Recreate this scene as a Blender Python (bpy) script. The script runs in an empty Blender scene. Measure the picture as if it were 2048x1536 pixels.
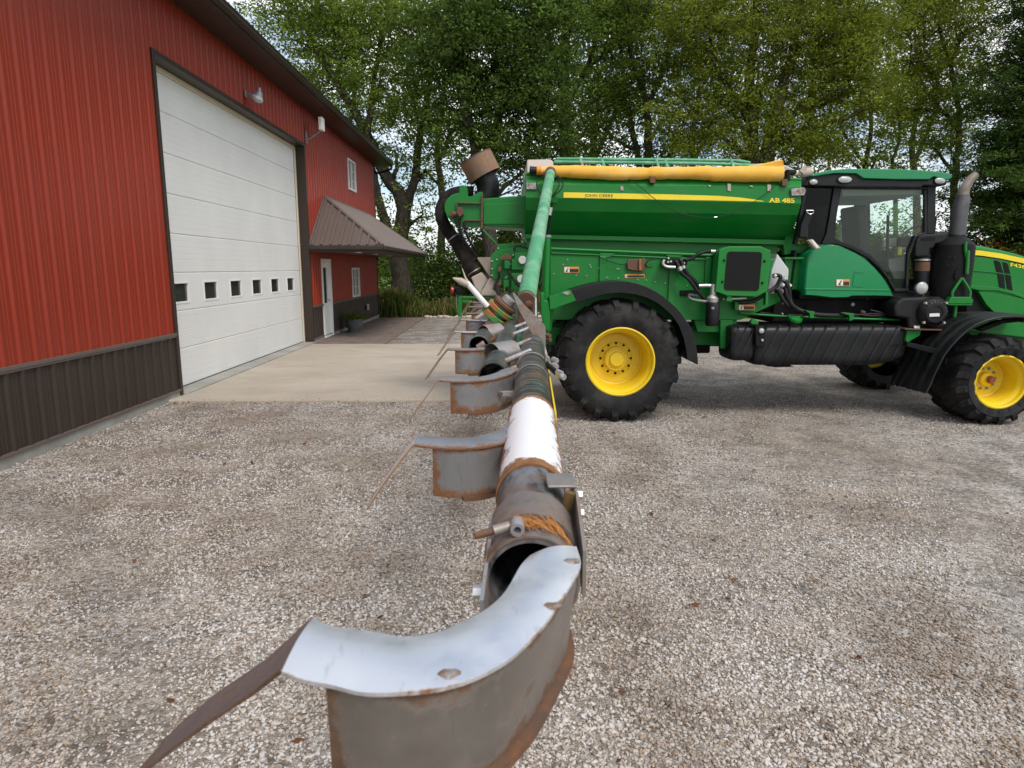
import bpy, bmesh, math, random
import numpy as np
from mathutils import Vector, Matrix
R = math.radians
random.seed(7)
rng = np.random.default_rng(11)
scene = bpy.context.scene
col = scene.collection

# ------------------------------------------------------------------ camera, sky, sun, exposure
FPX = 1340.0                                   # focal length in pixels of the 2048 px wide photograph
PITCH = math.atan(232 / FPX)
YAW = math.atan(21 / (FPX / math.cos(PITCH)))
CAMH = 1.89
cam_data = bpy.data.cameras.new('camera')
cam_data.sensor_width = 36.0
cam_data.lens = FPX / 2048 * 36.0
cam_data.clip_start = 0.05
cam_data.clip_end = 3000
cam_data.dof.use_dof = True
cam_data.dof.focus_distance = 5.0
cam_data.dof.aperture_fstop = 13.0
cam = bpy.data.objects.new('camera', cam_data)
col.objects.link(cam)
cam.location = (0, 0, CAMH)
cam.rotation_euler = (math.pi / 2 - PITCH, 0, -YAW)
scene.camera = cam

SUN_EL, SUN_AZ = 52.0, 150.0                   # azimuth clockwise from +Y: behind the camera, to the right
world = bpy.data.worlds.new('World')
scene.world = world
world.use_nodes = True
nt = world.node_tree
nt.nodes.clear()
wo = nt.nodes.new('ShaderNodeOutputWorld')
bg = nt.nodes.new('ShaderNodeBackground')
bg.inputs['Strength'].default_value = 0.12
sky = nt.nodes.new('ShaderNodeTexSky')
sky.sky_type = 'NISHITA'
sky.sun_disc = False
sky.sun_elevation = R(SUN_EL)
sky.sun_rotation = R(SUN_AZ)
sky.air_density = 1.0
sky.dust_density = 1.5
tc = nt.nodes.new('ShaderNodeTexCoord')
mp = nt.nodes.new('ShaderNodeMapping')
mp.inputs['Scale'].default_value = (1.0, 1.0, 2.2)
cn = nt.nodes.new('ShaderNodeTexNoise')
cn.inputs['Scale'].default_value = 3.2
cn.inputs['Detail'].default_value = 6
cn.inputs['Roughness'].default_value = 0.55
cr = nt.nodes.new('ShaderNodeValToRGB')
cr.color_ramp.elements[0].position = 0.40
cr.color_ramp.elements[1].position = 0.58
cr.color_ramp.elements[0].color = (0.06, 0.06, 0.06, 1)
mixc = nt.nodes.new('ShaderNodeMix')
mixc.data_type = 'RGBA'
mixc.inputs[7].default_value = (8.2, 8.3, 8.5, 1)   # cloud, before the background strength
L = nt.links.new
L(tc.outputs['Generated'], mp.inputs['Vector'])
L(mp.outputs['Vector'], cn.inputs['Vector'])
L(cn.outputs['Fac'], cr.inputs['Fac'])
L(cr.outputs['Color'], mixc.inputs[0])
L(sky.outputs['Color'], mixc.inputs[6])
L(mixc.outputs[2], bg.inputs['Color'])
L(bg.outputs[0], wo.inputs['Surface'])

sun_d = bpy.data.lights.new('sun', 'SUN')
sun_d.energy = 1.5
sun_d.angle = R(20)
sun_d.color = (1.0, 0.95, 0.88)
sun = bpy.data.objects.new('sun', sun_d)
col.objects.link(sun)
sun.location = (10, -15, 30)
sdir = Vector((math.sin(R(SUN_AZ)) * math.cos(R(SUN_EL)), math.cos(R(SUN_AZ)) * math.cos(R(SUN_EL)), math.sin(R(SUN_EL))))
sun.rotation_euler = sdir.to_track_quat('Z', 'Y').to_euler()

scene.view_settings.view_transform = 'Standard'
scene.view_settings.look = 'None'
scene.view_settings.gamma = 1
scene.view_settings.use_curve_mapping = False
scene.view_settings.exposure = 0.52

# ------------------------------------------------------------------ photo pixel -> point on a plane that the thing touches
cp, sp, cy_, sy_ = math.cos(PITCH), math.sin(PITCH), math.cos(YAW), math.sin(YAW)
CAM = np.array([0, 0, CAMH])
def ray(u, v):
    a = (u - 1024) / FPX; b = -(v - 768) / FPX
    y = cp + b * sp; z = -sp + b * cp
    return np.array([a * cy_ + y * sy_, -a * sy_ + y * cy_, z])
def onZ(u, v, z=0.0):
    d = ray(u, v); return CAM + d * ((z - CAMH) / d[2])
def onY(u, v, y):
    d = ray(u, v); return CAM + d * (y / d[1])
def onX(u, v, x):
    d = ray(u, v); return CAM + d * (x / d[0])

# ------------------------------------------------------------------ materials
MATS = {}
def newmat(name):
    m = bpy.data.materials.new(name); m.use_nodes = True
    n = m.node_tree; b = n.nodes['Principled BSDF']
    MATS[name] = m
    return m, n, b
def node(n, t, **kw):
    x = n.nodes.new(t)
    for k, v in kw.items(): setattr(x, k, v)
    return x
def ramp(n, stops):
    r = n.nodes.new('ShaderNodeValToRGB')
    e = r.color_ramp.elements
    while len(e) < len(stops): e.new(0.5)
    for i, (p, c) in enumerate(stops):
        e[i].position = p
        e[i].color = (c[0], c[1], c[2], 1) if isinstance(c, (tuple, list)) else (c, c, c, 1)
    return r
def noise(n, scale, detail=4, rough=0.55, vec=None, dist=0.0):
    t = n.nodes.new('ShaderNodeTexNoise')
    t.inputs['Scale'].default_value = scale; t.inputs['Detail'].default_value = detail
    t.inputs['Roughness'].default_value = rough; t.inputs['Distortion'].default_value = dist
    if vec is not None: n.links.new(vec, t.inputs['Vector'])
    return t
def mixrgb(n, fac, a, b, mode='MIX'):
    x = n.nodes.new('ShaderNodeMix'); x.data_type = 'RGBA'; x.blend_type = mode
    for s, v in ((0, fac), (6, a), (7, b)):
        if hasattr(v, 'is_output'): n.links.new(v, x.inputs[s])
        elif s == 0: x.inputs[0].default_value = v
        else: x.inputs[s].default_value = (v[0], v[1], v[2], 1)
    return x.outputs[2]
def mapped(n, scale=(1, 1, 1), coord='Object', rot=(0, 0, 0)):
    t = n.nodes.new('ShaderNodeTexCoord'); m = n.nodes.new('ShaderNodeMapping')
    m.inputs['Scale'].default_value = scale; m.inputs['Rotation'].default_value = rot
    n.links.new(t.outputs[coord], m.inputs['Vector'])
    return m.outputs['Vector']
def geo_pos(n):
    return n.nodes.new('ShaderNodeNewGeometry').outputs['Position']
def bump(n, b, height, strength=0.3, dist=0.01):
    x = n.nodes.new('ShaderNodeBump')
    x.inputs['Strength'].default_value = strength; x.inputs['Distance'].default_value = dist
    n.links.new(height, x.inputs['Height']); n.links.new(x.outputs[0], b.inputs['Normal'])
def setp(b, rough=0.5, metal=0.0, spec=0.5, coat=0.0):
    b.inputs['Roughness'].default_value = rough; b.inputs['Metallic'].default_value = metal
    b.inputs['Specular IOR Level'].default_value = spec; b.inputs['Coat Weight'].default_value = coat
    b.inputs['Coat Roughness'].default_value = 0.08

def mat_paint(name, c, rough=0.4, dirt=(0.28, 0.24, 0.18), amount=0.35, scale=2.5, metal=0.0, coat=0.0, bumps=0.0, spec=0.5):
    """paint with uneven dust, fine scuffs and a little colour drift"""
    m, n, b = newmat(name); setp(b, rough, metal, spec, coat)
    p = geo_pos(n)
    n1 = noise(n, scale, 6, 0.65, p); n2 = noise(n, scale * 14, 4, 0.6, p)
    r1 = ramp(n, [(0.45, 0.0), (0.78, amount)]); n.links.new(n1.outputs['Fac'], r1.inputs['Fac'])
    r2 = ramp(n, [(0.60, 0.0), (0.78, amount * 0.8)]); n.links.new(n2.outputs['Fac'], r2.inputs['Fac'])
    drift = mixrgb(n, n1.outputs['Fac'], [x * 0.86 for x in c], [min(1, x * 1.12) for x in c])
    c1 = mixrgb(n, r1.outputs['Color'], drift, dirt)
    c2 = mixrgb(n, r2.outputs['Color'], c1, dirt)
    n.links.new(c2, b.inputs['Base Color'])
    rr = ramp(n, [(0.3, max(0.05, rough - 0.08)), (0.75, min(1, rough + 0.22))]); n.links.new(n1.outputs['Fac'], rr.inputs['Fac'])
    n.links.new(rr.outputs['Color'], b.inputs['Roughness'])
    if bumps: bump(n, b, n2.outputs['Fac'], bumps, 0.004)
    return m
def mat_rust(name, steel=(0.42, 0.42, 0.43), rust=(0.17, 0.08, 0.04), lo=0.45, hi=0.62, scale=9.0, metal=0.75, rough=0.42, stretch=(1, 1, 1)):
    m, n, b = newmat(name); setp(b, rough, metal, 0.5)
    t = n.nodes.new('ShaderNodeMapping'); t.inputs['Scale'].default_value = stretch
    n.links.new(geo_pos(n), t.inputs['Vector'])
    n1 = noise(n, scale, 7, 0.68, t.outputs['Vector']); n2 = noise(n, scale * 5, 5, 0.6, t.outputs['Vector'])
    mm = n.nodes.new('ShaderNodeMath'); mm.operation = 'ADD'
    m2 = n.nodes.new('ShaderNodeMath'); m2.operation = 'MULTIPLY'; m2.inputs[1].default_value = 0.35
    n.links.new(n2.outputs['Fac'], m2.inputs[0]); n.links.new(n1.outputs['Fac'], mm.inputs[0]); n.links.new(m2.outputs[0], mm.inputs[1])
    f = ramp(n, [(lo + 0.17, 0.0), (hi + 0.17, 1.0)]); n.links.new(mm.outputs[0], f.inputs['Fac'])
    rc = mixrgb(n, n2.outputs['Fac'], [x * 0.5 for x in rust], [min(1, x * 1.5) for x in rust])
    st = mixrgb(n, n1.outputs['Fac'], [x * 0.75 for x in steel], [min(1, x * 1.2) for x in steel])
    n.links.new(mixrgb(n, f.outputs['Color'], st, rc), b.inputs['Base Color'])
    mr = ramp(n, [(0, metal), (1, 0.0)]); n.links.new(f.outputs['Color'], mr.inputs['Fac']); n.links.new(mr.outputs['Color'], b.inputs['Metallic'])
    ro = ramp(n, [(0, rough), (1, 0.85)]); n.links.new(f.outputs['Color'], ro.inputs['Fac']); n.links.new(ro.outputs['Color'], b.inputs['Roughness'])
    bump(n, b, n2.outputs['Fac'], 0.25, 0.002)
    return m

def mat_edge(name, steel, rust, metal, rough, reach=0.05, spots=0.72, dull=0.5):
    """sheet steel that rusts from its edges inwards ('edge' = metres to the nearest edge), with scratches and smears"""
    m, n, b = newmat(name); setp(b, rough, metal, 0.5)
    g = geo_pos(n)
    at = node(n, 'ShaderNodeAttribute', attribute_name='edge')
    n1 = noise(n, 28, 7, 0.68, g); n2 = noise(n, 110, 5, 0.65, g); n3 = noise(n, 7, 5, 0.6, g)
    t = n.nodes.new('ShaderNodeMapping'); t.inputs['Scale'].default_value = (90, 18, 12); t.inputs['Rotation'].default_value = (0.2, 0.5, 0.7); n.links.new(g, t.inputs['Vector'])
    n4 = noise(n, 1.6, 4, 0.6, t.outputs['Vector'])
    ad = node(n, 'ShaderNodeMath', operation='MULTIPLY_ADD'); ad.inputs[1].default_value = 0.45; n.links.new(n2.outputs['Fac'], ad.inputs[0]); n.links.new(n1.outputs['Fac'], ad.inputs[2])
    big = node(n, 'ShaderNodeMath', operation='MULTIPLY_ADD'); big.inputs[1].default_value = 0.55; n.links.new(n3.outputs['Fac'], big.inputs[0]); n.links.new(ad.outputs[0], big.inputs[2])
    sub = node(n, 'ShaderNodeMath', operation='MULTIPLY_ADD'); sub.inputs[1].default_value = -1.0 / reach; n.links.new(at.outputs['Fac'], sub.inputs[0])
    mul = node(n, 'ShaderNodeMath', operation='MULTIPLY'); mul.inputs[1].default_value = 1.0; n.links.new(big.outputs[0], mul.inputs[0]); n.links.new(mul.outputs[0], sub.inputs[2])
    f = ramp(n, [(0.60, 0.0), (0.86, 1.0)]); n.links.new(sub.outputs[0], f.inputs['Fac'])
    sp2 = ramp(n, [(spots, 0.0), (spots + 0.08, 0.8)]); n.links.new(n1.outputs['Fac'], sp2.inputs['Fac'])
    mx = node(n, 'ShaderNodeMath', operation='MAXIMUM'); n.links.new(f.outputs['Color'], mx.inputs[0]); n.links.new(sp2.outputs['Color'], mx.inputs[1])
    st = mixrgb(n, n3.outputs['Fac'], [x * dull for x in steel], [min(1, x * 1.15) for x in steel])
    sc2 = ramp(n, [(0.60, 0.0), (0.72, 0.30)]); n.links.new(n4.outputs['Fac'], sc2.inputs['Fac'])
    st = mixrgb(n, sc2.outputs['Color'], st, [x * 0.35 for x in steel])
    ru = mixrgb(n, n2.outputs['Fac'], [x * 0.35 for x in rust], [min(1, x * 1.7) for x in rust])
    n.links.new(mixrgb(n, mx.outputs[0], st, ru), b.inputs['Base Color'])
    mr = ramp(n, [(0, metal), (1, 0.0)]); n.links.new(mx.outputs[0], mr.inputs['Fac']); n.links.new(mr.outputs['Color'], b.inputs['Metallic'])
    r0 = ramp(n, [(0.3, rough - 0.06), (0.7, rough + 0.12)]); n.links.new(n1.outputs['Fac'], r0.inputs['Fac'])
    ro = mixrgb(n, mx.outputs[0], r0.outputs['Color'], (0.85, 0.85, 0.85)); n.links.new(ro, b.inputs['Roughness'])
    bump(n, b, ad.outputs[0], 0.22, 0.0015)
    return m
PLATE = mat_edge('stainless_top_plate', (0.84, 0.86, 0.91), (0.20, 0.095, 0.045), 0.92, 0.34, 0.011, 0.75, 0.9)
PLATED = mat_edge('dull_top_plate', (0.40, 0.41, 0.43), (0.17, 0.085, 0.045), 0.8, 0.45, 0.040, 0.62, 0.6)
WALLN = mat_edge('near_deflector_wall', (0.42, 0.385, 0.35), (0.13, 0.072, 0.042), 0.8, 0.34, 0.050, 0.55, 0.28)
WALLR = mat_edge('rusty_deflector_wall', (0.34, 0.34, 0.35), (0.21, 0.095, 0.04), 0.6, 0.5, 0.060, 0.56, 0.7)
FLAPL = mat_edge('pale_flap', (0.62, 0.58, 0.53), (0.24, 0.14, 0.08), 0.3, 0.5, 0.012, 0.66, 0.7)
FLAPM = mat_edge('brown_flap', (0.26, 0.23, 0.22), (0.13, 0.075, 0.05), 0.5, 0.5, 0.030, 0.50, 0.5)
GREEN = mat_paint('green_paint', (0.005, 0.180, 0.024), 0.34, (0.06, 0.15, 0.045), 0.32, 2.0, spec=0.35)
GREENW = mat_paint('weathered_green_paint', (0.055, 0.30, 0.13), 0.5, (0.42, 0.52, 0.42), 0.75, 4.0)
TEAL = mat_paint('lit_green_panel', (0.004, 0.205, 0.066), 0.22, (0.03, 0.2, 0.08), 0.12, 1.5, coat=0.3, spec=0.4)  # the green paint again, its bluer lit look put into the base colour
YELLOW = mat_paint('yellow_paint', (0.80, 0.57, 0.012), 0.40, (0.35, 0.25, 0.08), 0.30, 5.0)
YDECAL = mat_paint('yellow_decal', (0.86, 0.66, 0.02), 0.35, (0.6, 0.5, 0.1), 0.15, 6.0)
TARP = mat_paint('yellow_tarp', (0.78, 0.42, 0.05), 0.75, (0.78, 0.55, 0.21), 0.95, 2.2, bumps=0.3)
BLACKP = mat_paint('black_plastic', (0.007, 0.0075, 0.0085), 0.42, (0.035, 0.034, 0.032), 0.35, 5.0, spec=0.32)
BLACKM = mat_paint('matte_black', (0.005, 0.005, 0.0055), 0.6, (0.028, 0.025, 0.022), 0.35, 6.0, spec=0.22)
RUBBER = mat_paint('tyre_rubber', (0.010, 0.0103, 0.0112), 0.70, (0.070, 0.066, 0.059), 0.75, 4.0, bumps=0.3, spec=0.28)
DUCT = mat_paint('dusty_duct_rubber', (0.010, 0.0095, 0.009), 0.8, (0.075, 0.06, 0.048), 0.8, 5.0, spec=0.15, bumps=0.4)
HOSE = mat_paint('hose_rubber', (0.007, 0.007, 0.0075), 0.5, (0.05, 0.045, 0.04), 0.35, 9.0, spec=0.3)
DARKSTEEL = mat_paint('dark_exhaust_steel', (0.10, 0.10, 0.108), 0.5, (0.05, 0.045, 0.04), 0.6, 8.0, metal=0.4)
STACKTIP = mat_paint('weathered_tip', (0.24, 0.20, 0.17), 0.55, (0.12, 0.09, 0.07), 0.7, 9.0, metal=0.5)
GREYP = mat_paint('grey_metal', (0.30, 0.30, 0.31), 0.45, (0.2, 0.16, 0.12), 0.5, 7.0, metal=0.4)
SILVER = mat_paint('silver_fitting', (0.62, 0.62, 0.62), 0.32, (0.25, 0.2, 0.15), 0.6, 20.0, metal=0.8)
TANK = mat_paint('silver_reservoir', (0.58, 0.58, 0.59), 0.4, (0.35, 0.32, 0.28), 0.4, 6.0, metal=0.3)
STEEL = mat_rust('stainless_plate', (0.83, 0.85, 0.90), (0.25, 0.10, 0.04), 0.60, 0.72, 11.0, metal=0.92, rough=0.36)
STEELG = mat_rust('dull_steel_wall', (0.36, 0.34, 0.32), (0.16, 0.085, 0.045), 0.46, 0.74, 7.0, metal=0.75, rough=0.42)
RUSTY = mat_rust('rusty_steel', (0.42, 0.42, 0.43), (0.185, 0.085, 0.042), 0.44, 0.66, 13.0, metal=0.6, rough=0.5)
RUST = mat_rust('heavy_rust', (0.10, 0.075, 0.06), (0.15, 0.066, 0.03), 0.30, 0.62, 14.0, metal=0.2, rough=0.7)
GREENRUST = mat_rust('rusted_green_flange', (0.03, 0.26, 0.06), (0.30, 0.12, 0.03), 0.44, 0.53, 16.0, metal=0.0, rough=0.55)
WHITEW = mat_paint('worn_white_paint', (0.80, 0.79, 0.78), 0.45, (0.35, 0.26, 0.18), 0.5, 6.0)
TAN = mat_paint('dusty_tan_metal', (0.46, 0.40, 0.34), 0.6, (0.30, 0.22, 0.15), 0.6, 4.0)
LENS = mat_paint('lamp_lens', (0.42, 0.43, 0.42), 0.2, (0.25, 0.25, 0.25), 0.5, 25.0, coat=0.4)
ORANGE = mat_paint('orange_decal', (0.75, 0.25, 0.05), 0.5, (0.4, 0.3, 0.2), 0.3, 30.0)
WHITED = mat_paint('white_decal', (0.75, 0.74, 0.70), 0.5, (0.5, 0.45, 0.4), 0.3, 30.0)
BLACKD = mat_paint('black_decal', (0.02, 0.02, 0.02), 0.5, (0.08, 0.08, 0.08), 0.3, 30.0)
REDL = mat_paint('red_reflector', (0.45, 0.03, 0.02), 0.3, (0.2, 0.05, 0.03), 0.3, 30.0)
SEAT = mat_paint('seat_fabric', (0.07, 0.06, 0.05), 0.85, (0.12, 0.1, 0.08), 0.3, 8.0)
BEIGE = mat_paint('cab_trim', (0.30, 0.29, 0.26), 0.7, (0.2, 0.19, 0.17), 0.3, 8.0)
BROWNDRUM = mat_rust('brown_drum', (0.17, 0.125, 0.09), (0.24, 0.13, 0.07), 0.35, 0.62, 5.0, metal=0.1, rough=0.7)

def mat_core():
    m, n, b = newmat('cooler_core'); setp(b, 0.6, 0.0, 0.2)
    w = n.nodes.new('ShaderNodeTexWave'); w.bands_direction = 'X'; w.inputs['Scale'].default_value = 30
    n.links.new(geo_pos(n), w.inputs['Vector'])
    n.links.new(mixrgb(n, w.outputs['Fac'], (0.003, 0.003, 0.0035), (0.016, 0.016, 0.017)), b.inputs['Base Color'])
    bump(n, b, w.outputs['Fac'], 0.6, 0.004)
    return m
CORE = mat_core()
def mat_glass(name, tint, gloss=0.0, k=0.6):
    m, n, b = newmat(name); n.nodes.remove(b)
    o = n.nodes['Material Output']
    tr = node(n, 'ShaderNodeBsdfTransparent'); tr.inputs['Color'].default_value = (*tint, 1)
    gl = node(n, 'ShaderNodeBsdfGlossy'); gl.inputs['Roughness'].default_value = 0.01; gl.inputs['Color'].default_value = (0.95, 1.0, 0.98, 1)
    fr = node(n, 'ShaderNodeFresnel'); fr.inputs['IOR'].default_value = 1.52
    ad = node(n, 'ShaderNodeMath', operation='MULTIPLY_ADD'); ad.inputs[1].default_value = k; ad.inputs[2].default_value = gloss
    mx = node(n, 'ShaderNodeMixShader')
    n.links.new(fr.outputs[0], ad.inputs[0]); n.links.new(ad.outputs[0], mx.inputs[0])
    n.links.new(tr.outputs[0], mx.inputs[1]); n.links.new(gl.outputs[0], mx.inputs[2]); n.links.new(mx.outputs[0], o.inputs['Surface'])
    return m
CABGLASS = mat_glass('tinted_cab_glass', (0.92, 0.97, 0.955), 0.0, 0.42)
def mat_pane():
    m, n, b = newmat('dark_window_glass'); setp(b, 0.05, 0.0, 0.6)
    n1 = noise(n, 3.0, 3, 0.5, geo_pos(n))
    n.links.new(mixrgb(n, n1.outputs['Fac'], (0.012, 0.014, 0.015), (0.05, 0.055, 0.055)), b.inputs['Base Color'])
    return m
PANE = mat_pane()

def mat_siding(name, c, rough, streak=0.25):
    """coated sheet metal with faint vertical run-off streaks and dust"""
    m, n, b = newmat(name); setp(b, rough, 0.0, 0.28)
    t = n.nodes.new('ShaderNodeMapping'); t.inputs['Scale'].default_value = (1, 1.3, 0.5)
    g = geo_pos(n); n.links.new(g, t.inputs['Vector'])
    n1 = noise(n, 1.1, 6, 0.55, t.outputs['Vector']); n2 = noise(n, 0.7, 5, 0.6, g)
    r1 = ramp(n, [(0.42, 0.0), (0.8, streak)]); n.links.new(n1.outputs['Fac'], r1.inputs['Fac'])
    base = mixrgb(n, n2.outputs['Fac'], [x * 0.88 for x in c], [min(1, x * 1.1) for x in c])
    n.links.new(mixrgb(n, r1.outputs['Color'], base, [min(1, x * 0.7 + 0.05) for x in c]), b.inputs['Base Color'])
    return m
REDSIDE = mat_siding('red_metal_siding', (0.275, 0.032, 0.0135), 0.32, 0.15)
BROWN = mat_siding('brown_metal_trim', (0.040, 0.028, 0.021), 0.42)
BROWNROOF = mat_siding('brown_metal_roof', (0.14, 0.105, 0.092), 0.38)
DOORWHITE = mat_siding('white_door_panel', (0.76, 0.755, 0.72), 0.5, 0.2)
TRIMWHITE = mat_siding('white_trim', (0.80, 0.79, 0.76), 0.45, 0.15)
CREAM = mat_siding('cream_weather_strip', (0.62, 0.55, 0.42), 0.6, 0.3)

def mat_concrete(name, a, c, scale=1.2, crack=True):
    m, n, b = newmat(name); setp(b, 0.85, 0.0, 0.3)
    g = geo_pos(n)
    t = n.nodes.new('ShaderNodeMapping'); t.inputs['Scale'].default_value = (0.8, 1.3, 1); n.links.new(g, t.inputs['Vector'])
    n1 = noise(n, scale, 9, 0.68, t.outputs['Vector']); n2 = noise(n, 26, 6, 0.7, g); n3 = noise(n, 240, 2, 0.5, g)
    r = ramp(n, [(0.33, a), (0.68, c)]); n.links.new(n1.outputs['Fac'], r.inputs['Fac'])
    r2 = ramp(n, [(0.54, 0.0), (0.70, 0.6)]); n.links.new(n2.outputs['Fac'], r2.inputs['Fac'])
    c2 = mixrgb(n, r2.outputs['Color'], r.outputs['Color'], [x * 0.62 for x in a])
    n.links.new(mixrgb(n, 0.18, c2, n3.outputs['Fac'], 'OVERLAY'), b.inputs['Base Color'])
    bump(n, b, n2.outputs['Fac'], 0.2, 0.004)
    return m
APRON = mat_concrete('tan_concrete', (0.37, 0.315, 0.25), (0.49, 0.43, 0.355), 0.7)
FOUND = mat_concrete('grey_concrete', (0.26, 0.25, 0.22), (0.40, 0.385, 0.35))
PAVER = mat_concrete('brown_paver', (0.15, 0.115, 0.095), (0.25, 0.20, 0.175), 2.5)

def mat_gravel():
    m, n, b = newmat('gravel_ground'); setp(b, 0.95, 0.0, 0.2)
    g = geo_pos(n)
    v = n.nodes.new('ShaderNodeTexVoronoi'); v.inputs['Scale'].default_value = 42; n.links.new(g, v.inputs['Vector'])
    v2 = n.nodes.new('ShaderNodeTexVoronoi'); v2.inputs['Scale'].default_value = 95; n.links.new(g, v2.inputs['Vector'])
    big = noise(n, 0.45, 6, 0.6, g); mid = noise(n, 2.3, 6, 0.65, g)
    hs = n.nodes.new('ShaderNodeSeparateColor'); n.links.new(v.outputs['Color'], hs.inputs[0])
    st = ramp(n, [(0.0, (0.17, 0.15, 0.125)), (0.35, (0.34, 0.31, 0.275)), (0.7, (0.47, 0.44, 0.405)), (1.0, (0.62, 0.60, 0.57))])
    n.links.new(hs.outputs[0], st.inputs['Fac'])
    gap = ramp(n, [(0.0, 1.0), (0.55, 0.0)]); n.links.new(v.outputs['Distance'], gap.inputs['Fac'])
    dirt = ramp(n, [(0.3, (0.20, 0.155, 0.11)), (0.7, (0.345, 0.285, 0.22))]); n.links.new(mid.outputs['Fac'], dirt.inputs['Fac'])
    dm = ramp(n, [(0.40, 0.15), (0.66, 0.75)]); n.links.new(big.outputs['Fac'], dm.inputs['Fac'])
    c = mixrgb(n, dm.outputs['Color'], st.outputs['Color'], dirt.outputs['Color'])
    mm = ramp(n, [(0.36, 0.62), (0.62, 1.0)]); n.links.new(mid.outputs['Fac'], mm.inputs['Fac'])
    n.links.new(mixrgb(n, 1.0, c, mm.outputs['Color'], 'MULTIPLY'), b.inputs['Base Color'])
    ad = n.nodes.new('ShaderNodeMath'); ad.operation = 'ADD'
    n.links.new(v.outputs['Distance'], ad.inputs[0]); n.links.new(v2.outputs['Distance'], ad.inputs[1])
    x = n.nodes.new('ShaderNodeBump'); x.invert = True; x.inputs['Strength'].default_value = 0.8; x.inputs['Distance'].default_value = 0.012
    n.links.new(ad.outputs[0], x.inputs['Height']); n.links.new(x.outputs[0], b.inputs['Normal'])
    return m
GRAVEL = mat_gravel()
def mat_stone():
    m, n, b = newmat('gravel_stone'); setp(b, 0.9, 0.0, 0.15)
    oi = n.nodes.new('ShaderNodeObjectInfo')
    r = ramp(n, [(0.0, (0.16, 0.145, 0.13)), (0.12, (0.36, 0.285, 0.215)), (0.30, (0.45, 0.40, 0.345)), (0.5, (0.50, 0.465, 0.425)), (0.75, (0.565, 0.54, 0.515)), (1.0, (0.61, 0.585, 0.56))])
    n.links.new(oi.outputs['Random'], r.inputs['Fac'])
    g = geo_pos(n); n1 = noise(n, 1.1, 5, 0.6, g); n2 = noise(n, 90, 3, 0.6, g)
    mm = ramp(n, [(0.36, (0.55, 0.48, 0.41)), (0.47, (0.84, 0.80, 0.75)), (0.62, (1.0, 1.0, 1.0))]); n.links.new(n1.outputs['Fac'], mm.inputs['Fac'])
    c = mixrgb(n, 1.0, r.outputs['Color'], mm.outputs['Color'], 'MULTIPLY')
    n.links.new(mixrgb(n, 0.25, c, n2.outputs['Fac'], 'OVERLAY'), b.inputs['Base Color'])
    bump(n, b, n2.outputs['Fac'], 0.3, 0.003)
    return m
STONE = mat_stone()
def mat_field():
    m, n, b = newmat('grass_field'); setp(b, 0.95, 0.0, 0.1)
    g = geo_pos(n); n1 = noise(n, 0.15, 6, 0.6, g); n2 = noise(n, 6, 5, 0.7, g)
    r = ramp(n, [(0.35, (0.07, 0.14, 0.03)), (0.65, (0.13, 0.22, 0.05))]); n.links.new(n1.outputs['Fac'], r.inputs['Fac'])
    n.links.new(mixrgb(n, 0.5, r.outputs['Color'], n2.outputs['Fac'], 'OVERLAY'), b.inputs['Base Color'])
    bump(n, b, n2.outputs['Fac'], 0.6, 0.05)
    return m
FIELD = mat_field()
def mat_leaf(name, trans=0.40, rough=0.5):
    m, n, b = newmat(name)
    o = n.nodes['Material Output']
    at = node(n, 'ShaderNodeAttribute', attribute_name='tint')
    n.links.new(at.outputs['Color'], b.inputs['Base Color']); setp(b, 0.6, 0.0, 0.12)
    tl = node(n, 'ShaderNodeBsdfTranslucent')
    hs = node(n, 'ShaderNodeHueSaturation'); hs.inputs['Value'].default_value = 1.5; hs.inputs['Hue'].default_value = 0.485
    n.links.new(at.outputs['Color'], hs.inputs['Color']); n.links.new(hs.outputs['Color'], tl.inputs['Color'])
    mx = node(n, 'ShaderNodeMixShader'); mx.inputs[0].default_value = trans
    n.links.new(b.outputs[0], mx.inputs[1]); n.links.new(tl.outputs[0], mx.inputs[2]); n.links.new(mx.outputs[0], o.inputs['Surface'])
    return m
LEAF = mat_leaf('leaf')
def mat_bark(name, a, c):
    m, n, b = newmat(name); setp(b, 0.9, 0.0, 0.2)
    t = n.nodes.new('ShaderNodeMapping'); t.inputs['Scale'].default_value = (7, 7, 1.3); n.links.new(geo_pos(n), t.inputs['Vector'])
    n1 = noise(n, 2.5, 7, 0.7, t.outputs['Vector'])
    r = ramp(n, [(0.35, a), (0.65, c)]); n.links.new(n1.outputs['Fac'], r.inputs['Fac']); n.links.new(r.outputs['Color'], b.inputs['Base Color'])
    bump(n, b, n1.outputs['Fac'], 0.9, 0.05)
    return m
BARK = mat_bark('grey_brown_bark', (0.022, 0.018, 0.014), (0.095, 0.078, 0.062))

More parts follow.
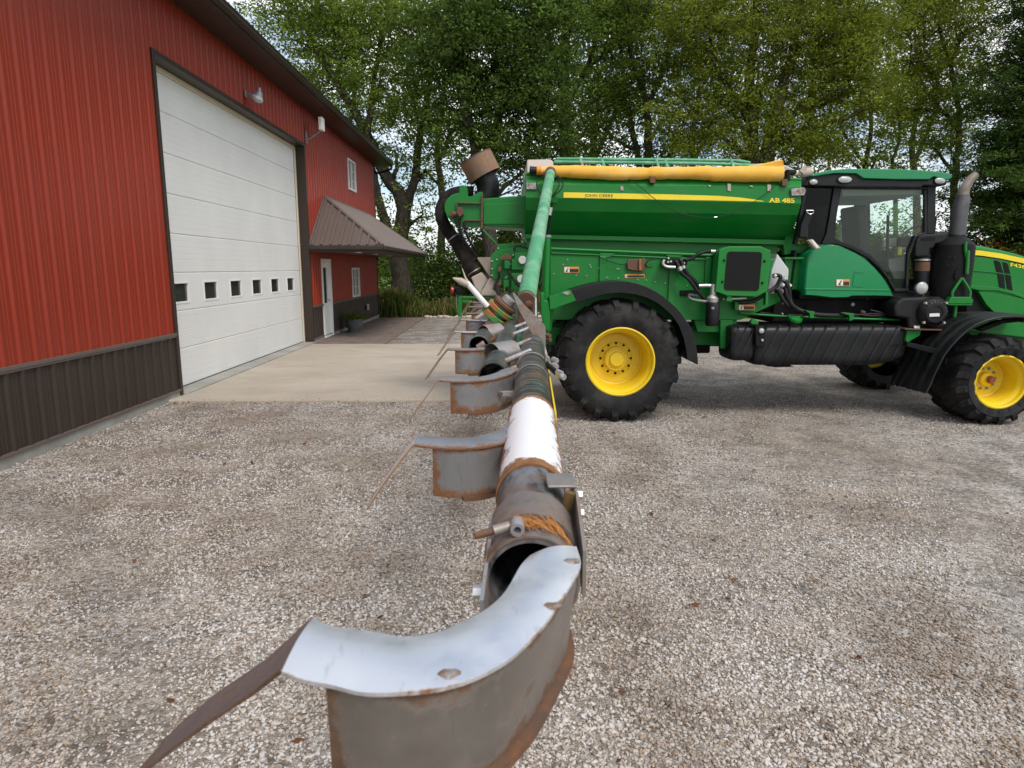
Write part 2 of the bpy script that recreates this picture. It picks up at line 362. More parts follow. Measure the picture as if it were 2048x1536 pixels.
# ------------------------------------------------------------------ objects
WLOC = {}
def tag(o, label=None, cat=None, group=None, kind=None):
    if label: o['label'] = label
    if cat: o['category'] = cat
    if group: o['group'] = group
    if kind: o['kind'] = kind
    return o
def empty(name, loc, label=None, cat=None, group=None):
    o = bpy.data.objects.new(name, None); col.objects.link(o); o.location = loc
    o.empty_display_size = 0.3
    WLOC[o.name] = np.array(loc, float)
    return tag(o, label, cat, group)
def link_mesh(name, me, c, parent):
    o = bpy.data.objects.new(name, me); col.objects.link(o)
    WLOC[o.name] = np.array(c, float)
    if parent is not None:
        o.parent = parent; o.location = np.array(c) - WLOC[parent.name]
    else: o.location = c
    return o
def obj(name, vf, mat, parent=None, bevel=0.0, smooth=None, seg=2):
    """verts in world metres -> one mesh object with its origin in its middle"""
    v, f = vf
    v = np.array(v, float)
    c = (v.min(0) + v.max(0)) / 2
    me = bpy.data.meshes.new(name)
    me.from_pydata((v - c).tolist(), [], f)
    bm = bmesh.new(); bm.from_mesh(me); bmesh.ops.recalc_face_normals(bm, faces=bm.faces); bm.to_mesh(me); bm.free()
    if isinstance(mat, (list, tuple)):
        for m in mat: me.materials.append(m)
    else: me.materials.append(mat)
    if smooth:
        me.shade_smooth(); me.set_sharp_from_angle(angle=R(smooth))
    o = link_mesh(name, me, c, parent)
    if bevel:
        b = o.modifiers.new('bevel', 'BEVEL'); b.width = bevel; b.segments = seg; b.limit_method = 'ANGLE'; b.angle_limit = R(32)
    return o
def join(*parts):
    V, Fc = [], []
    for v, f in parts:
        k = len(V); V += [tuple(p) for p in v]; Fc += [tuple(i + k for i in q) for q in f]
    return V, Fc
def box(x0, x1, y0, y1, z0, z1):
    v = [(x, y, z) for z in (z0, z1) for y in (y0, y1) for x in (x0, x1)]
    return v, [(0, 2, 3, 1), (4, 5, 7, 6), (0, 1, 5, 4), (2, 6, 7, 3), (0, 4, 6, 2), (1, 3, 7, 5)]
def loft(rings, cap=True, closed=True):
    n = len(rings[0]); V = [tuple(p) for r in rings for p in r]; Fc = []
    for i in range(len(rings) - 1):
        for j in range(n if closed else n - 1):
            k = (j + 1) % n
            Fc.append((i * n + j, i * n + k, (i + 1) * n + k, (i + 1) * n + j))
    if cap:
        Fc.append(tuple(range(n - 1, -1, -1))); Fc.append(tuple(range((len(rings) - 1) * n, len(rings) * n)))
    return V, Fc
def prism(pix, y0, y1):
    """outline traced in the photo, standing at distance y0 and as deep as y1-y0"""
    a = [onY(u, v, y0) for u, v in pix]
    return loft([a, [p + np.array([0, y1 - y0, 0]) for p in a]])
def slab(pts, vec):
    a = [np.array(p, float) for p in pts]; d = np.array(vec, float)
    return loft([a, [p + d for p in a]])
def smoothline(pts, k=6):
    p = [np.array(q, float) for q in pts]
    if len(p) < 3: return p
    p = [2 * p[0] - p[1]] + p + [2 * p[-1] - p[-2]]; out = []
    for i in range(1, len(p) - 2):
        for t in np.linspace(0, 1, k, endpoint=False):
            a, b, c, d = p[i - 1:i + 3]
            out.append(0.5 * (2 * b + (c - a) * t + (2 * a - 5 * b + 4 * c - d) * t * t + (3 * b - a - 3 * c + d) * t ** 3))
    out.append(p[-2]); return out
def frames(pts):
    pts = [np.array(p, float) for p in pts]; T = []
    for i in range(len(pts)):
        d = pts[min(i + 1, len(pts) - 1)] - pts[max(i - 1, 0)]; T.append(d / (np.linalg.norm(d) + 1e-9))
    up = np.array([0, 0, 1.0]) if abs(T[0][2]) < 0.9 else np.array([1.0, 0, 0])
    N = []
    n = np.cross(T[0], up); n /= np.linalg.norm(n)
    for t in T:
        n = n - t * np.dot(n, t); n /= (np.linalg.norm(n) + 1e-9); N.append(n)
    return pts, T, N
def tube(pts, r, n=12, cap=True):
    pts, T, N = frames(pts)
    rr = r if isinstance(r, (list, tuple, np.ndarray)) else [r] * len(pts)
    rings = []
    for p, t, nn, q in zip(pts, T, N, rr):
        b = np.cross(t, nn)
        rings.append([p + q * (math.cos(a) * nn + math.sin(a) * b) for a in np.linspace(0, 2 * math.pi, n, endpoint=False)])
    return loft(rings, cap)
def ptube(pix, r, n=12, k=6, smooth=True):
    p = [onY(u, v, y) for u, v, y in pix]
    return tube(smoothline(p, k) if smooth else p, r, n)
def lathe(prof, c, axis=(0, 1, 0), n=48, cap=False, close=False):
    """prof: (radius, distance along axis)"""
    a = np.array(axis, float); a /= np.linalg.norm(a)
    up = np.array([0, 0, 1.0]) if abs(a[2]) < 0.9 else np.array([1.0, 0, 0])
    u = np.cross(up, a); u /= np.linalg.norm(u); w = np.cross(a, u); c = np.array(c, float)
    rings = [[c + a * h + r * (math.cos(t) * u + math.sin(t) * w) for t in np.linspace(0, 2 * math.pi, n, endpoint=False)] for r, h in prof]
    if close: rings.append(rings[0])
    return loft(rings, cap)
def ball(c, r, n=10, sq=(1, 1, 1)):
    rings = []
    for i in range(n + 1):
        th = math.pi * (i + 0.02) / (n + 0.04)
        rings.append([(c[0] + sq[0] * r * math.sin(th) * math.cos(a), c[1] + sq[1] * r * math.sin(th) * math.sin(a), c[2] + sq[2] * r * math.cos(th)) for a in np.linspace(0, 2 * math.pi, 2 * n, endpoint=False)])
    return loft(rings)
def hexnut(c, axis, r, h):
    return lathe([(r, 0), (r, h)], c, axis, 6, cap=True)

# ================================================================== THE SETTING
def sheet(name, pts, z, mat, kind='structure'):
    return tag(obj(name, ([(x, y, z) for x, y in pts], [tuple(range(len(pts)))]), mat), kind=kind)
tag(sheet('grass_field', [(-700, -400), (700, -400), (700, 1200), (-700, 1200)], -0.03, FIELD), 'green grass field stretching behind the trees')
tag(sheet('gravel_yard', [(-4.8, -9), (34, -9), (34, 24.5), (9, 25.2), (2, 25.9), (-4.8, 25.9)], 0.0, GRAVEL), 'grey and tan gravel yard')
WX = -4.75                                     # barn wall plane
apron = tag(obj('concrete_apron', box(WX - 0.18, 1.25, 9.42, 16.60, -0.1, 0.035), APRON, bevel=0.012), 'tan concrete apron in front of the large white door', kind='structure')
thr = tag(obj('door_sill', box(WX - 0.35, WX + 0.07, 9.88, 16.83, -0.1, 0.062), FOUND, bevel=0.01), 'grey concrete sill below the large white door', kind='structure')
patio = tag(obj('paved_patio', box(WX - 0.1, -2.90, 16.61, 25.70, -0.1, 0.012), PAVER), 'brown paved patio under the porch canopy', kind='structure')
pw, pl = 0.305, 0.605
k = 0
for i in range(6):
    yy = 16.63 - (pl / 2 if i % 2 else 0)
    while yy < 25.65:
        a, b2 = max(yy, 16.625), min(yy + pl - 0.012, 25.69)
        if b2 - a > 0.08:
            x0 = WX + 0.012 + i * pw
            obj('paver', box(x0, x0 + pw - 0.012, a, b2, 0.0, 0.026 + 0.006 * random.random()), PAVER, patio)
        yy += pl
PALESTONE = mat_paint('pale_stone', (0.50, 0.44, 0.35), 0.8, (0.30, 0.26, 0.2), 0.5, 12.0)
# pale stones along the far edge of the gravel
bord = tag(obj('stone_border', box(-3.0, 2.2, 25.72, 26.12, -0.05, 0.008), GRAVEL), 'row of pale rounded stones edging the weeds', kind='structure')
for i in range(60):
    r = 0.05 + 0.05 * random.random()
    x = -2.9 + 5.0 * (i + random.random() * 0.8) / 60
    obj('stone', ball((x, 25.78 + 0.28 * random.random(), r * 0.45), r, 5, (1.2, 0.9, 0.7)), PALESTONE, bord, smooth=60)

# ------------------------------------------------------------------ loose gravel: real stones, far finer than one could count
def gravel():
    N = 290000
    pts = []
    # density follows the photograph's frame widely enough for a step to either side
    y = 1.0 + 13.0 * rng.random(N * 3) ** 1.6
    x = (rng.random(N * 3) * 2 - 1) * (1.6 + 0.86 * y)
    keep = (x > WX + 0.02) & ~((y > 9.40 + np.abs(rng.normal(0, 0.05, len(x)))) & (x < 1.28))
    x, y = x[keep][:N], y[keep][:N]
    # bald, trodden patches in the right half of the yard
    def vn(x, y, s, ph): return np.sin(x * s + ph) * np.cos(y * s * 1.3 + ph * 2) + 0.6 * np.sin(x * s * 2.3 - y * s * 1.9 + ph)
    q = vn(x, y, 0.9, 1.0) + 0.5 * vn(x, y, 2.3, 4.0)
    bald = np.clip((x - 0.6) * 0.30, 0, 1) * np.clip(0.55 + 0.5 * q, 0, 1) * np.clip((y - 2.2) * 0.5, 0, 1)
    for tx, ty, tr in ((9.0, 1.0, 6.6), (9.0, 1.0, 4.9), (-9.5, -2.0, 9.2), (-9.5, -2.0, 7.4)):      # packed wheel tracks curving through the yard
        d = np.abs(np.hypot(x - tx, (y - ty) * 1.0) - tr)
        bald = np.maximum(bald, np.clip(1.15 - d / 0.30, 0, 1) * (0.55 if tx < 0 else 0.9))
    keep = rng.random(len(x)) > bald * 0.93
    x, y, bald = x[keep], y[keep], bald[keep]
    sc = (0.0043 + 0.0058 * rng.random(len(x)) ** 1.8) * (1 - 0.35 * bald)
    big = rng.random(len(x)) < 0.03
    sc[big] *= 1.5
    co = np.stack([x, y, sc * 0.32 + np.where((y > 9.42) & (x < 1.25), 0.035, 0.0)], 1)
    me = bpy.data.meshes.new('loose_gravel')
    me.vertices.add(len(x)); me.vertices.foreach_set('co', co.astype(np.float32).ravel())
    a = me.attributes.new('size', 'FLOAT', 'POINT'); a.data.foreach_set('value', sc.astype(np.float32))
    a = me.attributes.new('turn', 'FLOAT_VECTOR', 'POINT')
    rt = np.stack([rng.normal(0, 0.35, len(x)), rng.normal(0, 0.35, len(x)), rng.random(len(x)) * 6.28], 1)
    a.data.foreach_set('vector', rt.astype(np.float32).ravel())
    a = me.attributes.new('pick', 'INT', 'POINT'); a.data.foreach_set('value', rng.integers(0, 7, len(x)).astype(np.int32))
    me.materials.append(STONE)
    o = bpy.data.objects.new('loose_gravel', me); col.objects.link(o)
    tag(o, 'loose grey and tan gravel stones covering the yard', None, None, 'stuff')
    g = bpy.data.node_groups.new('gravel_stones', 'GeometryNodeTree')
    g.interface.new_socket('Geometry', in_out='INPUT', socket_type='NodeSocketGeometry')
    g.interface.new_socket('Geometry', in_out='OUTPUT', socket_type='NodeSocketGeometry')
    gi = g.nodes.new('NodeGroupInput'); go = g.nodes.new('NodeGroupOutput')
    jn = g.nodes.new('GeometryNodeJoinGeometry')
    for i in range(7):
        ic = g.nodes.new('GeometryNodeMeshIcoSphere'); ic.inputs['Subdivisions'].default_value = 2; ic.inputs['Radius'].default_value = 1.0
        spn = g.nodes.new('GeometryNodeSetPosition')
        nz = g.nodes.new('ShaderNodeTexNoise'); nz.noise_dimensions = '4D'; nz.inputs['W'].default_value = i * 3.7; nz.inputs['Scale'].default_value = 0.9; nz.inputs['Detail'].default_value = 1.0
        sub = g.nodes.new('ShaderNodeVectorMath'); sub.operation = 'SUBTRACT'; sub.inputs[1].default_value = (0.5, 0.5, 0.5)
        mul = g.nodes.new('ShaderNodeVectorMath'); mul.operation = 'MULTIPLY'; mul.inputs[1].default_value = (1.9, 1.9, 1.4)
        g.links.new(nz.outputs['Color'], sub.inputs[0]); g.links.new(sub.outputs[0], mul.inputs[0]); g.links.new(mul.outputs[0], spn.inputs['Offset'])
        g.links.new(ic.outputs[0], spn.inputs['Geometry'])
        tf = g.nodes.new('GeometryNodeTransform'); tf.inputs['Scale'].default_value = (1.15 + 0.12 * (i % 3), 0.85 + 0.1 * (i % 2), 0.62 + 0.05 * (i % 3))
        g.links.new(spn.outputs[0], tf.inputs['Geometry'])
        sm = g.nodes.new('GeometryNodeSetShadeSmooth'); g.links.new(tf.outputs[0], sm.inputs[0])
        mt = g.nodes.new('GeometryNodeSetMaterial'); mt.inputs['Material'].default_value = STONE; g.links.new(sm.outputs[0], mt.inputs[0])
        gt = g.nodes.new('GeometryNodeGeometryToInstance'); g.links.new(mt.outputs[0], gt.inputs[0]); g.links.new(gt.outputs[0], jn.inputs[0])
    ip = g.nodes.new('GeometryNodeInstanceOnPoints'); ip.inputs['Pick Instance'].default_value = True
    def att(nm, dt):
        a = g.nodes.new('GeometryNodeInputNamedAttribute'); a.data_type = dt; a.inputs['Name'].default_value = nm; return a.outputs['Attribute']
    g.links.new(gi.outputs[0], ip.inputs['Points']); g.links.new(jn.outputs[0], ip.inputs['Instance'])
    g.links.new(att('pick', 'INT'), ip.inputs['Instance Index']); g.links.new(att('turn', 'FLOAT_VECTOR'), ip.inputs['Rotation']); g.links.new(att('size', 'FLOAT'), ip.inputs['Scale'])
    g.links.new(ip.outputs[0], go.inputs[0])
    md = o.modifiers.new('stones', 'NODES'); md.node_group = g
gravel()

# ================================================================== BARN
BY0, BY1, BTOP = -3.5, 26.0, 5.68
DY0, DY1, DTOP = 9.85, 16.86, 4.76
barn = empty('barn', (WX - 4, 12, 0), 'red metal-sided barn with brown wainscot and a large white door', 'barn')
RIB = 0.2286
def ribprofile(y0, y1):
    """x offset of the sheet along y: a tall rib every 9 inches, two small ones between"""
    ys = []
    k0 = int(math.floor(y0 / RIB)) - 1; k1 = int(math.ceil(y1 / RIB)) + 1
    for k in range(k0, k1):
        b = k * RIB
        ys += [(b - 0.034, 0), (b - 0.014, 0.024), (b + 0.014, 0.024), (b + 0.034, 0)]
        for m in (0.090, 0.140): ys += [(b + m - 0.012, 0), (b + m - 0.005, 0.005), (b + m + 0.005, 0.005), (b + m + 0.012, 0)]
    A = np.array(ys); iy = lambda y: np.interp(y, A[:, 0], A[:, 1])
    out = [(y0, iy(y0))] + [q for q in ys if y0 + 1e-4 < q[0] < y1 - 1e-4] + [(y1, iy(y1))]
    return out
def panel(y0, y1, z0, z1, mat, name='wall_panel', off=0.0):
    pr = ribprofile(y0, y1)
    f = [(WX + off + d, y, z) for z in (z0, z1) for y, d in pr]; n = len(pr)
    fc = [(i, i + 1, n + i + 1, n + i) for i in range(n - 1)]
    v2 = [(WX + off - 0.004 + d, y, z) for z in (z0, z1) for y, d in pr]
    V = f + v2
    fc += [(2 * n + i, 3 * n + i, 3 * n + i + 1, 2 * n + i + 1) for i in range(n - 1)]
    fc += [(i, 2 * n + i, 2 * n + i + 1, i + 1) for i in range(n - 1)] + [(n + i, n + i + 1, 3 * n + i + 1, 3 * n + i) for i in range(n - 1)]
    return obj(name, (V, fc), mat, barn)
WZ = 0.94
e1y = (17.98, 18.90); w1y = (21.60, 22.66); w2y = (21.56, 22.64)
holes = [(e1y[0] - 0.02, e1y[1] + 0.02, 0.0, 2.14), (w1y[0], w1y[1], 4.30, 5.24), (w2y[0], w2y[1], 0.97, 1.90)]
def wallstrip(y0, y1, z0, z1, mat):
    """sheets between y0 and y1, left open at the door and windows"""
    cuts = {y0, y1}
    for h in holes:
        for q in h[:2]:
            if y0 < q < y1: cuts.add(q)
    yy = y0
    while yy < y1 - 1e-3:
        nx = min([c for c in cuts if c > yy + 1e-3] + [yy + 0.9144])
        segs = [(z0, z1)]
        for h in holes:
            if h[0] < nx - 1e-3 and h[1] > yy + 1e-3:
                new = []
                for a, b in segs:
                    if h[2] <= a and h[3] >= b: continue
                    if h[3] <= a or h[2] >= b: new.append((a, b)); continue
                    if h[2] > a: new.append((a, h[2]))
                    if h[3] < b: new.append((h[3], b))
                segs = new
        for a, b in segs: panel(yy, nx, a, b, mat)
        yy = nx
for (a, b) in ((BY0, DY0 - 0.06), (DY1 + 0.06, BY1)):
    wallstrip(a, b, WZ + 0.02, BTOP, REDSIDE)
    wallstrip(a, b, 0.12, WZ - 0.02, BROWN)
wallstrip(DY0 - 0.06, DY1 + 0.06, DTOP + 0.06, BTOP, REDSIDE)
# backing structure, so that no light leaks through the sheets
obj('wall_core', join(box(WX - 0.16, WX - 0.03, BY0, DY0 - 0.07, 0.0, BTOP), box(WX - 0.16, WX - 0.03, DY0 - 0.07, DY1 + 0.07, DTOP + 0.07, BTOP),
    box(WX - 0.16, WX - 0.03, DY1 + 0.07, e1y[0] - 0.03, 0, BTOP), box(WX - 0.16, WX - 0.03, e1y[0] - 0.03, e1y[1] + 0.03, 2.15, BTOP),
    box(WX - 0.16, WX - 0.03, e1y[1] + 0.03, BY1, 0, 0.96), box(WX - 0.16, WX - 0.03, e1y[1] + 0.03, 21.55, 0.965, BTOP), box(WX - 0.16, WX - 0.03, 22.67, BY1, 0.965, BTOP),
    box(WX - 0.16, WX - 0.03, 21.555, 22.665, 1.905, 4.295), box(WX - 0.16, WX - 0.03, 21.555, 22.665, 5.245, BTOP)), BROWN, barn)
gz = BTOP
obj('far_gable_wall', slab([(WX - 0.04, BY1, 0), (WX - 12, BY1, 0), (WX - 12, BY1, BTOP), (WX - 6, BY1, BTOP + 2.0), (WX - 0.04, BY1, BTOP)], (0, -0.1, 0)), REDSIDE, barn)
obj('near_gable_wall', slab([(WX - 0.04, BY0, 0), (WX - 12, BY0, 0), (WX - 12, BY0, BTOP), (WX - 6, BY0, BTOP + 2.0), (WX - 0.04, BY0, BTOP)], (0, 0.1, 0)), REDSIDE, barn)
obj('foundation', box(WX - 0.2, WX + 0.012, BY0, DY0 - 0.02, -0.2, 0.105), FOUND, barn, bevel=0.006)
obj('foundation', box(WX - 0.2, WX + 0.012, DY1 + 0.02, BY1 + 0.02, -0.2, 0.105), FOUND, barn, bevel=0.006)
for (a, b) in ((BY0, DY0 - 0.06), (DY1 + 0.06, e1y[0] - 0.03), (e1y[1] + 0.03, BY1 + 0.02)):
    obj('wainscot_cap', join(box(WX - 0.01, WX + 0.036, a, b, WZ - 0.02, WZ + 0.02), box(WX - 0.01, WX + 0.028, a, b, WZ - 0.045, WZ - 0.0201)), BROWNROOF, barn, bevel=0.003)
    obj('base_trim', join(box(WX - 0.01, WX + 0.034, a, b, 0.106, 0.135)), BROWNROOF, barn, bevel=0.003)
# overhead door opening
DX = WX - 0.235
obj('door_jamb', box(DX - 0.05, WX + 0.03, DY1 - 0.001, DY1 + 0.075, 0.062, DTOP + 0.075), BROWN, barn, bevel=0.004)
obj('door_jamb', box(DX - 0.05, WX + 0.03, DY0 - 0.075, DY0 + 0.001, 0.04, DTOP + 0.075), BROWN, barn, bevel=0.004)
obj('door_header', box(DX - 0.05, WX + 0.029, DY0 + 0.002, DY1 - 0.002, DTOP, DTOP + 0.074), BROWN, barn, bevel=0.004)
obj('weather_strip', box(DX + 0.022, DX + 0.05, DY0 + 0.004, DY1 - 0.004, DTOP - 0.075, DTOP - 0.002), CREAM, barn, bevel=0.004)
obj('weather_strip', box(DX + 0.022, DX + 0.05, DY1 - 0.075, DY1 - 0.004, 0.064, DTOP - 0.077), CREAM, barn, bevel=0.004)
obj('weather_strip', box(DX + 0.022, DX + 0.05, DY0 + 0.004, DY0 + 0.075, 0.064, DTOP - 0.077), CREAM, barn, bevel=0.004)
NP = 8
ph = (DTOP - 0.02 - 0.072) / NP
winrow = [(9.93 + i * (15.32 - 9.93) / 5 * 0 , 0) for i in range(6)]
wy = np.linspace(10.56, 16.06, 6)
winbox = [(c - 0.275, c + 0.275) for c in wy]
for i in range(NP):
    z0 = 0.072 + i * ph; z1 = z0 + ph - 0.004
    # a panel: thin sheet with shallow horizontal grooves
    prof = [(DX - 0.04, z0), (DX + 0.002, z0), (DX + 0.010, z0 + 0.012)]
    ng = 6
    for g in range(1, ng):
        zz = z0 + (z1 - z0) * g / ng
        prof += [(DX + 0.010, zz - 0.005), (DX + 0.0075, zz), (DX + 0.010, zz + 0.005)]
    prof += [(DX + 0.010, z1 - 0.012), (DX + 0.002, z1), (DX - 0.04, z1)]
    def seg(a, b, p): return loft([[(x, a, z) for x, z in p], [(x, b, z) for x, z in p]])
    if i != 2:
        obj('door_panel', seg(DY0 + 0.005, DY1 - 0.005, prof), DOORWHITE, barn)
    else:
        wz0, wz1 = z0 + 0.115, z0 + 0.435
        pieces = []; yy = DY0 + 0.005
        low = [(DX - 0.04, z0), (DX + 0.002, z0), (DX + 0.010, z0 + 0.012), (DX + 0.010, wz0), (DX - 0.04, wz0)]
        top = [(DX - 0.04, wz1), (DX + 0.010, wz1), (DX + 0.010, z1 - 0.012), (DX + 0.002, z1), (DX - 0.04, z1)]
        mid = [(DX - 0.04, wz0), (DX + 0.0095, wz0), (DX + 0.0095, wz1), (DX - 0.04, wz1)]
        pieces += [seg(DY0 + 0.005, DY1 - 0.005, low), seg(DY0 + 0.005, DY1 - 0.005, top)]
        for a, b in winbox: pieces.append(seg(yy, a, mid)); yy = b
        pieces.append(seg(yy, DY1 - 0.005, mid))
        obj('door_panel', join(*pieces), DOORWHITE, barn)
        for a, b in winbox:
            t = 0.022
            fr = obj('door_window', join(box(DX - 0.03, DX + 0.018, a - 0.010, b + 0.010, wz0 - 0.010, wz0 + t), box(DX - 0.03, DX + 0.018, a - 0.010, b + 0.010, wz1 - t, wz1 + 0.010),
                box(DX - 0.03, DX + 0.0178, a - 0.010, a + t, wz0 + t, wz1 - t), box(DX - 0.03, DX + 0.0178, b - t, b + 0.010, wz0 + t, wz1 - t)), TRIMWHITE, barn, bevel=0.004)
            obj('pane', box(DX - 0.02, DX - 0.012, a + t - 0.005, b - t + 0.005, wz0 + t - 0.005, wz1 - t + 0.005), PANE, fr)
obj('door_bottom_seal', box(DX - 0.035, DX + 0.006, DY0 + 0.006, DY1 - 0.006, 0.062, 0.0715), BLACKM, barn)
# entry door
ed = obj('entry_door', join(box(WX - 0.09, WX - 0.045, e1y[0] + 0.06, e1y[1] - 0.06, 0.10, 2.05)), TRIMWHITE, barn, bevel=0.004)
obj('door_frame', join(box(WX - 0.12, WX + 0.035, e1y[0] - 0.015, e1y[0] + 0.058, 0.075, 2.13), box(WX - 0.12, WX + 0.035, e1y[1] - 0.058, e1y[1] + 0.015, 0.075, 2.13), box(WX - 0.12, WX + 0.034, e1y[0] + 0.0585, e1y[1] - 0.0585, 2.06, 2.13), box(WX - 0.12, WX + 0.045, e1y[0] - 0.015, e1y[1] + 0.015, 0.04, 0.0745)), TRIMWHITE, ed, bevel=0.004)
obj('door_glass', box(WX - 0.046, WX - 0.042, 18.22, 18.64, 0.95, 1.9), PANE, ed)
obj('door_knob', ball((WX - 0.02, 18.78, 1.02), 0.032, 6), SILVER, ed, smooth=60)
def window(y0, y1, z0, z1, cols, rows):
    t = 0.055
    fr = obj('window', join(box(WX - 0.1, WX + 0.04, y0, y1, z0, z0 + t), box(WX - 0.1, WX + 0.04, y0, y1, z1 - t, z1), box(WX - 0.1, WX + 0.0395, y0, y0 + t, z0 + t, z1 - t), box(WX - 0.1, WX + 0.0395, y1 - t, y1, z0 + t, z1 - t)), TRIMWHITE, barn, bevel=0.004)
    obj('pane', box(WX - 0.03, WX - 0.022, y0 + t - 0.01, y1 - t + 0.01, z0 + t - 0.01, z1 - t + 0.01), PANE, fr)
    yc = (y0 + y1) / 2
    obj('sash', box(WX - 0.0215, WX + 0.012, yc - 0.03, yc + 0.03, z0 + t, z1 - t), TRIMWHITE, fr)
    for h in range(cols):
        a = (y0 + t, yc - 0.03) if h == 0 else (yc + 0.03, y1 - t)
        if (rows[h]):
            for r in range(1, 3): obj('muntin', box(WX - 0.0212, WX - 0.008, a[0], a[1], z0 + t + (z1 - z0 - 2 * t) * r / 3 - 0.009, z0 + t + (z1 - z0 - 2 * t) * r / 3 + 0.009), TRIMWHITE, fr)
            m = (a[0] + a[1]) / 2
            obj('muntin', box(WX - 0.0214, WX - 0.0085, m - 0.009, m + 0.009, z0 + t, z1 - t), TRIMWHITE, fr)
    return fr
window(*w1y, 4.30, 5.24, 2, (0, 1))
window(*w2y, 0.97, 1.90, 2, (1, 1))
obj('corner_trim', box(WX - 0.06, WX + 0.03, BY1 - 0.012, BY1 + 0.03, 0.1, BTOP), BROWN, barn, bevel=0.003)
# eaves
EX = WX + 0.56
for i, ya in enumerate(np.arange(BY0 - 0.4, BY1 + 0.45, 0.305)):
    yb = min(ya + 0.302, BY1 + 0.45)
    obj('soffit_board', join(box(WX - 0.02, EX, ya, yb, BTOP, BTOP + 0.012)), BROWN, barn)
obj('fascia', box(EX, EX + 0.02, BY0 - 0.42, BY1 + 0.45, BTOP - 0.02, BTOP + 0.13), BROWN, barn, bevel=0.003)
gp = [(EX + 0.0205, BTOP + 0.115), (EX + 0.0205, BTOP + 0.01), (EX + 0.075, BTOP + 0.01), (EX + 0.10, BTOP + 0.045), (EX + 0.10, BTOP + 0.09), (EX + 0.12, BTOP + 0.105), (EX + 0.12, BTOP + 0.118), (EX + 0.112, BTOP + 0.118), (EX + 0.094, BTOP + 0.095), (EX + 0.094, BTOP + 0.048), (EX + 0.07, BTOP + 0.016), (EX + 0.027, BTOP + 0.016), (EX + 0.027, BTOP + 0.115)]
obj('gutter', loft([[(x, BY0 - 0.42, z) for x, z in gp], [(x, BY1 + 0.44, z) for x, z in gp]]), BROWN, barn)
obj('roof', slab([(EX + 0.06, BY0 - 0.45, BTOP + 0.14), (WX - 6, BY0 - 0.45, BTOP + 2.25), (WX - 12.6, BY0 - 0.45, BTOP + 0.14), (WX - 12.6, BY0 - 0.45, BTOP + 0.10), (WX - 6, BY0 - 0.45, BTOP + 2.21), (EX + 0.06, BY0 - 0.45, BTOP + 0.10)], (0, BY1 - BY0 + 0.9, 0)), BROWNROOF, barn)
obj('gable_fascia', slab([(EX + 0.03, BY1 + 0.455, BTOP + 0.10), (WX - 6, BY1 + 0.455, BTOP + 2.20), (WX - 6, BY1 + 0.455, BTOP + 2.02), (EX + 0.03, BY1 + 0.455, BTOP - 0.02)], (0, 0.02, 0)), BROWN, barn)
obj('downspout', tube(smoothline([(EX + 0.06, BY1 + 0.3, BTOP + 0.02), (EX + 0.02, BY1 + 0.3, BTOP - 0.12), (WX + 0.2, BY1 + 0.25, BTOP - 0.26), (WX + 0.06, BY1 + 0.12, BTOP - 0.30), (WX - 0.06, BY1 + 0.10, BTOP - 0.45), (WX - 0.08, BY1 + 0.10, 0.2)], 5), 0.04, 8), BLACKM, barn, smooth=50)
# porch canopy
CXf, CY0, CY1, CZ = -2.93, 16.88, 26.15, 2.43
rA = np.array([WX + 0.02, 18.55, 3.76]); rB = np.array([WX + 0.02, 24.6, 3.76])
eA = np.array([WX + 0.02, CY0, CZ]); eC = np.array([CXf, CY0, CZ]); eD = np.array([CXf, CY1, CZ]); eE = np.array([WX + 0.02, CY1, CZ])
canopy = obj('porch_canopy', ([tuple(p) for p in (eA, eC, eD, eE, rA, rB)], [(0, 4, 1), (1, 4, 5, 2), (2, 5, 3), (0, 1, 2, 3), (0, 3, 5, 4)]), BROWNROOF, barn)
def ribs_on(a, b, c, n0, name):
    """standing ribs on the triangle a-b-c: each runs up the slope, ending on the hip or the wall"""
    pass
nrm = np.cross(eC - eA, rA - eA); nrm /= np.linalg.norm(nrm); nrm = nrm if nrm[2] > 0 else -nrm
nr = 8
for i in range(nr):                                  # near hip: ribs run up the slope from the eave
    s = (i + 0.35) / nr
    p = eA + (eC - eA) * s
    up = np.array([0, rA[1] - eA[1], rA[2] - eA[2]])
    q = p + up * (1 - s)
    w = np.array([0.036, 0, 0])
    obj('canopy_rib', loft([[p - w, p - w * 0.45 + nrm * 0.05, p + w * 0.45 + nrm * 0.05, p + w], [q - w, q - w * 0.45 + nrm * 0.05, q + w * 0.45 + nrm * 0.05, q + w]]), BROWNROOF, canopy)
    for m in (0.05, 0.1, 0.15):
        p2 = p + np.array([m, 0, 0]); s2 = (p2[0] - eA[0]) / (eC[0] - eA[0])
        if s2 < 0.97:
            q2 = p2 + up * (1 - s2)
            w2 = np.array([0.007, 0, 0])
            obj('canopy_rib', loft([[p2 - w2, p2 + nrm * 0.012, p2 + w2], [q2 - w2, q2 + nrm * 0.012, q2 + w2]]), BROWNROOF, canopy)
nf = np.cross(eD - eC, rA - eC); nf /= np.linalg.norm(nf); nf = nf if nf[2] > 0 else -nf
yy = CY0 + 0.35
while yy < CY1 - 0.3:                                # front slope
    p = np.array([CXf, yy, CZ]); full = np.array([rA[0] - CXf, 0, rA[2] - CZ])
    f = 1.0
    if yy < rA[1]: f = (yy - CY0) / (rA[1] - CY0)
    if yy > rB[1]: f = (CY1 - yy) / (CY1 - rB[1])
    q = p + full * f; w = np.array([0, 0.028, 0])
    obj('canopy_rib', loft([[p - w, p - w * 0.45 + nf * 0.035, p + w * 0.45 + nf * 0.035, p + w], [q - w, q - w * 0.45 + nf * 0.035, q + w * 0.45 + nf * 0.035, q + w]]), BROWNROOF, canopy)
    yy += RIB
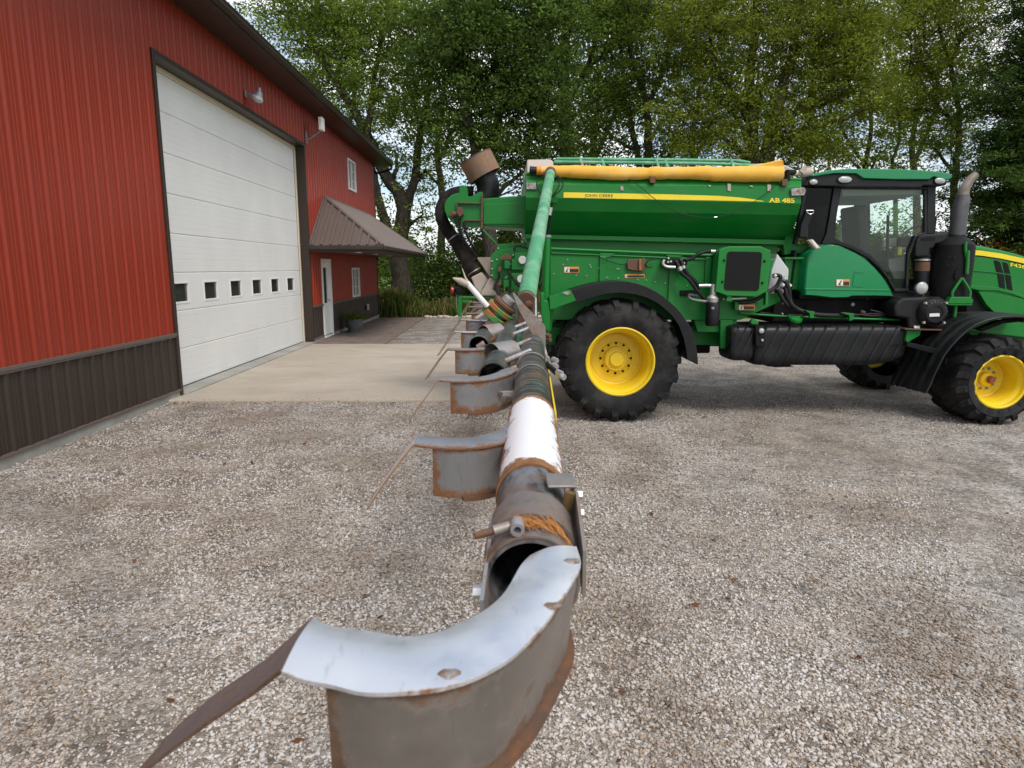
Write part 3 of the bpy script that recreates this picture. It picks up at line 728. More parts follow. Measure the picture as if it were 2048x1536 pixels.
def capline(a, b, nm, r=0.05): obj(nm, tube([a + np.array([0, 0, 0.01]), b + np.array([0, 0, 0.01])], r, 8), BROWNROOF, canopy, smooth=50)
capline(eC, rA, 'hip_cap', 0.045); capline(eD, rB, 'hip_cap', 0.045); capline(rA, rB, 'wall_flashing', 0.04); capline(eA, rA, 'wall_flashing', 0.03)
obj('canopy_fascia', join(box(WX + 0.035, CXf + 0.03, CY0 - 0.03, CY0 + 0.0, CZ - 0.15, CZ + 0.012), box(CXf + 0.0, CXf + 0.031, CY0 + 0.0005, CY1, CZ - 0.15, CZ + 0.012)), BROWN, canopy, bevel=0.004)
obj('canopy_gutter', join(box(CXf + 0.0315, CXf + 0.12, CY0 - 0.11, CY1 + 0.02, CZ - 0.10, CZ + 0.0), box(WX + 0.04, CXf + 0.031, CY0 - 0.11, CY0 - 0.0305, CZ - 0.10, CZ + 0.0)), BROWN, canopy, bevel=0.02)
obj('canopy_soffit', box(WX + 0.04, CXf - 0.001, CY0 + 0.002, CY1 - 0.002, CZ - 0.13, CZ - 0.11), BROWNROOF, canopy)
for (u, v) in ((714, 503.8), (755, 508), (785, 511.5)):
    p = onZ(u, v, CZ - 0.135) if False else None
for yy in (18.0, 20.4, 22.9):
    obj('recessed_light', lathe([(0.0, -0.02), (0.07, -0.015), (0.10, 0.0), (0.10, 0.01)], (-3.75, yy, CZ - 0.131), (0, 0, 1), 16), TRIMWHITE, canopy, smooth=50)
obj('outlet_box', join(box(WX + 0.0, WX + 0.07, 23.35, 23.47, 0.44, 0.62)), BLACKM, barn, bevel=0.006)
obj('outlet_box', join(box(WX + 0.0, WX + 0.08, 23.72, 23.86, 0.42, 0.64)), TAN, barn, bevel=0.01)

# things fixed to or standing by the barn
lamp = empty('wall_lamp', (WX, 13.2, 5.0), 'small galvanised barn lamp on the red wall above the white door', 'lamp')
lo = np.array([WX + 0.02, 13.2, 5.06])
def lpt(x, y, z): return lo + np.array([x, y, z]) * 0.72
obj('mount_plate', box(WX + 0.023, WX + 0.04, 13.15, 13.25, 5.0, 5.12), GREYP, lamp, bevel=0.004)
obj('arm', tube([lpt(0.0, 0, 0), lpt(0.28, 0, 0.01)], 0.022, 10), GREYP, lamp, smooth=50)
obj('photocell', lathe([(0.0, 0.065), (0.03, 0.06), (0.036, 0.0), (0.036, -0.035)], lpt(0.36, 0, 0.07), (0, 0, 1), 14), GREYP, lamp, smooth=50)
obj('housing', lathe([(0.0, 0.055), (0.05, 0.05), (0.08, 0.0), (0.093, -0.035)], lpt(0.34, 0, 0), (0.5, 0, 1), 18), GREYP, lamp, smooth=50)
obj('lamp_shade', lathe([(0.093, -0.035), (0.125, -0.085), (0.11, -0.12), (0.06, -0.145), (0.0, -0.15)], lpt(0.34, 0, 0), (0.5, 0, 1), 18), LENS, lamp, smooth=50)
ant = empty('wifi_antenna', (WX, 17.1, 5.0), 'white box antenna on a bent pole bracket under the barn eave', 'antenna')
obj('bracket', box(WX + 0.019, WX + 0.045, 17.02, 17.16, 4.86, 5.16), GREYP, ant, bevel=0.003)
obj('pole', tube(smoothline([(WX + 0.04, 17.09, 4.95), (WX + 0.16, 17.09, 5.02), (WX + 0.36, 17.09, 5.16), (WX + 0.40, 17.09, 5.36)], 4), 0.022, 8), GREYP, ant, smooth=50)
obj('antenna_box', box(WX + 0.37, WX + 0.46, 16.95, 17.20, 5.16, 5.46), TRIMWHITE, ant, bevel=0.012)

def leafquads(P, size, aspect, col, droop=0.3, seed=1, up=0.0):
    """diamond leaves: centre points P, per-leaf size and colour -> verts, quads, colours"""
    g = np.random.default_rng(seed); n = len(P)
    d = g.normal(size=(n, 3)); d[:, 2] = d[:, 2] * 0.6 - droop; d /= np.linalg.norm(d, axis=1)[:, None]
    e = g.normal(size=(n, 3)); e[:, 2] += up; s = np.cross(d, e); s /= (np.linalg.norm(s, axis=1)[:, None] + 1e-9)
    nn = np.cross(d, s)
    size = np.broadcast_to(size, n)[:, None]
    a = P - d * size * 0.5; b = P + s * size * aspect * 0.5 + nn * size * 0.06; c = P + d * size * 0.5; e2 = P - s * size * aspect * 0.5 + nn * size * 0.06
    V = np.stack([a, b, c, e2], 1).reshape(-1, 3)
    return V, np.repeat(col, 4, axis=0)
def quadmesh(name, V, C, mat, parent=None, origin=None):
    n = len(V) // 4
    c = np.array(origin if origin is not None else (V.min(0) + V.max(0)) / 2, float)
    me = bpy.data.meshes.new(name)
    me.vertices.add(n * 4); me.vertices.foreach_set('co', (V - c).astype(np.float32).ravel())
    me.loops.add(n * 4); me.loops.foreach_set('vertex_index', np.arange(n * 4, dtype=np.int32))
    me.polygons.add(n); me.polygons.foreach_set('loop_start', np.arange(0, n * 4, 4, dtype=np.int32))
    me.update(calc_edges=True)
    a = me.color_attributes.new('tint', 'FLOAT_COLOR', 'POINT')
    a.data.foreach_set('color', np.concatenate([C, np.ones((len(C), 1))], 1).astype(np.float32).ravel())
    me.materials.append(mat)
    return link_mesh(name, me, c, parent)

pot = empty('planter', (-4.33, 19.75, 0.03), 'round grey plastic planter with trailing plants beside the entry door', 'planter')
pc = (-4.33, 19.75, 0.03)
obj('pot', lathe([(0.0, 0.0), (0.16, 0.0), (0.20, 0.12), (0.225, 0.13), (0.23, 0.17), (0.235, 0.18), (0.25, 0.34), (0.265, 0.35), (0.265, 0.39), (0.235, 0.39), (0.22, 0.33), (0.0, 0.33)], pc, (0, 0, 1), 32), mat_paint('grey_pot', (0.075, 0.085, 0.09), 0.5, (0.2, 0.18, 0.15), 0.4, 8), pot, smooth=40)
Pp = np.array(pc) + np.stack([rng.normal(0, 0.17, 900), rng.normal(0, 0.17, 900), 0.38 + np.abs(rng.normal(0, 0.09, 900))], 1)
cc = np.array([0.07, 0.12, 0.025])[None] * (0.5 + rng.random((900, 1))) + np.array([0.06, 0.02, 0])[None] * (rng.random((900, 1)) ** 2)
obj_ = quadmesh('plant', *leafquads(Pp, 0.10, 0.16, cc, 0.0, 3), LEAF, pot)
# ================================================================== FERTILISER SPREADER
YC = 9.40                                      # the machine's centre line runs along X at this distance
mach = empty('fertilizer_spreader', (3.4, YC, 0), 'green and yellow self-propelled fertiliser spreader with an air boom swung out', 'spreader')
def P(name, vf, mat, parent=None, **k): return obj(name, vf, mat, parent or mach, **k)
def zz(scale, ox, oy):                         # pixel of an enlarged crop of the photo -> pixel of the photo
    return lambda pts: [(ox + p[0] / scale, oy + p[1] / scale) + tuple(p[2:]) for p in pts]
Z1 = zz(5.12, 840, 280); Z2 = zz(4.6545, 1200, 280); Z3 = zz(4.197, 1560, 300); Z4 = zz(4.6545, 1040, 540); Z5 = zz(3.16, 1400, 560)
Z6 = zz(5.12, 780, 560); Z7 = zz(3.84, 700, 760); Z8 = zz(2.048, 260, 1020); Z9 = zz(7.68, 900, 480); ZA = zz(7.68, 1480, 480)
ZB = zz(6.4, 1900, 440); ZC = zz(5.907, 1780, 380)

# ---- hopper: creased sheet sides that lean in towards the floor
cre = [(348, 359, 8.50, 1602), (369, 374, 8.40, 1603), (395, 407, 8.392, 1602), (420.5, 430, 8.46, 1596), (440, 450, 8.58, 1589), (468.5, 480, 8.80, 1573)]
XL = 0.30
near = []
for vl, vr, y, ur in cre:
    a = onY(1052, vl, y); a[0] = XL; b = onY(ur, vr, y)
    near.append((a, b))
far = [(np.array([a[0], 2 * YC - a[1], a[2]]), np.array([b[0], 2 * YC - b[1], b[2]])) for a, b in near]
ring = near + far[::-1]
hv = [p[0] for p in ring] + [p[1] for p in ring]
n_ = len(ring)
hf = [(i, i + 1, n_ + i + 1, n_ + i) for i in range(len(near) - 1)] + [(i, i + 1, n_ + i + 1, n_ + i) for i in range(len(near), n_ - 1)]
hf += [tuple(range(n_)), tuple(range(2 * n_ - 1, n_ - 1, -1)), (len(near) - 1, len(near), n_ + len(near), n_ + len(near) - 1)]
hopper = P('hopper', (hv, hf), GREEN)
P('hopper_load_screen', slab([near[0][0] + np.array([0.02, 0.02, -0.06]), near[0][1] + np.array([-0.02, 0.02, -0.06]), far[0][1] + np.array([-0.02, -0.02, -0.06]), far[0][0] + np.array([0.02, -0.02, -0.06])], (0, 0, -0.02)), GREYP, hopper)
for s in (0, 1):
    src = near if s == 0 else far
    sg = -1 if s == 0 else 1
    a, b = src[0]; P('rim_rail', tube([a, b], 0.022, 8), GREEN, hopper, smooth=50)
fl0 = onY(1050, 468.5, 8.72); fl1 = onY(1573, 480, 8.72); fl2 = onY(1569, 489.5, 8.72); fl3 = onY(1050, 477, 8.72)
fl0[0] = fl3[0] = XL
P('lower_flange', slab([fl0, fl1, fl2, fl3], (0, 0.06, 0)), GREEN, hopper, bevel=0.006)
sill0 = fl3 + np.array([0.02, 0.12, 0.06]); sill1 = fl2 + np.array([-0.02, 0.12, 0.06])
P('hopper_sill', slab([sill0, sill1, sill1 + np.array([-0.05, 0, -0.34]), sill0 + np.array([0, 0, -0.34])], (0, 2 * (YC - sill0[1]), 0)), GREEN)
# body decals
ys_ = 8.394
def decal(pix, y, mat, name, th=0.003, parent=None): return P(name, prism(pix, y - th, y), mat, parent or hopper)
decal(Z1([(1470, 535)]) + Z2([(0, 493), (600, 505), (1100, 520), (1300, 535), (1450, 555), (1525, 569), (1525, 573), (1000, 561), (600, 555), (0, 543)]) + Z1([(1470, 590)]), 8.391, YDECAL, 'yellow_stripe')
def text3(body, u0, u1, vt, vb, slope, y, mat, name, parent, bold=0.0, th=0.002, spacing=1.0):
    cu = bpy.data.curves.new('lettering', 'FONT'); cu.body = body; cu.offset = bold; cu.space_character = spacing
    to = bpy.data.objects.new('lettering', cu); col.objects.link(to)
    dg = bpy.context.evaluated_depsgraph_get(); me = bpy.data.meshes.new_from_object(to.evaluated_get(dg))
    V = np.array([v.co[:] for v in me.vertices]); Fq = [tuple(p.vertices) for p in me.polygons]
    bpy.data.objects.remove(to); bpy.data.curves.remove(cu); bpy.data.meshes.remove(me)
    mn, mx = V.min(0), V.max(0)
    W = []
    for p in V:
        s = (p[0] - mn[0]) / (mx[0] - mn[0]); t = (p[1] - mn[1]) / (mx[1] - mn[1])
        u = u0 + (u1 - u0) * s; v = vb + (vt - vb) * t + slope * (u - u0)
        W.append(onY(u, v, y))
    return P(name, (W, Fq), mat, parent)
text3('JOHN DEERE', 1169, 1226, 388, 395.5, 0.01, 8.386, BLACKD, 'lettering', hopper, 0.0)
text3('AB 485', 1538, 1589, 395.5, 405, 0.02, 8.389, YDECAL, 'lettering', hopper, 0.03)
# corner plates and rust marks
for pts in ([(1090, 440), (1200, 440), (1200, 505), (1090, 505)],):
    P('corner_plate', prism(Z1(pts), 8.37, 8.392), RUSTY, hopper, bevel=0.003)
P('corner_plate', prism(Z2([(1780, 455), (1900, 440), (1920, 470), (1900, 515), (1785, 518)]), 8.36, 8.39), RUSTY, hopper, bevel=0.003)
for (x, y, w, h) in [(205, 450, 26, 40), (1203, 440, 30, 70), (1575, 445, 32, 65), (1020, 425, 22, 16), (1410, 430, 26, 16)]:
    decal(Z2([(x - w / 2, y - h / 2), (x + w / 2, y - h / 2 + 4), (x + w / 2, y + h / 2), (x - w / 2, y + h / 2 - 3)]), 8.389, TAN, 'tape_residue')
# tarp roll
L0 = onY(1080, 342, 8.42); L1 = onY(1563, 346, 8.42)
rings = []
nx_ = 110
for i in range(nx_ + 1):
    s = i / nx_; c = L0 + (L1 - L0) * s
    rr = 0.062 + 0.010 * math.sin(s * 9) + 0.012 * s
    if s > 0.45: rr += 0.012
    if s < 0.06: rr = 0.045 + 0.02 * s / 0.06
    c = c + np.array([0, 0, -0.01 * math.sin(s * math.pi) - (0.012 if s > 0.7 else 0)])
    rg = []
    for j in range(28):
        a = 2 * math.pi * j / 28
        wr = 0.0022 * math.sin(a * 2 + s * 60 + 2 * math.sin(s * 13)) + 0.0018 * math.sin(a * 3 + s * 131 + 3 * math.sin(s * 7 + 1)) + 0.0012 * math.sin(s * 240 + 5 * math.sin(s * 31) + a)
        sag = 0.025 * max(0, -math.sin(a)) * math.exp(-((s - 0.35) / 0.14) ** 2)
        rg.append(c + (rr + wr + sag) * np.array([0, math.cos(a), math.sin(a)]))
    rings.append(rg)
tarp = P('tarp_roll', loft(rings), TARP, smooth=70)
fp = Z2([(1300, 262), (1450, 235), (1580, 205), (1697, 178), (1702, 190), (1722, 275), (1735, 345), (1500, 350), (1300, 330)])
fa = [onY(u, v, 8.40 + 0.05 * i / 8) for i, (u, v) in enumerate(fp)]
P('tarp_flap', slab(fa, (0.01, 0.10, 0.0)), TARP, tarp, bevel=0.015, smooth=60)
P('roll_end', tube([onY(1059, 340, 8.42), onY(1073, 341, 8.42)], 0.045, 14), BLACKP, tarp, smooth=50)
P('roll_collar', tube([onY(1073, 341, 8.42), onY(1082, 341, 8.42)], 0.055, 14), mat_paint('orange_roll', (0.75, 0.28, 0.02), 0.5), tarp, smooth=50)
for u, v in ((1305.5, 358), (1570, 364)):
    P('tarp_bracket', join(prism([(u - 6, v - 6), (u + 6, v - 6), (u + 5, v + 8), (u - 5, v + 8)], 8.36, 8.42)), RUST, tarp, bevel=0.004)
P('tarp_motor', join(tube([onY(1575, 341, 8.40), onY(1575, 362, 8.40)], 0.03, 10), tube([onY(1588, 345, 8.5), onY(1574, 345, 8.40)], 0.035, 10)), BLACKM, tarp, smooth=50)
# tarp bows and end caps
P('tarp_end_cap', slab([onY(1054, 345, 8.55), onY(1054, 319, 8.75), onY(1100, 318, 8.75), onY(1107, 322, 8.7), onY(1108, 345, 8.55)], (0, 1.5, 0)), TAN, hopper, bevel=0.02)
ec = Z2([(1370, 245), (1430, 222), (1530, 215), (1640, 218), (1740, 235), (1790, 265), (1815, 310), (1800, 345), (1370, 345)])
P('tarp_end_cap', slab([onY(u, v, 8.65) for u, v in ec], (0, 1.5, 0)), TAN, hopper, bevel=0.02)
P('gearbox', join(tube([onY(u, v, 8.55) for u, v in Z2([(1870, 310), (1960, 300)])], 0.06, 14), tube([onY(u, v, 8.55) for u, v in Z2([(1930, 300), (1945, 250)])], 0.035, 12), tube([onY(u, v, 8.5) for u, v in Z2([(1790, 315), (1880, 312)])], 0.03, 10)), TAN, hopper, smooth=50)
P('gearbox_guard', prism(Z2([(1860, 290), (1915, 225), (1930, 270), (1900, 320)]), 8.45, 8.48), TAN, hopper, bevel=0.004)
for pts, y in (([(1113, 318), (1250, 319), (1390, 320.5), (1470, 321.5), (1500, 326)], 8.95), ([(1108, 324), (1250, 325.5), (1400, 327), (1480, 330), (1508, 331)], 8.80)):
    P('catwalk_rail', ptube([(u, v, y) for u, v in pts], 0.021, 8, 3), GREENW, hopper, smooth=50)
    yy2 = 2 * YC - y
    q = [onY(u, v, y) for u, v in pts]
    P('catwalk_rail', tube([p + np.array([0, yy2 - y, 0]) for p in q], 0.021, 8), GREENW, hopper, smooth=50)
for u in (1161, 1204, 1312, 1330, 1462):
    a = onY(u, 319, 8.88); b = onY(u + 7, 340, 8.62)
    P('rail_stanchion', tube([a, b], 0.018, 8), GREENW if u != 1161 else RUSTY, hopper, smooth=50)
# hanging bungee and lines
P('bungee_cord', ptube([(u, v, 8.36) for u, v in Z2([(270, 362), (380, 440), (480, 525), (600, 610), (720, 670), (860, 708), (980, 722), (1070, 718), (1180, 695), (1330, 635), (1480, 545), (1580, 470), (1645, 415)])], 0.0042, 6, 4), HOSE, hopper)
P('bungee_hook', ptube([(u, v, 8.355) for u, v in Z2([(1062, 720), (1090, 717)])], 0.007, 6), SILVER, hopper)
# ---- boom riser pipe and its lines
rz = [onY(1101, 346, 8.25), onY(1096, 372, 7.4), onY(1084, 420, 6.2), onY(1069, 490, 5.0), onY(1053, 590, 3.9)]
top_, bot_ = onY(1101, 346, 8.30), onY(1053, 597, 3.92)
riser = P('boom_riser_pipe', tube([top_ + (bot_ - top_) * t for t in np.linspace(0, 1, 24)], [0.054 + 0.0012 * math.sin(t * 9) for t in range(24)], 24), GREENW, smooth=60)
P('riser_joint', join(tube([top_ + np.array([0, 0, 0.02]), top_ + (bot_ - top_) * 0.012], 0.062, 14), ball(top_ + np.array([-0.05, 0, -0.02]), 0.05, 6)), RUST, riser, smooth=60)
for pts in ([(1215, 395, 8.2), (1195, 440, 8.15), (1200, 500, 8.1), (1240, 555, 8.1)], [(1400, 370, 8.2), (1425, 430, 8.15), (1410, 500, 8.1), (1345, 585, 8.1)], [(1410, 365, 8.2), (1460, 430, 8.15), (1450, 500, 8.1), (1345, 590, 8.1)]):
    P('hydraulic_line', ptube(Z1(pts), 0.007, 6), HOSE, riser)
P('strut_pivot', join(tube([onY(1108, 398, 8.15), onY(1108, 398, 8.32)], 0.045, 12), prism(Z1([(1345, 590), (1400, 595), (1410, 640), (1360, 660), (1345, 720), (1330, 700)]), 8.2, 8.3)), GREEN, mach, bevel=0.004)
P('strut_rod', ptube([(u, v, 8.18) for u, v in Z1([(1345, 650), (1330, 800), (1308, 990)])], 0.018, 8), BLACKM, mach, smooth=50)
P('strut_rod', ptube([(u, v, 8.16) for u, v in Z1([(1340, 690), (1325, 770)])], 0.026, 8), SILVER, mach, smooth=50)
mast = P('mast_cylinder', tube([onY(1094.5, 473, 8.15), onY(1092, 560, 8.15), onY(1091, 655, 8.15)], 0.042, 18), GREEN, smooth=50)
P('mast_cap', tube([onY(1095, 470, 8.15), onY(1095, 475, 8.15)], 0.047, 16), GREYP, mast, smooth=40)
P('mast_bracket', prism(Z4([(190, 220), (230, 220), (230, 280), (270, 300), (280, 380), (275, 560), (230, 560), (200, 420)]), 8.06, 8.2), GREEN, mast, bevel=0.006)
# ---- side body under the hopper
body = P('side_body', prism([(1100, 503), (1560, 518), (1560, 604), (1480, 640), (1100, 640)], 8.52, 10.28), GREEN, bevel=0.01)
P('body_rail', ptube([(1102, 497.5, 8.50), (1440, 511.5, 8.50)], 0.020, 8, smooth=False), GREEN, body, smooth=50)
P('body_rail', ptube([(1102, 506, 8.51), (1440, 520, 8.51)], 0.012, 8, smooth=False), GREEN, body, smooth=50)
for pts in ([(1200, 512), (1212, 512.5), (1211, 575), (1198, 575)], [(1340, 518), (1352, 518), (1349, 640), (1334, 640)], [(1412, 514), (1424, 514), (1420, 570), (1409, 570)]):
    P('body_post', prism(pts, 8.49, 8.53), GREEN, body, bevel=0.006)
P('body_gusset', prism(Z2([(0, 1055), (140, 1058), (90, 1090), (60, 1100), (0, 1095)]), 8.492, 8.53), GREEN, body, bevel=0.003)
P('body_gusset', prism(Z2([(600, 1065), (780, 1072), (740, 1095), (640, 1090)]), 8.488, 8.53), GREEN, body, bevel=0.003)
P('body_slot', prism(Z2([(745, 1400), (900, 1395), (905, 1450), (745, 1455)]), 8.505, 8.53), BLACKM, body)
bo = []
for (x, y) in [(1370, 1370), (1465, 1275), (1510, 1225), (1600, 1385), (1740, 1280), (1830, 1310), (1920, 1410), (2020, 1320), (1750, 1300), (1705, 1390), (1985, 1475), (1925, 1230)]:
    u, v = Z1([(x, y)])[0]; p = onY(u, v, 8.52); bo.append(hexnut(p, (0, -1, 0), 0.011, 0.008))
for (x, y) in [(60, 1280), (175, 1200), (350, 1300), (430, 1305), (515, 1320), (605, 1330), (20, 1160), (700, 1345), (810, 1355), (170, 1285), (240, 1140)]:
    u, v = Z2([(x, y)])[0]; p = onY(u, v, 8.52); bo.append(hexnut(p, (0, -1, 0), 0.011, 0.008))
tag(P('body_bolts', join(*bo), GREYP, body), kind='stuff')
def warning(x0, y0, x1, y1, zf, yp, split=0.36, parent=None):
    (u0, v0), (u1, v1) = zf([(x0, y0), (x1, y1)])
    d = P('warning_decal', prism([(u0, v0), (u1, v0), (u1, v1), (u0, v1)], yp - 0.004, yp), ORANGE, parent or body)
    us = u0 + (u1 - u0) * split; m = 0.06 * (v1 - v0)
    P('decal_picture', prism([(u0 + 1, v0 + 1.0), (us, v0 + 1.0), (us, v1 - 1.0), (u0 + 1, v1 - 1.0)], yp - 0.006, yp - 0.0041), WHITED, d)
    P('decal_figure', prism([(u0 + (us - u0) * 0.25, v1 - 2), (u0 + (us - u0) * 0.45, v0 + (v1 - v0) * 0.55), (u0 + (us - u0) * 0.7, v0 + 2.2), (u0 + (us - u0) * 0.85, v0 + 3), (u0 + (us - u0) * 0.6, v0 + (v1 - v0) * 0.65), (u0 + (us - u0) * 0.75, v1 - 2)], yp - 0.007, yp - 0.0061), BLACKD, d)
    vm = v0 + (v1 - v0) * 0.35
    P('decal_text_block', prism([(us + 0.5, vm), (u1 - 1, vm), (u1 - 1, v1 - 1.2), (us + 0.5, v1 - 1.2)], yp - 0.006, yp - 0.0041), BLACKD, d)
warning(1475, 1298, 1628, 1360, Z1, 8.518)
warning(230, 1248, 415, 1285, Z2, 8.518, 0.12)
warning(245, 155, 345, 190, Z5, 8.40, 0.3)
# box with cables, valve block, filter
P('junction_box', prism(Z2([(250, 1130), (270, 1110), (380, 1105), (420, 1095), (430, 1190), (390, 1225), (260, 1205)]), 8.47, 8.53), RUST, body, bevel=0.006)
P('junction_lever', prism(Z2([(365, 1110), (385, 1105), (385, 1215), (365, 1215)]), 8.44, 8.47), GREENRUST, body, bevel=0.003)
P('cable', ptube([(u, v, 8.46) for u, v in Z2([(0, 1095), (100, 1130), (180, 1155), (250, 1160)])], 0.006, 6), HOSE, body)
P('cable', ptube([(u, v, 8.46) for u, v in Z2([(520, 1100), (450, 1125), (425, 1160), (450, 1185), (490, 1180)])], 0.008, 6), HOSE, body)
vb = P('valve_block', prism(Z2([(590, 1110), (700, 1100), (810, 1105), (815, 1165), (720, 1190), (600, 1185), (580, 1150)]), 8.40, 8.52), BLACKM, body, bevel=0.01)
P('valve_pipe', ptube([(u, v, 8.37) for u, v in Z2([(600, 1115), (585, 1150), (620, 1180), (700, 1185)])], 0.02, 8), SILVER, vb, smooth=50)
for x, y in [(635, 1100), (632, 1135), (658, 1130), (710, 1130), (755, 1120), (780, 1145)]:
    u, v = Z2([(x, y)])[0]; P('valve_bolt', hexnut(onY(u, v, 8.402), (0, -1, 0), 0.013, 0.02), SILVER, vb)
for pts in ([(710, 1130, 8.37), (740, 1190, 8.34), (760, 1240, 8.34), (830, 1300, 8.34), (920, 1420, 8.35), (980, 1480, 8.36)], [(755, 1120, 8.37), (775, 1180, 8.35), (810, 1240, 8.35), (880, 1310, 8.36), (930, 1380, 8.38)]):
    P('hydraulic_hose', ptube(Z2(pts), 0.024, 10), HOSE, vb, smooth=60)
P('hydraulic_hose', ptube(Z2([(800, 1120, 8.38), (860, 1100, 8.38), (930, 1055, 8.38), (1020, 1035, 8.4), (1110, 1040, 8.4)]), 0.022, 10), HOSE, vb, smooth=60)
P('hose_fitting', ptube(Z2([(735, 1180, 8.34), (750, 1215, 8.34)]), 0.028, 10), SILVER, vb, smooth=40)
P('hose_fitting', ptube(Z2([(770, 1170, 8.35), (780, 1195, 8.35)]), 0.027, 10), SILVER, vb, smooth=40)
P('hose_fitting', ptube(Z2([(1030, 1037, 8.4), (1090, 1040, 8.4)]), 0.026, 10), SILVER, vb, smooth=40)
flt = P('oil_filter', lathe([(0.0, -0.30), (0.07, -0.295), (0.085, -0.26), (0.085, -0.02), (0.075, 0.0), (0.0, 0.0)], onY(1426, 604, 8.33), (0, 0, 1), 24), BLACKP, body, smooth=40)
P('filter_head', join(lathe([(0.0, 0.0), (0.07, 0.0), (0.075, 0.05), (0.04, 0.09), (0.04, 0.22), (0.0, 0.22)], onY(1425, 604, 8.33), (0, 0, 1), 18)), SILVER, flt, smooth=40)
P('filter_pipe', ptube(Z2([(920, 1358, 8.33), (1000, 1355, 8.33), (1045, 1365, 8.33), (1045, 1430, 8.33)]), 0.024, 10), SILVER, flt, smooth=50)
P('filter_pipe', ptube(Z2([(1030, 1500, 8.33), (960, 1500, 8.35), (850, 1480, 8.4), (830, 1440, 8.45), (900, 1450, 8.45)]), 0.016, 8), GREYP, flt, smooth=50)
text3('Q', 1423.5, 1428.5, 614, 618.5, 0, 8.243, WHITED, 'filter_mark', flt)
# chassis rails below
P('chassis_rail', prism([(1388, 606), (1480, 606), (1470, 665), (1395, 664), (1388, 640)], 8.56, 8.72), GREEN, bevel=0.008)
P('chassis_rail', slab([(0.15, 8.9, 1.12), (7.2, 8.9, 1.10), (7.2, 8.9, 0.86), (0.15, 8.9, 0.88)], (0, 0.16, 0)), GREEN, bevel=0.01)
P('chassis_rail', slab([(0.15, 9.74, 1.12), (7.2, 9.74, 1.10), (7.2, 9.74, 0.86), (0.15, 9.74, 0.88)], (0, 0.16, 0)), GREEN, bevel=0.01)
P('rear_plate', prism([(1441, 640), (1466, 640), (1464, 697), (1441, 697)], 8.50, 8.56), GREEN, bevel=0.004)
P('rear_axle', join(tube([(1.45, 8.5, 0.757), (1.45, 10.3, 0.757)], 0.13, 18), box(1.2, 1.7, 9.15, 9.65, 0.55, 1.0)), BLACKM, bevel=0.01)
P('front_axle', join(tube([(6.0, 8.2, 0.54), (6.0, 10.6, 0.54)], 0.10, 18), box(5.8, 6.2, 9.1, 9.7, 0.5, 0.95)), BLACKM, bevel=0.01)
P('drive_shaft', tube([(1.45, YC, 0.80), (2.9, YC, 0.86), (6.0, YC, 0.80)], 0.06, 12), BLACKM, smooth=50)
P('transmission', join(box(3.9, 5.0, 9.05, 9.75, 0.62, 1.25), box(2.2, 2.9, 9.2, 9.6, 0.72, 1.05)), BLACKM, bevel=0.03)
# cooler
oct_ = Z2([(1110, 1020), (1200, 990), (1500, 990), (1590, 1030), (1585, 1150), (1560, 1410), (1450, 1458), (1185, 1450), (1075, 1408)])
cool = P('oil_cooler', prism(oct_, 8.24, 8.46), GREEN, bevel=0.008)
P('cooler_core', prism(Z2([(1205, 1038), (1490, 1042), (1510, 1060), (1480, 1385), (1462, 1405), (1175, 1398), (1155, 1380), (1185, 1055)]), 8.232, 8.2405), CORE, cool)
for x, y in [(1155, 1120), (1530, 1128), (1138, 1320), (1510, 1330)]:
    u, v = Z2([(x, y)])[0]; P('cooler_knob', lathe([(0.0, 0.02), (0.012, 0.018), (0.016, 0.0)], onY(u, v, 8.241), (0, -1, 0), 10), BLACKM, cool, smooth=60)
P('cooler_bracket', prism(Z2([(1185, 1450), (1230, 1450), (1225, 1505), (1175, 1500)]), 8.26, 8.32), GREEN, cool, bevel=0.004)
P('cooler_manifold', join(tube([onY(1445, 598, 8.36), onY(1492, 596, 8.36)], 0.018, 10)), SILVER, cool, smooth=40)
P('cooler_leg', prism(Z2([(1545, 1420), (1568, 1418), (1562, 1536), (1540, 1536)]), 8.28, 8.36), GREEN, cool, bevel=0.004)
P('decal_plate', prism([(1470, 604), (1516, 604), (1514, 621), (1470, 620)], 8.40, 8.46), GREEN, body, bevel=0.004)
# reservoir with hoses
res = P('silver_tank', prism(ZA([(575, 205), (640, 290), (755, 450), (755, 500), (740, 640), (700, 820), (430, 830), (430, 760), (480, 470), (520, 360), (550, 280)]), 8.50, 8.80), TANK, bevel=0.02, seg=3)
for pts, r in (([(510, 550, 8.46), (560, 540, 8.42), (620, 560, 8.40), (610, 620, 8.40), (540, 730, 8.40), (430, 800, 8.38), (300, 890, 8.36), (150, 950, 8.36), (0, 960, 8.36)], 0.025),
               ([(660, 610, 8.46), (700, 640, 8.42), (750, 760, 8.40), (760, 900, 8.40), (800, 1000, 8.38), (880, 1060, 8.38), (1000, 1110, 8.36), (1200, 1150, 8.34), (1450, 1160, 8.34), (1700, 1160, 8.4)], 0.03),
               ([(655, 715, 8.46), (700, 740, 8.42), (720, 850, 8.40), (790, 1000, 8.40), (900, 1085, 8.40), (1060, 1130, 8.38)], 0.03),
               ([(540, 790, 8.46), (600, 790, 8.42), (640, 880, 8.40), (720, 990, 8.40), (860, 1080, 8.40), (1000, 1130, 8.40)], 0.025)):
    P('tank_hose', ptube(ZA(pts), r, 10, 5), HOSE, res, smooth=60)
for x, y in ((680, 590), (755, 700), (650, 690), (530, 545)):
    u, v = ZA([(x, y)])[0]; P('hose_clamp', tube([onY(u - 2, v - 1, 8.42), onY(u + 2, v + 2, 8.42)], 0.032, 10), SILVER, res, smooth=40)
for pts in ([(480, 255, 0), (1010, 265, 0)],):
    pass
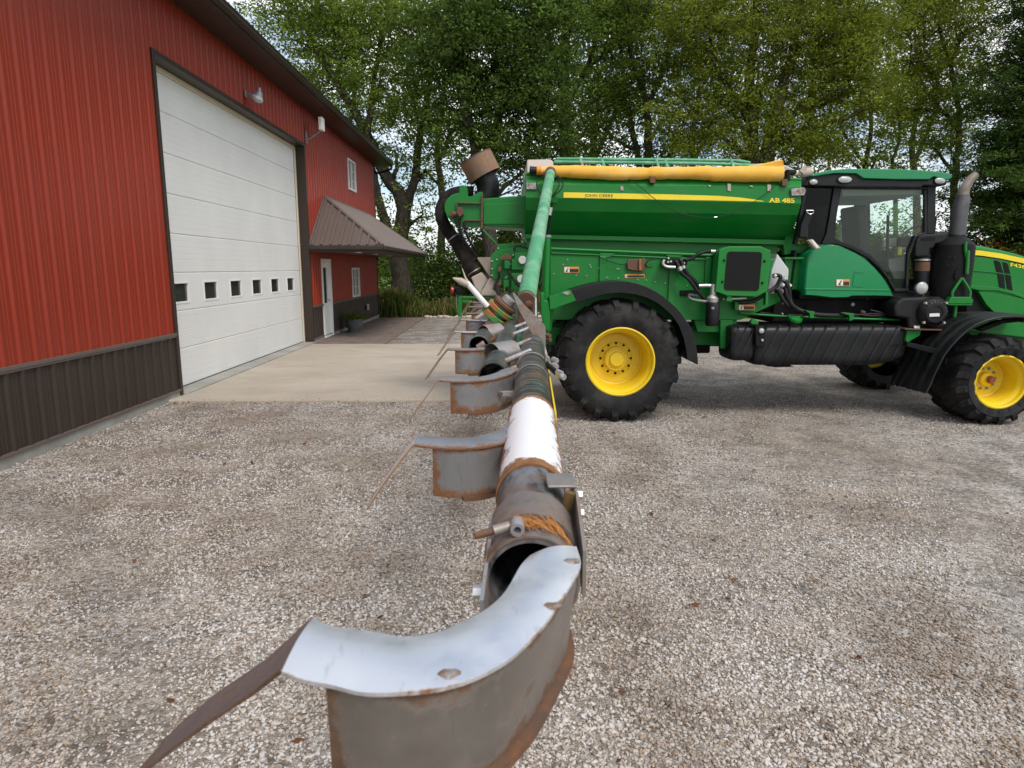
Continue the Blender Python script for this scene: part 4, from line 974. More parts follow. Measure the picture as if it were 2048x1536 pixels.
P('engine_bay_panel', prism(ZA([(690, 265), (1020, 268), (1010, 760), (700, 765)]), 8.66, 8.72), GREEN, bevel=0.006)
P('bay_top_beam', prism(ZA([(690, 262), (1020, 265), (1020, 300), (690, 295)]), 8.58, 8.72), GREEN, bevel=0.004)
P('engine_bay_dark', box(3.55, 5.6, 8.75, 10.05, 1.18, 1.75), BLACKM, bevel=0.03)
for k_ in range(5):
    u0 = 1520 + k_ * 55
    P('wiring_loom', ptube([(u0, 625 + 6 * math.sin(k_), 8.55), (u0 + 60, 632, 8.5), (u0 + 120, 628, 8.52), (u0 + 200, 636, 8.5)], 0.014, 8), HOSE, smooth=60)
for k_ in range(14):
    u0 = 1525 + random.random() * 260; v0 = 590 + random.random() * 40
    P('bay_fitting', tube([onY(u0, v0, 8.62), onY(u0 + random.uniform(-12, 12), v0 + random.uniform(-5, 7), 8.6)], 0.012 + 0.012 * random.random(), 8), random.choice([SILVER, BLACKM, GREYP, RUST]), smooth=50)
P('tank_rail', ptube([(1480, 626, 8.45), (1560, 632, 8.45), (1700, 637, 8.45), (1810, 640, 8.45)], 0.014, 8), GREEN, smooth=50)
for x, y in ((1100, 1170), ):
    P('hose_bracket', prism(ZA([(1000, 1080), (1150, 1100), (1130, 1200), (1075, 1200), (1075, 1130)]), 8.30, 8.34), GREEN, bevel=0.003)
P('hose_bracket', prism(Z5([(890, 205), (975, 212), (965, 255), (945, 258), (945, 225)]), 8.30, 8.34), GREEN, bevel=0.003)
# ---- fuel tank with slanting grooves
x0, x1 = onY(1402 + 60, 660, 8.25)[0], onY(1814, 680, 8.25)[0]
def fuel(xa, xb, z0, z1, slope, pitch, name, nx=150):
    prof = []
    hw, hh = 0.26, (z1 - z0) / 2; zc = (z0 + z1) / 2
    dense = []
    for a in np.linspace(0, 2 * math.pi, 2000):
        c, s = math.cos(a), math.sin(a); q = 6.0
        dense.append((np.sign(c) * abs(c) ** (2 / q) * hw, np.sign(s) * abs(s) ** (2 / q) * hh))
    dense = np.array(dense); ds = np.concatenate([[0], np.cumsum(np.linalg.norm(np.diff(dense, axis=0), axis=1))])
    for t in np.linspace(0, ds[-1], 90, endpoint=False):
        prof.append((np.interp(t, ds, dense[:, 0]), np.interp(t, ds, dense[:, 1]), 0, 0))
    rings = []
    for i in range(nx + 1):
        x = xa + (xb - xa) * i / nx
        e = min(i, nx - i) / nx * (xb - xa); sh = 1 - 0.12 * math.exp(-(e / 0.03)) if e < 0.2 else 1
        zsh = 0.06 * max(0, (i / nx - 0.80)) / 0.2 if xb - xa > 1 else 0
        rg = []
        for py, pz, c, s in prof:
            fph = ((x - slope * abs(pz + hh) + 0.0) / pitch) % 1.0
            g = -0.013 * math.exp(-((fph - 0.5) / 0.045) ** 2)
            k2 = sh * (1 + g / 0.26)
            rg.append((x, 8.53 + py * k2, zc + pz * k2 + (zsh if pz < 0 else 0)))
        rings.append(rg)
    return P(name, loft(rings), BLACKP, smooth=45)
pz1 = onY(1550, 651, 8.3)[2]; pz0 = onY(1550, 732, 8.3)[2]
ft = fuel(onY(1511, 690, 8.27)[0], onY(1813, 690, 8.27)[0], pz0, pz1, 0.45, 0.150, 'fuel_tank', 330)
ft2 = fuel(onY(1463, 690, 8.27)[0], onY(1510, 690, 8.27)[0], pz0 + 0.06, pz1, 0.45, 0.10, 'step_box', 60)
P('tank_plate', prism(Z5([(350, 290), (408, 290), (412, 425), (355, 420)]), 8.23, 8.28), BLACKM, ft, bevel=0.006)
P('sensor', lathe([(0.0, 0.035), (0.03, 0.03), (0.036, 0.0)], onY(1400 + 385 / 3.16, 560 + 320 / 3.16, 8.232), (0, -1, 0), 14), SILVER, ft, smooth=50)
P('sensor', lathe([(0.0, 0.02), (0.015, 0.018), (0.018, 0.0)], onY(1400 + 392 / 3.16, 560 + 380 / 3.16, 8.232), (0, -1, 0), 12), SILVER, ft, smooth=50)
capc = onY(1590, 640, 8.36)
P('filler_neck', lathe([(0.075, -0.12), (0.07, 0.0)], capc, (0.1, -0.35, 0.93), 18, cap=True), BLACKP, ft, smooth=40)
P('filler_cap', join(lathe([(0.0, 0.035), (0.05, 0.035), (0.082, 0.03), (0.085, 0.0), (0.08, -0.005)], capc, (0.1, -0.35, 0.93), 20), box(capc[0] - 0.05, capc[0] + 0.05, capc[1] - 0.03, capc[1] - 0.01, capc[2] + 0.02, capc[2] + 0.05)), GREEN, ft, smooth=40)
P('cover_latch', prism(ZA([(170, 1255), (195, 1220), (240, 1215), (285, 1265), (285, 1300), (175, 1295)]), 8.28, 8.36), GREEN, ft2, bevel=0.006)
P('tank_strap', prism(Z5([(370, 513), (600, 548), (480, 552), (420, 545)]), 8.4, 8.6), BLACKM, ft)
# ---- wheels
def wheel(cx, cy, cz, Ro, Rr, w, sgn, depth, nl, hubr, label, bolts, bolt_r, holes):
    """sgn -1: the dished face looks towards the camera; cy is that outer face"""
    ax = (0, -sgn, 0)                                   # from the outer face inwards
    c0 = (cx, cy, cz)
    rim = P('wheel', lathe([(Rr + 0.012, 0.012), (Rr + 0.012, -0.0), (Rr - 0.004, -0.006), (Rr - 0.016, 0.006), (Rr - 0.022, 0.05), (Rr - 0.05, 0.08), (Rr - 0.058, 0.11), (Rr - 0.078, depth - 0.06), (Rr - 0.080, depth), (Rr - 0.10, depth + 0.012), (Rr - 0.105, depth + 0.006), (hubr + 0.06, depth + 0.004), (hubr + 0.045, depth - 0.01), (0.0, depth - 0.012)], c0, ax, 72), YELLOW, smooth=35)
    tag(rim, label)
    hd = depth - 0.012
    hub = P('hub', lathe([(hubr, 0.0), (hubr, -0.05), (hubr - 0.012, -0.065), (hubr * 0.62, -0.075), (hubr * 0.55, -0.11), (0.0, -0.115)], (cx, cy - sgn * hd, cz), ax, 36), YELLOW, rim, smooth=35)
    for k in range(bolts):
        a = 2 * math.pi * k / bolts
        p = np.array([cx + hubr * 0.86 * math.cos(a), cy - sgn * (hd - 0.062), cz + hubr * 0.86 * math.sin(a)])
        if bolts > 0: P('hub_bolt', lathe([(0.012, 0.0), (0.012, 0.02)], p, (0, sgn, 0), 6, cap=True), YELLOW, rim)
    for k in range(holes):
        a = 2 * math.pi * k / holes
        p = np.array([cx + bolt_r * math.cos(a), cy - sgn * (depth - 0.006), cz + bolt_r * math.sin(a)])
        if bolts: P('bolt_recess', lathe([(0.0, 0.016), (0.014, 0.016), (0.017, 0.0)], p, (0, sgn, 0), 12), BLACKM, rim, smooth=40)
        else: P('lug_nut', lathe([(0.0, 0.035), (0.012, 0.035), (0.016, 0.02), (0.018, 0.0)], p, (0, sgn, 0), 10), GREYP, rim, smooth=40)
    hw = w / 2; ym = cy - sgn * hw                       # tyre centre plane
    rt = Ro - 0.026
    half = [(Rr - 0.004, hw - 0.012), (Rr + 0.02, hw - 0.0), (Rr + 0.06, hw + 0.022), (Rr + 0.5 * (rt - Rr), hw + 0.034), (rt - 0.09, hw + 0.018), (rt - 0.03, hw - 0.03), (rt - 0.006, hw - 0.09), (rt + 0.004, hw * 0.5), (rt + 0.006, 0)]
    prof = [(r, -h) for r, h in half] + [(r, h) for r, h in half[-2::-1]]
    parts = [lathe(prof, (cx, ym, cz), (0, 1, 0), 96)]
    Lw = 0.5 * (rt - Rr)
    for side in (-1, 1):
        for k in range(nl):
            a0 = 2 * math.pi * (k + (0.5 if side > 0 else 0)) / nl
            secs = []
            for (yy, rin, rout, da, wd) in ((hw + 0.020, rt - 0.185, rt - 0.15, 0.0, 0.045), (hw + 0.030, rt - 0.12, rt - 0.06, 0.0, 0.060), (hw - 0.026, rt - 0.06, Ro - 0.008, 0.015, 0.068), (hw * 0.55, rt - 0.02, Ro, 0.13, 0.058), (-0.03, rt - 0.01, Ro, 0.34, 0.052)):
                a = a0 + da; rg = []
                for rr, tw in ((rin, 1.25), (rin, -1.25), (rout, -0.85), (rout, 0.85)):
                    t = a + tw * wd / rr / 1.0 * 0.62
                    rg.append((cx + rr * math.cos(t), ym + side * yy, cz + rr * math.sin(t)))
                secs.append(rg)
            parts.append(loft(secs))
    P('tyre', join(*parts), RUBBER, rim, smooth=38)
    return rim
w1 = wheel(1.452, 8.10, 0.757, 0.765, 0.415, 0.86, -1, 0.36, 19, 0.155, 'large yellow rear wheel nearest the camera with a deep lugged tyre', 24, 0.193, 12)
w2_ = wheel(1.452, 2 * YC - 8.10, 0.757, 0.765, 0.415, 0.86, 1, 0.36, 19, 0.155, 'rear wheel on the far side', 0, 0.193, 12)
w3 = wheel(6.016, 7.86, 0.535, 0.548, 0.318, 0.66, -1, 0.30, 17, 0.085, 'yellow front wheel nearest the camera', 0, 0.13, 10)
w4 = wheel(6.016, 2 * YC - 7.86, 0.535, 0.548, 0.318, 0.66, 1, 0.30, 17, 0.085, 'front wheel on the far side', 0, 0.13, 10)
P('hub_cap', lathe([(0.0, 0.05), (0.035, 0.05), (0.045, 0.03), (0.05, 0.0)], (6.016, 7.86 + 0.19, 0.535), (0, -1, 0), 20), mat_paint('rusty_red', (0.20, 0.05, 0.025), 0.6), w3, smooth=40)
# sidewall lettering, raised
def arctext(body, cx, y, cz, r, h, a_mid, spread, parent):
    cu = bpy.data.curves.new('l', 'FONT'); cu.body = body; to = bpy.data.objects.new('l', cu); col.objects.link(to)
    me = bpy.data.meshes.new_from_object(to.evaluated_get(bpy.context.evaluated_depsgraph_get()))
    V = np.array([v.co[:] for v in me.vertices]); Fq = [tuple(p.vertices) for p in me.polygons]
    bpy.data.objects.remove(to); bpy.data.curves.remove(cu); bpy.data.meshes.remove(me)
    mn, mx = V.min(0), V.max(0); W = []
    for p in V:
        s = (p[0] - mn[0]) / (mx[0] - mn[0]) - 0.5; t = (p[1] - mn[1]) / (mx[1] - mn[1])
        a = a_mid - s * spread; rr = r + h * t
        W.append((cx + rr * math.cos(a), y, cz + rr * math.sin(a)))
    return P('sidewall_lettering', (W, Fq), RUBBER, parent)
# ---- fenders
c1 = np.array([1.452, 0, 0.757])
outer = Z4([(470, 190), (580, 155), (700, 125), (800, 108), (900, 100), (1000, 104), (1080, 120), (1170, 150), (1250, 190), (1330, 240), (1400, 300), (1460, 355), (1510, 415), (1560, 485), (1600, 550), (1630, 640), (1650, 760), (1660, 880)])
inner = Z4([(1560, 838), (1545, 740), (1525, 640), (1480, 520), (1420, 430), (1350, 365), (1280, 310), (1200, 268), (1130, 242), (1050, 225), (970, 217), (900, 214), (820, 222), (750, 238), (680, 258), (600, 280), (510, 308)])
fend = P('rear_fender', prism(outer + inner, 8.05, 8.075), BLACKP, bevel=0.006)
oc = [onY(u, v, 8.05) for u, v in outer]
th = [p - (p - np.array([c1[0], p[1], c1[2]])) / np.linalg.norm((p - np.array([c1[0], p[1], c1[2]]))) * 0.015 for p in oc]
rim_in = oc + th[::-1]
P('fender_shell', loft([[p + np.array([0, 0.026, 0]) for p in rim_in], [p + np.array([0, 0.85, 0]) for p in rim_in]]), BLACKP, fend)
P('fender_bracket', prism(Z4([(270, 250), (420, 200), (470, 185), (500, 240), (520, 285), (470, 305), (280, 372)]), 8.04, 8.30), GREEN, fend, bevel=0.006)
P('fender_clip', prism(Z4([(385, 210), (450, 195), (475, 215), (440, 235)]), 8.03, 8.045), RUSTY, fend)
P('fender_stay', prism(Z4([(280, 375), (320, 370), (290, 560), (240, 600)]), 8.22, 8.28), GREEN, fend)
# front fender: wide ribbed shell
nearE = Z5([(1428, 715), (1455, 660), (1480, 600), (1510, 540), (1540, 480), (1585, 420), (1640, 362), (1690, 318), (1740, 284), (1815, 255), (1900, 236), (1980, 231), (2048, 233), (2150, 250), (2260, 290)])
ne = [onY(u, v, 7.84) for u, v in nearE]
ff = []
nrib = 5
W2 = 0.74
for s in np.linspace(0, 1, 41):
    bumpy = 0.012 * (1 if (s * nrib * 1.0) % 1.0 < 0.45 else 0)
    rowp = []
    for p in ne:
        d = p - np.array([6.016, p[1], 0.535]); d /= np.linalg.norm(d)
        rowp.append(p + np.array([0, W2 * s, 0]) + d * (bumpy + 0.02 * math.sin(math.pi * s)))
    ff.append(rowp)
inn = [[p - (p - np.array([6.016, p[1], 0.535])) / np.linalg.norm(p - np.array([6.016, p[1], 0.535])) * 0.02 for p in r] for r in ff]
V_, F_ = loft(ff, cap=False, closed=False); V2, F2 = loft(inn, cap=False, closed=False)
ffend = P('front_fender', join((V_, F_), (V2, F2)), BLACKP, smooth=50)
edge = [p for p in ne]
P('fender_lip', tube(ne, 0.014, 8), BLACKP, ffend, smooth=50)
P('fender_support', prism(Z5([(1310, 390), (1480, 430), (1530, 435), (1530, 450), (1470, 465), (1310, 420)]), 8.0, 8.1), BLACKM, ffend, bevel=0.006)
P('fender_support', prism(Z5([(1760, 310), (1900, 255), (2048, 240), (2048, 262), (1920, 275), (1790, 325)]), 8.2, 8.3), BLACKM, ffend, bevel=0.006)
P('axle_housing_cover', prism(Z5([(1700, 320), (1850, 250), (2048, 235), (2200, 260), (2200, 380), (1850, 340)]), 8.62, 8.9), GREEN, bevel=0.01)
P('step_support', prism(Z5([(1310, 320), (1400, 318), (1390, 350), (1310, 395), (1300, 380)]), 8.25, 8.32), GREEN, bevel=0.004)
# ---- cab
CB0, CB1 = 8.55, 2 * YC - 8.55
roofp = Z3([(262, 215), (330, 188), (430, 168), (560, 157), (800, 157), (1000, 161), (1200, 170), (1340, 183), (1420, 196), (1446, 216), (1436, 240), (1400, 250), (1290, 222), (1255, 247), (960, 246), (705, 238), (640, 197), (460, 195), (280, 222)])
a = [onY(u, v, 8.44) for u, v in roofp]
cab = P('cab_roof', loft([a, [p + np.array([0, 2 * (YC - 8.44), 0]) for p in a]]), TEAL, bevel=0.03, seg=3)
P('roof_band', prism(Z3([(205, 300), (255, 222), (300, 205), (460, 196), (640, 198), (705, 240), (1000, 248), (1255, 249), (1290, 224), (1400, 252), (1405, 285), (1385, 300), (1200, 298), (1180, 318), (560, 312), (460, 305)]), 8.47, 2 * YC - 8.47), BLACKP, cab, bevel=0.015)
for cx_, cy2, w_, h_ in ((540, 250, 112, 54), (1336, 258, 88, 54), (276, 270, 66, 46)):
    u, v = Z3([(cx_, cy2)])[0]
    c = onY(u, v, 8.47); sx = w_ / 4.197 / 2 * 8.47 / FPX; szz = h_ / 4.197 / 2 * 8.47 / FPX
    P('light_bezel', lathe([(1.12, 0.0), (1.12, 0.02), (1.0, 0.028)], (0, 0, 0), (0, -1, 0), 24), BLACKM, cab) if False else None
    rg = [[(c[0] + sx * k * math.cos(t), c[1] - dy, c[2] + szz * k * math.sin(t)) for t in np.linspace(0, 2 * math.pi, 28, endpoint=False)] for k, dy in ((1.15, -0.02), (1.15, 0.012), (1.02, 0.016))]
    lb = P('work_light', loft(rg), BLACKM, cab, smooth=40)
    rg = [[(c[0] + sx * k * math.cos(t), c[1] - dy, c[2] + szz * k * math.sin(t)) for t in np.linspace(0, 2 * math.pi, 28, endpoint=False)] for k, dy in ((1.0, 0.012), (0.97, 0.022), (0.6, 0.032), (0.02, 0.036))]
    P('light_lens', loft(rg), LENS, cab, smooth=50)
def both(name, pix, t, mat, bev=0.01, y0=CB0):
    P(name, prism(pix, y0, y0 + t), mat, cab, bevel=bev)
    aa = [onY(u, v, y0) for u, v in pix]
    P(name, loft([[p + np.array([0, 2 * (YC - y0), 0]) for p in aa], [p + np.array([0, 2 * (YC - y0) - t, 0]) for p in aa]]), mat, cab, bevel=bev)
both('rear_pillar', Z3([(455, 300), (520, 312), (500, 420), (478, 560), (462, 690), (465, 740), (500, 790), (350, 795), (390, 700), (415, 560), (440, 400)]), 0.09, BLACKP)
both('front_pillar', Z3([(1238, 300), (1312, 298), (1308, 560), (1303, 700), (1238, 705), (1236, 560)]), 0.09, BLACKP)
both('door_edge', Z3([(1232, 330), (1238, 705), (1150, 735), (1090, 900), (1080, 1165), (1055, 1165), (1070, 880), (1130, 722), (1215, 690), (1212, 330)]), 0.04, BLACKP, 0.006)
both('door_top', Z3([(520, 306), (1240, 312), (1236, 328), (516, 322)]), 0.05, BLACKP, 0.006)
both('door_arch', Z3([(465, 740), (500, 762), (620, 800), (760, 878), (860, 980), (930, 1090), (975, 1165), (1085, 1165), (1085, 1190), (965, 1190), (905, 1080), (830, 985), (740, 905), (600, 830), (480, 790)]), 0.06, BLACKP, 0.006)
gp_ = Z3([(516, 320), (1234, 326), (1234, 700), (1150, 730), (1085, 890), (1078, 1166), (970, 1166), (905, 1050), (830, 950), (740, 868), (600, 795), (490, 762), (468, 735), (480, 560), (500, 420)])
both('side_window', gp_, 0.008, CABGLASS, 0, CB0 + 0.03)
rqw = Z3([(235, 310), (452, 305), (438, 400), (412, 560), (388, 700), (350, 790), (230, 790), (160, 700), (195, 480)])
P('rear_quarter_window', prism(rqw, CB0 + 0.03, CB0 + 0.04), mat_glass('dark_rear_glass', (0.05, 0.06, 0.056), 0.0, 0.3), cab)
P('rear_quarter_window', slab([onY(u, v, CB0) + np.array([0, CB1 - CB0 - 0.04, 0]) for u, v in rqw], (0, 0.01, 0)), CABGLASS, cab)
both('rear_post', Z3([(205, 300), (240, 305), (200, 480), (165, 700), (150, 790), (120, 790), (140, 700), (175, 480)]), 0.08, BLACKP)
pA = onY(*Z3([(1300, 310)])[0], CB0); pB = onY(*Z3([(1300, 1200)])[0], CB0)
P('windscreen', slab([pA + np.array([0, 0.1, 0]), pA + np.array([0, CB1 - CB0 - 0.1, 0]), (pB[0], CB1 - 0.1, pB[2]), (pB[0], CB0 + 0.1, pB[2])], (0.008, 0, 0)), CABGLASS, cab)
floor_z = onY(*Z3([(1000, 1185)])[0], CB0)[2]
xa_, xb_ = onY(1600, 600, CB0)[0], pB[0]
P('cab_floor', box(xa_, xb_, CB0 + 0.02, CB1 - 0.02, floor_z - 0.10, floor_z), BLACKM, cab, bevel=0.01)
P('cab_back_wall', slab([(onY(1605, 380, CB0)[0], CB0 + 0.1, onY(1605, 500, CB0)[2]), (onY(1605, 380, CB0)[0], CB1 - 0.1, onY(1605, 500, CB0)[2]), (xa_ - 0.1, CB1 - 0.1, floor_z), (xa_ - 0.1, CB0 + 0.1, floor_z)], (0.03, 0, 0)), BLACKM, cab)
# cab interior
sx_ = onY(1735, 560, YC)[0]
seat_ = P('seat', join(box(sx_ - 0.28, sx_ + 0.22, YC - 0.26, YC + 0.26, floor_z + 0.38, floor_z + 0.52)), SEAT, cab, bevel=0.04, seg=3)
P('backrest', slab([(sx_ - 0.26, YC - 0.25, floor_z + 0.5), (sx_ - 0.10, YC - 0.25, floor_z + 0.5), (sx_ - 0.24, YC - 0.25, floor_z + 1.12), (sx_ - 0.36, YC - 0.25, floor_z + 1.12)], (0, 0.5, 0)), SEAT, cab, bevel=0.04, seg=3)
P('seat_base', box(sx_ - 0.22, sx_ + 0.15, YC - 0.2, YC + 0.2, floor_z, floor_z + 0.38), BLACKM, cab)
P('armrest_console', slab([(sx_ - 0.1, YC - 0.48, floor_z + 0.55), (sx_ + 0.42, YC - 0.48, floor_z + 0.60), (sx_ + 0.42, YC - 0.48, floor_z + 0.72), (sx_ - 0.1, YC - 0.48, floor_z + 0.66)], (0, 0.16, 0)), BEIGE, cab, bevel=0.02)
P('steering_column', tube([(sx_ + 0.75, YC, floor_z), (sx_ + 0.58, YC, floor_z + 0.72)], 0.06, 12), BLACKM, cab, smooth=50)
ta = [(sx_ + 0.56 + 0.08 * math.cos(t) * 0.9, YC + 0.2 * math.sin(t), floor_z + 0.76 + 0.1 * math.cos(t)) for t in np.linspace(0, 2 * math.pi, 25)]
P('steering_wheel', tube(ta, 0.016, 8), BLACKM, cab, smooth=50)
P('dashboard', slab([(sx_ + 0.68, YC - 0.3, floor_z + 0.55), (sx_ + 0.92, YC - 0.3, floor_z + 0.5), (sx_ + 0.92, YC - 0.3, floor_z + 0.78), (sx_ + 0.72, YC - 0.3, floor_z + 0.75)], (0, 0.6, 0)), BLACKM, cab, bevel=0.03)
P('headliner', prism(Z3([(520, 325), (1235, 328), (1235, 372), (520, 388)]), CB0 + 0.1, CB1 - 0.1), BEIGE, cab, bevel=0.02)
P('monitor', box(sx_ + 0.45, sx_ + 0.49, CB0 + 0.22, CB0 + 0.5, floor_z + 0.75, floor_z + 0.95), BLACKM, cab, bevel=0.01)
P('interior_post', tube([onY(1773, 600, 8.8), onY(1776, 430, 8.8)], 0.018, 8), BLACKM, cab, smooth=50)
P('curtain_panel', prism(Z3([(890, 920), (1070, 900), (1050, 1150), (985, 1150)]), 8.9, 8.94), BEIGE, cab)
P('fire_extinguisher', lathe([(0.0, 0.0), (0.025, 0.0), (0.025, 0.10), (0.012, 0.12), (0.0, 0.125)], onY(*Z3([(1010, 800)])[0], 8.75) - np.array([0, 0, 0.12]), (0, 0, 1), 12), YELLOW, cab, smooth=50)
P('grab_console', prism(Z3([(1010, 735), (1060, 722), (1110, 720), (1108, 800), (1060, 815), (1010, 810)]), 8.70, 8.80), BLACKM, cab, bevel=0.015)
# green cab fender, bulging
cf = Z3([(208, 1222), (203, 1165), (212, 1040), (228, 905), (262, 850), (340, 803), (430, 790), (500, 800), (560, 826), (640, 862), (720, 912), (800, 985), (870, 1065), (925, 1150), (962, 1232), (800, 1228), (610, 1228), (570, 1242), (440, 1245), (300, 1228)])
a = [onY(u, v, 8.47) for u, v in cf]
cen = np.mean(a, 0)
cabf = P('cab_fender', loft([[p + np.array([0, 0.5, 0]) for p in a], [p + np.array([0, 0.06, 0]) for p in a], [cen + (p - cen) * 0.985 + np.array([0, 0.015, 0]) for p in a], [cen + (p - cen) * 0.955 for p in a]]), TEAL, smooth=32)
P('fender_crease', prism(Z3([(212, 1160), (925, 1172), (935, 1184), (212, 1174)]), 8.462, 8.471), TEAL, cabf, bevel=0.003)
P('fender_recess', join(prism(Z3([(625, 1020), (710, 1022), (708, 1030), (634, 1028)]), 8.463, 8.471), prism(Z3([(625, 1028), (634, 1028), (622, 1138), (610, 1138)]), 8.463, 8.471), prism(Z3([(610, 1139), (692, 1144), (692, 1150), (608, 1146)]), 8.463, 8.471)), TEAL, cabf)
warning(472, 1085, 586, 1142, Z3, 8.466, 0.5, cabf)
# mirror arm and tag on cab rear
P('mirror_head', prism(Z3([(175, 640), (205, 560), (225, 505), (275, 550), (240, 640), (240, 740), (165, 735)]), 8.40, 8.50), BLACKP, cab, bevel=0.015)
P('mirror_handle', ptube([(u, v, 8.36) for u, v in Z3([(222, 508), (282, 508), (282, 528), (252, 540), (232, 528), (222, 508)])], 0.006, 6, smooth=False), SILVER, cab, smooth=50)
P('tail_marker', prism(Z3([(238, 758), (275, 748), (345, 825), (300, 832)]), 8.35, 8.42), TAN, cab, bevel=0.004)
P('marker_lens', prism(Z3([(262, 762), (280, 758), (330, 818), (306, 822)]), 8.344, 8.35), WHITED, cab)
P('rear_linkage', prism(Z3([(30, 800), (60, 700), (110, 640), (140, 690), (150, 800), (240, 780), (250, 860), (40, 880)]), 8.75, 8.85), GREEN, cab, bevel=0.006)
# ---- exhaust, intake, air filter
xb = onY(1905, 500, 8.70)
def vert_lathe(name, rows, y, mat, parent=None, n=28, **k):
    """silhouette rows (u_left, u_right, v) of an upright round thing at distance y"""
    rings = []
    for ul, ur, v in rows:
        pl_, pr_ = onY(ul, v, y), onY(ur, v, y); c = (pl_ + pr_) / 2; r = (pr_[0] - pl_[0]) / 2
        rings.append([(c[0] + r * math.cos(t), c[1] + r * math.sin(t), c[2]) for t in np.linspace(0, 2 * math.pi, n, endpoint=False)])
    return P(name, loft(rings), mat, parent, smooth=40, **k)
mz = ZC([(540, 1260), (970, 1260), (500, 0)])
muf = vert_lathe('exhaust_muffler', [(1856, 1930, 596), (1859, 1935, 560), (1864, 1941, 520), (1868, 1943.5, 497), (1869, 1943.5, 490), (1881, 1932, 478), (1896, 1928, 474), (1899, 1927, 469)], 8.60, BLACKM)
vert_lathe('exhaust_stack', [(1899, 1929, 470), (1903, 1932, 440), (1907, 1936, 410), (1911, 1938, 403), (1912, 1937, 398), (1914, 1937, 390)], 8.60, DARKSTEEL, muf)
e_ = smoothline([onY(u, v, 8.60) for u, v in ((1925.5, 392), (1927, 384), (1932, 372), (1941, 359), (1952, 349))], 5)
P('exhaust_elbow', tube(e_, list(np.linspace(0.070, 0.046, len(e_))), 20), STACKTIP, muf, smooth=60)
P('muffler_handle', ptube([(u, v, 8.36) for u, v in ZC([(830, 885), (800, 930), (770, 990), (772, 1060)])], 0.012, 6), BLACKM, muf, smooth=50)
for x, y in ((700, 790), (757, 790), (682, 882), (742, 882)):
    u, v = ZC([(x, y)])[0]; P('muffler_bolt', hexnut(onY(u, v, 8.37), (0, -1, 0), 0.010, 0.012), BLACKP, muf)
P('muffler_post', ptube([(u, v, 8.34) for u, v in ZC([(895, 610), (890, 700), (905, 800), (918, 880), (905, 990)])], 0.018, 8), GREEN, muf, smooth=50)
P('muffler_post', ptube([(u, v, 8.33) for u, v in ZC([(920, 715), (915, 860), (905, 990)])], 0.022, 8), GREEN, muf, smooth=50)
itk = P('intake_elbow', prism(ZC([(300, 790), (300, 660), (320, 590), (360, 540), (400, 520), (560, 515), (700, 500), (690, 560), (640, 620), (540, 640), (520, 690), (480, 700), (470, 790)]), 8.52, 8.74), BLACKP, bevel=0.04, seg=3)
P('elbow_slot', prism(ZC([(375, 560), (540, 550), (535, 590), (370, 595)]), 8.512, 8.5205), BLACKM, itk, bevel=0.003)
vert_lathe('intake_pipe', [(1829, 1855.5, 572), (1831, 1857, 545), (1832, 1858, 520), (1832, 1859, 512)], 8.62, BLACKP, itk)
vert_lathe('rust_band', [(1830.5, 1857.5, 542), (1831.5, 1858.5, 524)], 8.62, RUST, itk)
vert_lathe('pipe_clamp', [(1830.5, 1859.5, 521.5), (1830.5, 1859.5, 518)], 8.62, SILVER, itk)
hl = onY(*ZC([(378, 1160)])[0], 8.42)
hlt = P('head_lamp', lathe([(0.05, -0.09), (0.07, -0.04), (0.078, 0.0), (0.07, 0.006)], hl, (0, -1, 0), 24, cap=True), GREYP, smooth=40)
P('lamp_lens', lathe([(0.07, 0.007), (0.05, 0.02), (0.0, 0.026)], hl, (0, -1, 0), 24), LENS, hlt, smooth=50)
P('lamp_stem', tube([hl + np.array([0.03, 0.03, -0.05]), hl + np.array([0.06, 0.06, -0.14])], 0.018, 8), RUST, hlt, smooth=50)
ac = onY(*ZC([(530, 1450)])[0], 8.20)
af = P('air_cleaner', lathe([(0.19, 0.55), (0.19, 0.06), (0.175, 0.03), (0.16, 0.0), (0.13, -0.02), (0.12, -0.028), (0.085, -0.028), (0.08, -0.018), (0.0, -0.018)], ac, (0, 1, 0), 36, cap=True), BLACKP, smooth=35)
for k_ in range(20):
    t = 2 * math.pi * k_ / 20
    P('cleaner_rib', loft([[ac + np.array([r * math.cos(t + d), -0.03 if r < 0.13 else -0.012, r * math.sin(t + d)]) for r, d in ((0.122, -0.03), (0.122, 0.03), (0.152, 0.024), (0.152, -0.024))], [ac + np.array([r * math.cos(t + d), 0.0, r * math.sin(t + d)]) for r, d in ((0.122, -0.03), (0.122, 0.03), (0.152, 0.024), (0.152, -0.024))]]), BLACKM, af)
for t in (0.75, 2.4, 3.9, 5.5):
    P('cleaner_latch', box(*[q for pair in ((ac[0] + 0.175 * math.cos(t) - 0.012, ac[0] + 0.175 * math.cos(t) + 0.012), (ac[1] - 0.02, ac[1] + 0.02), (ac[2] + 0.175 * math.sin(t) - 0.014, ac[2] + 0.175 * math.sin(t) + 0.014)) for q in pair]), TAN, af, bevel=0.004)
P('cleaner_label', prism(ZC([(468, 1460), (585, 1455), (588, 1492), (468, 1497)]), 8.168, 8.172), WHITED, af)
P('cleaner_body', prism(Z3([(960, 1330), (985, 1275), (1040, 1242), (1340, 1232), (1395, 1260), (1402, 1400), (1375, 1505), (1080, 1500), (1075, 1420), (970, 1400)]), 8.27, 8.85), BLACKP, af, bevel=0.03, seg=3)
P('cleaner_shelf', prism(Z3([(1050, 1498), (1380, 1506), (1376, 1516), (1050, 1508)]), 8.2, 8.8), RUST, af)
P('label_tag', prism(Z3([(1125, 1475), (1175, 1478), (1173, 1498), (1130, 1496)]), 8.255, 8.27), WHITED, af)
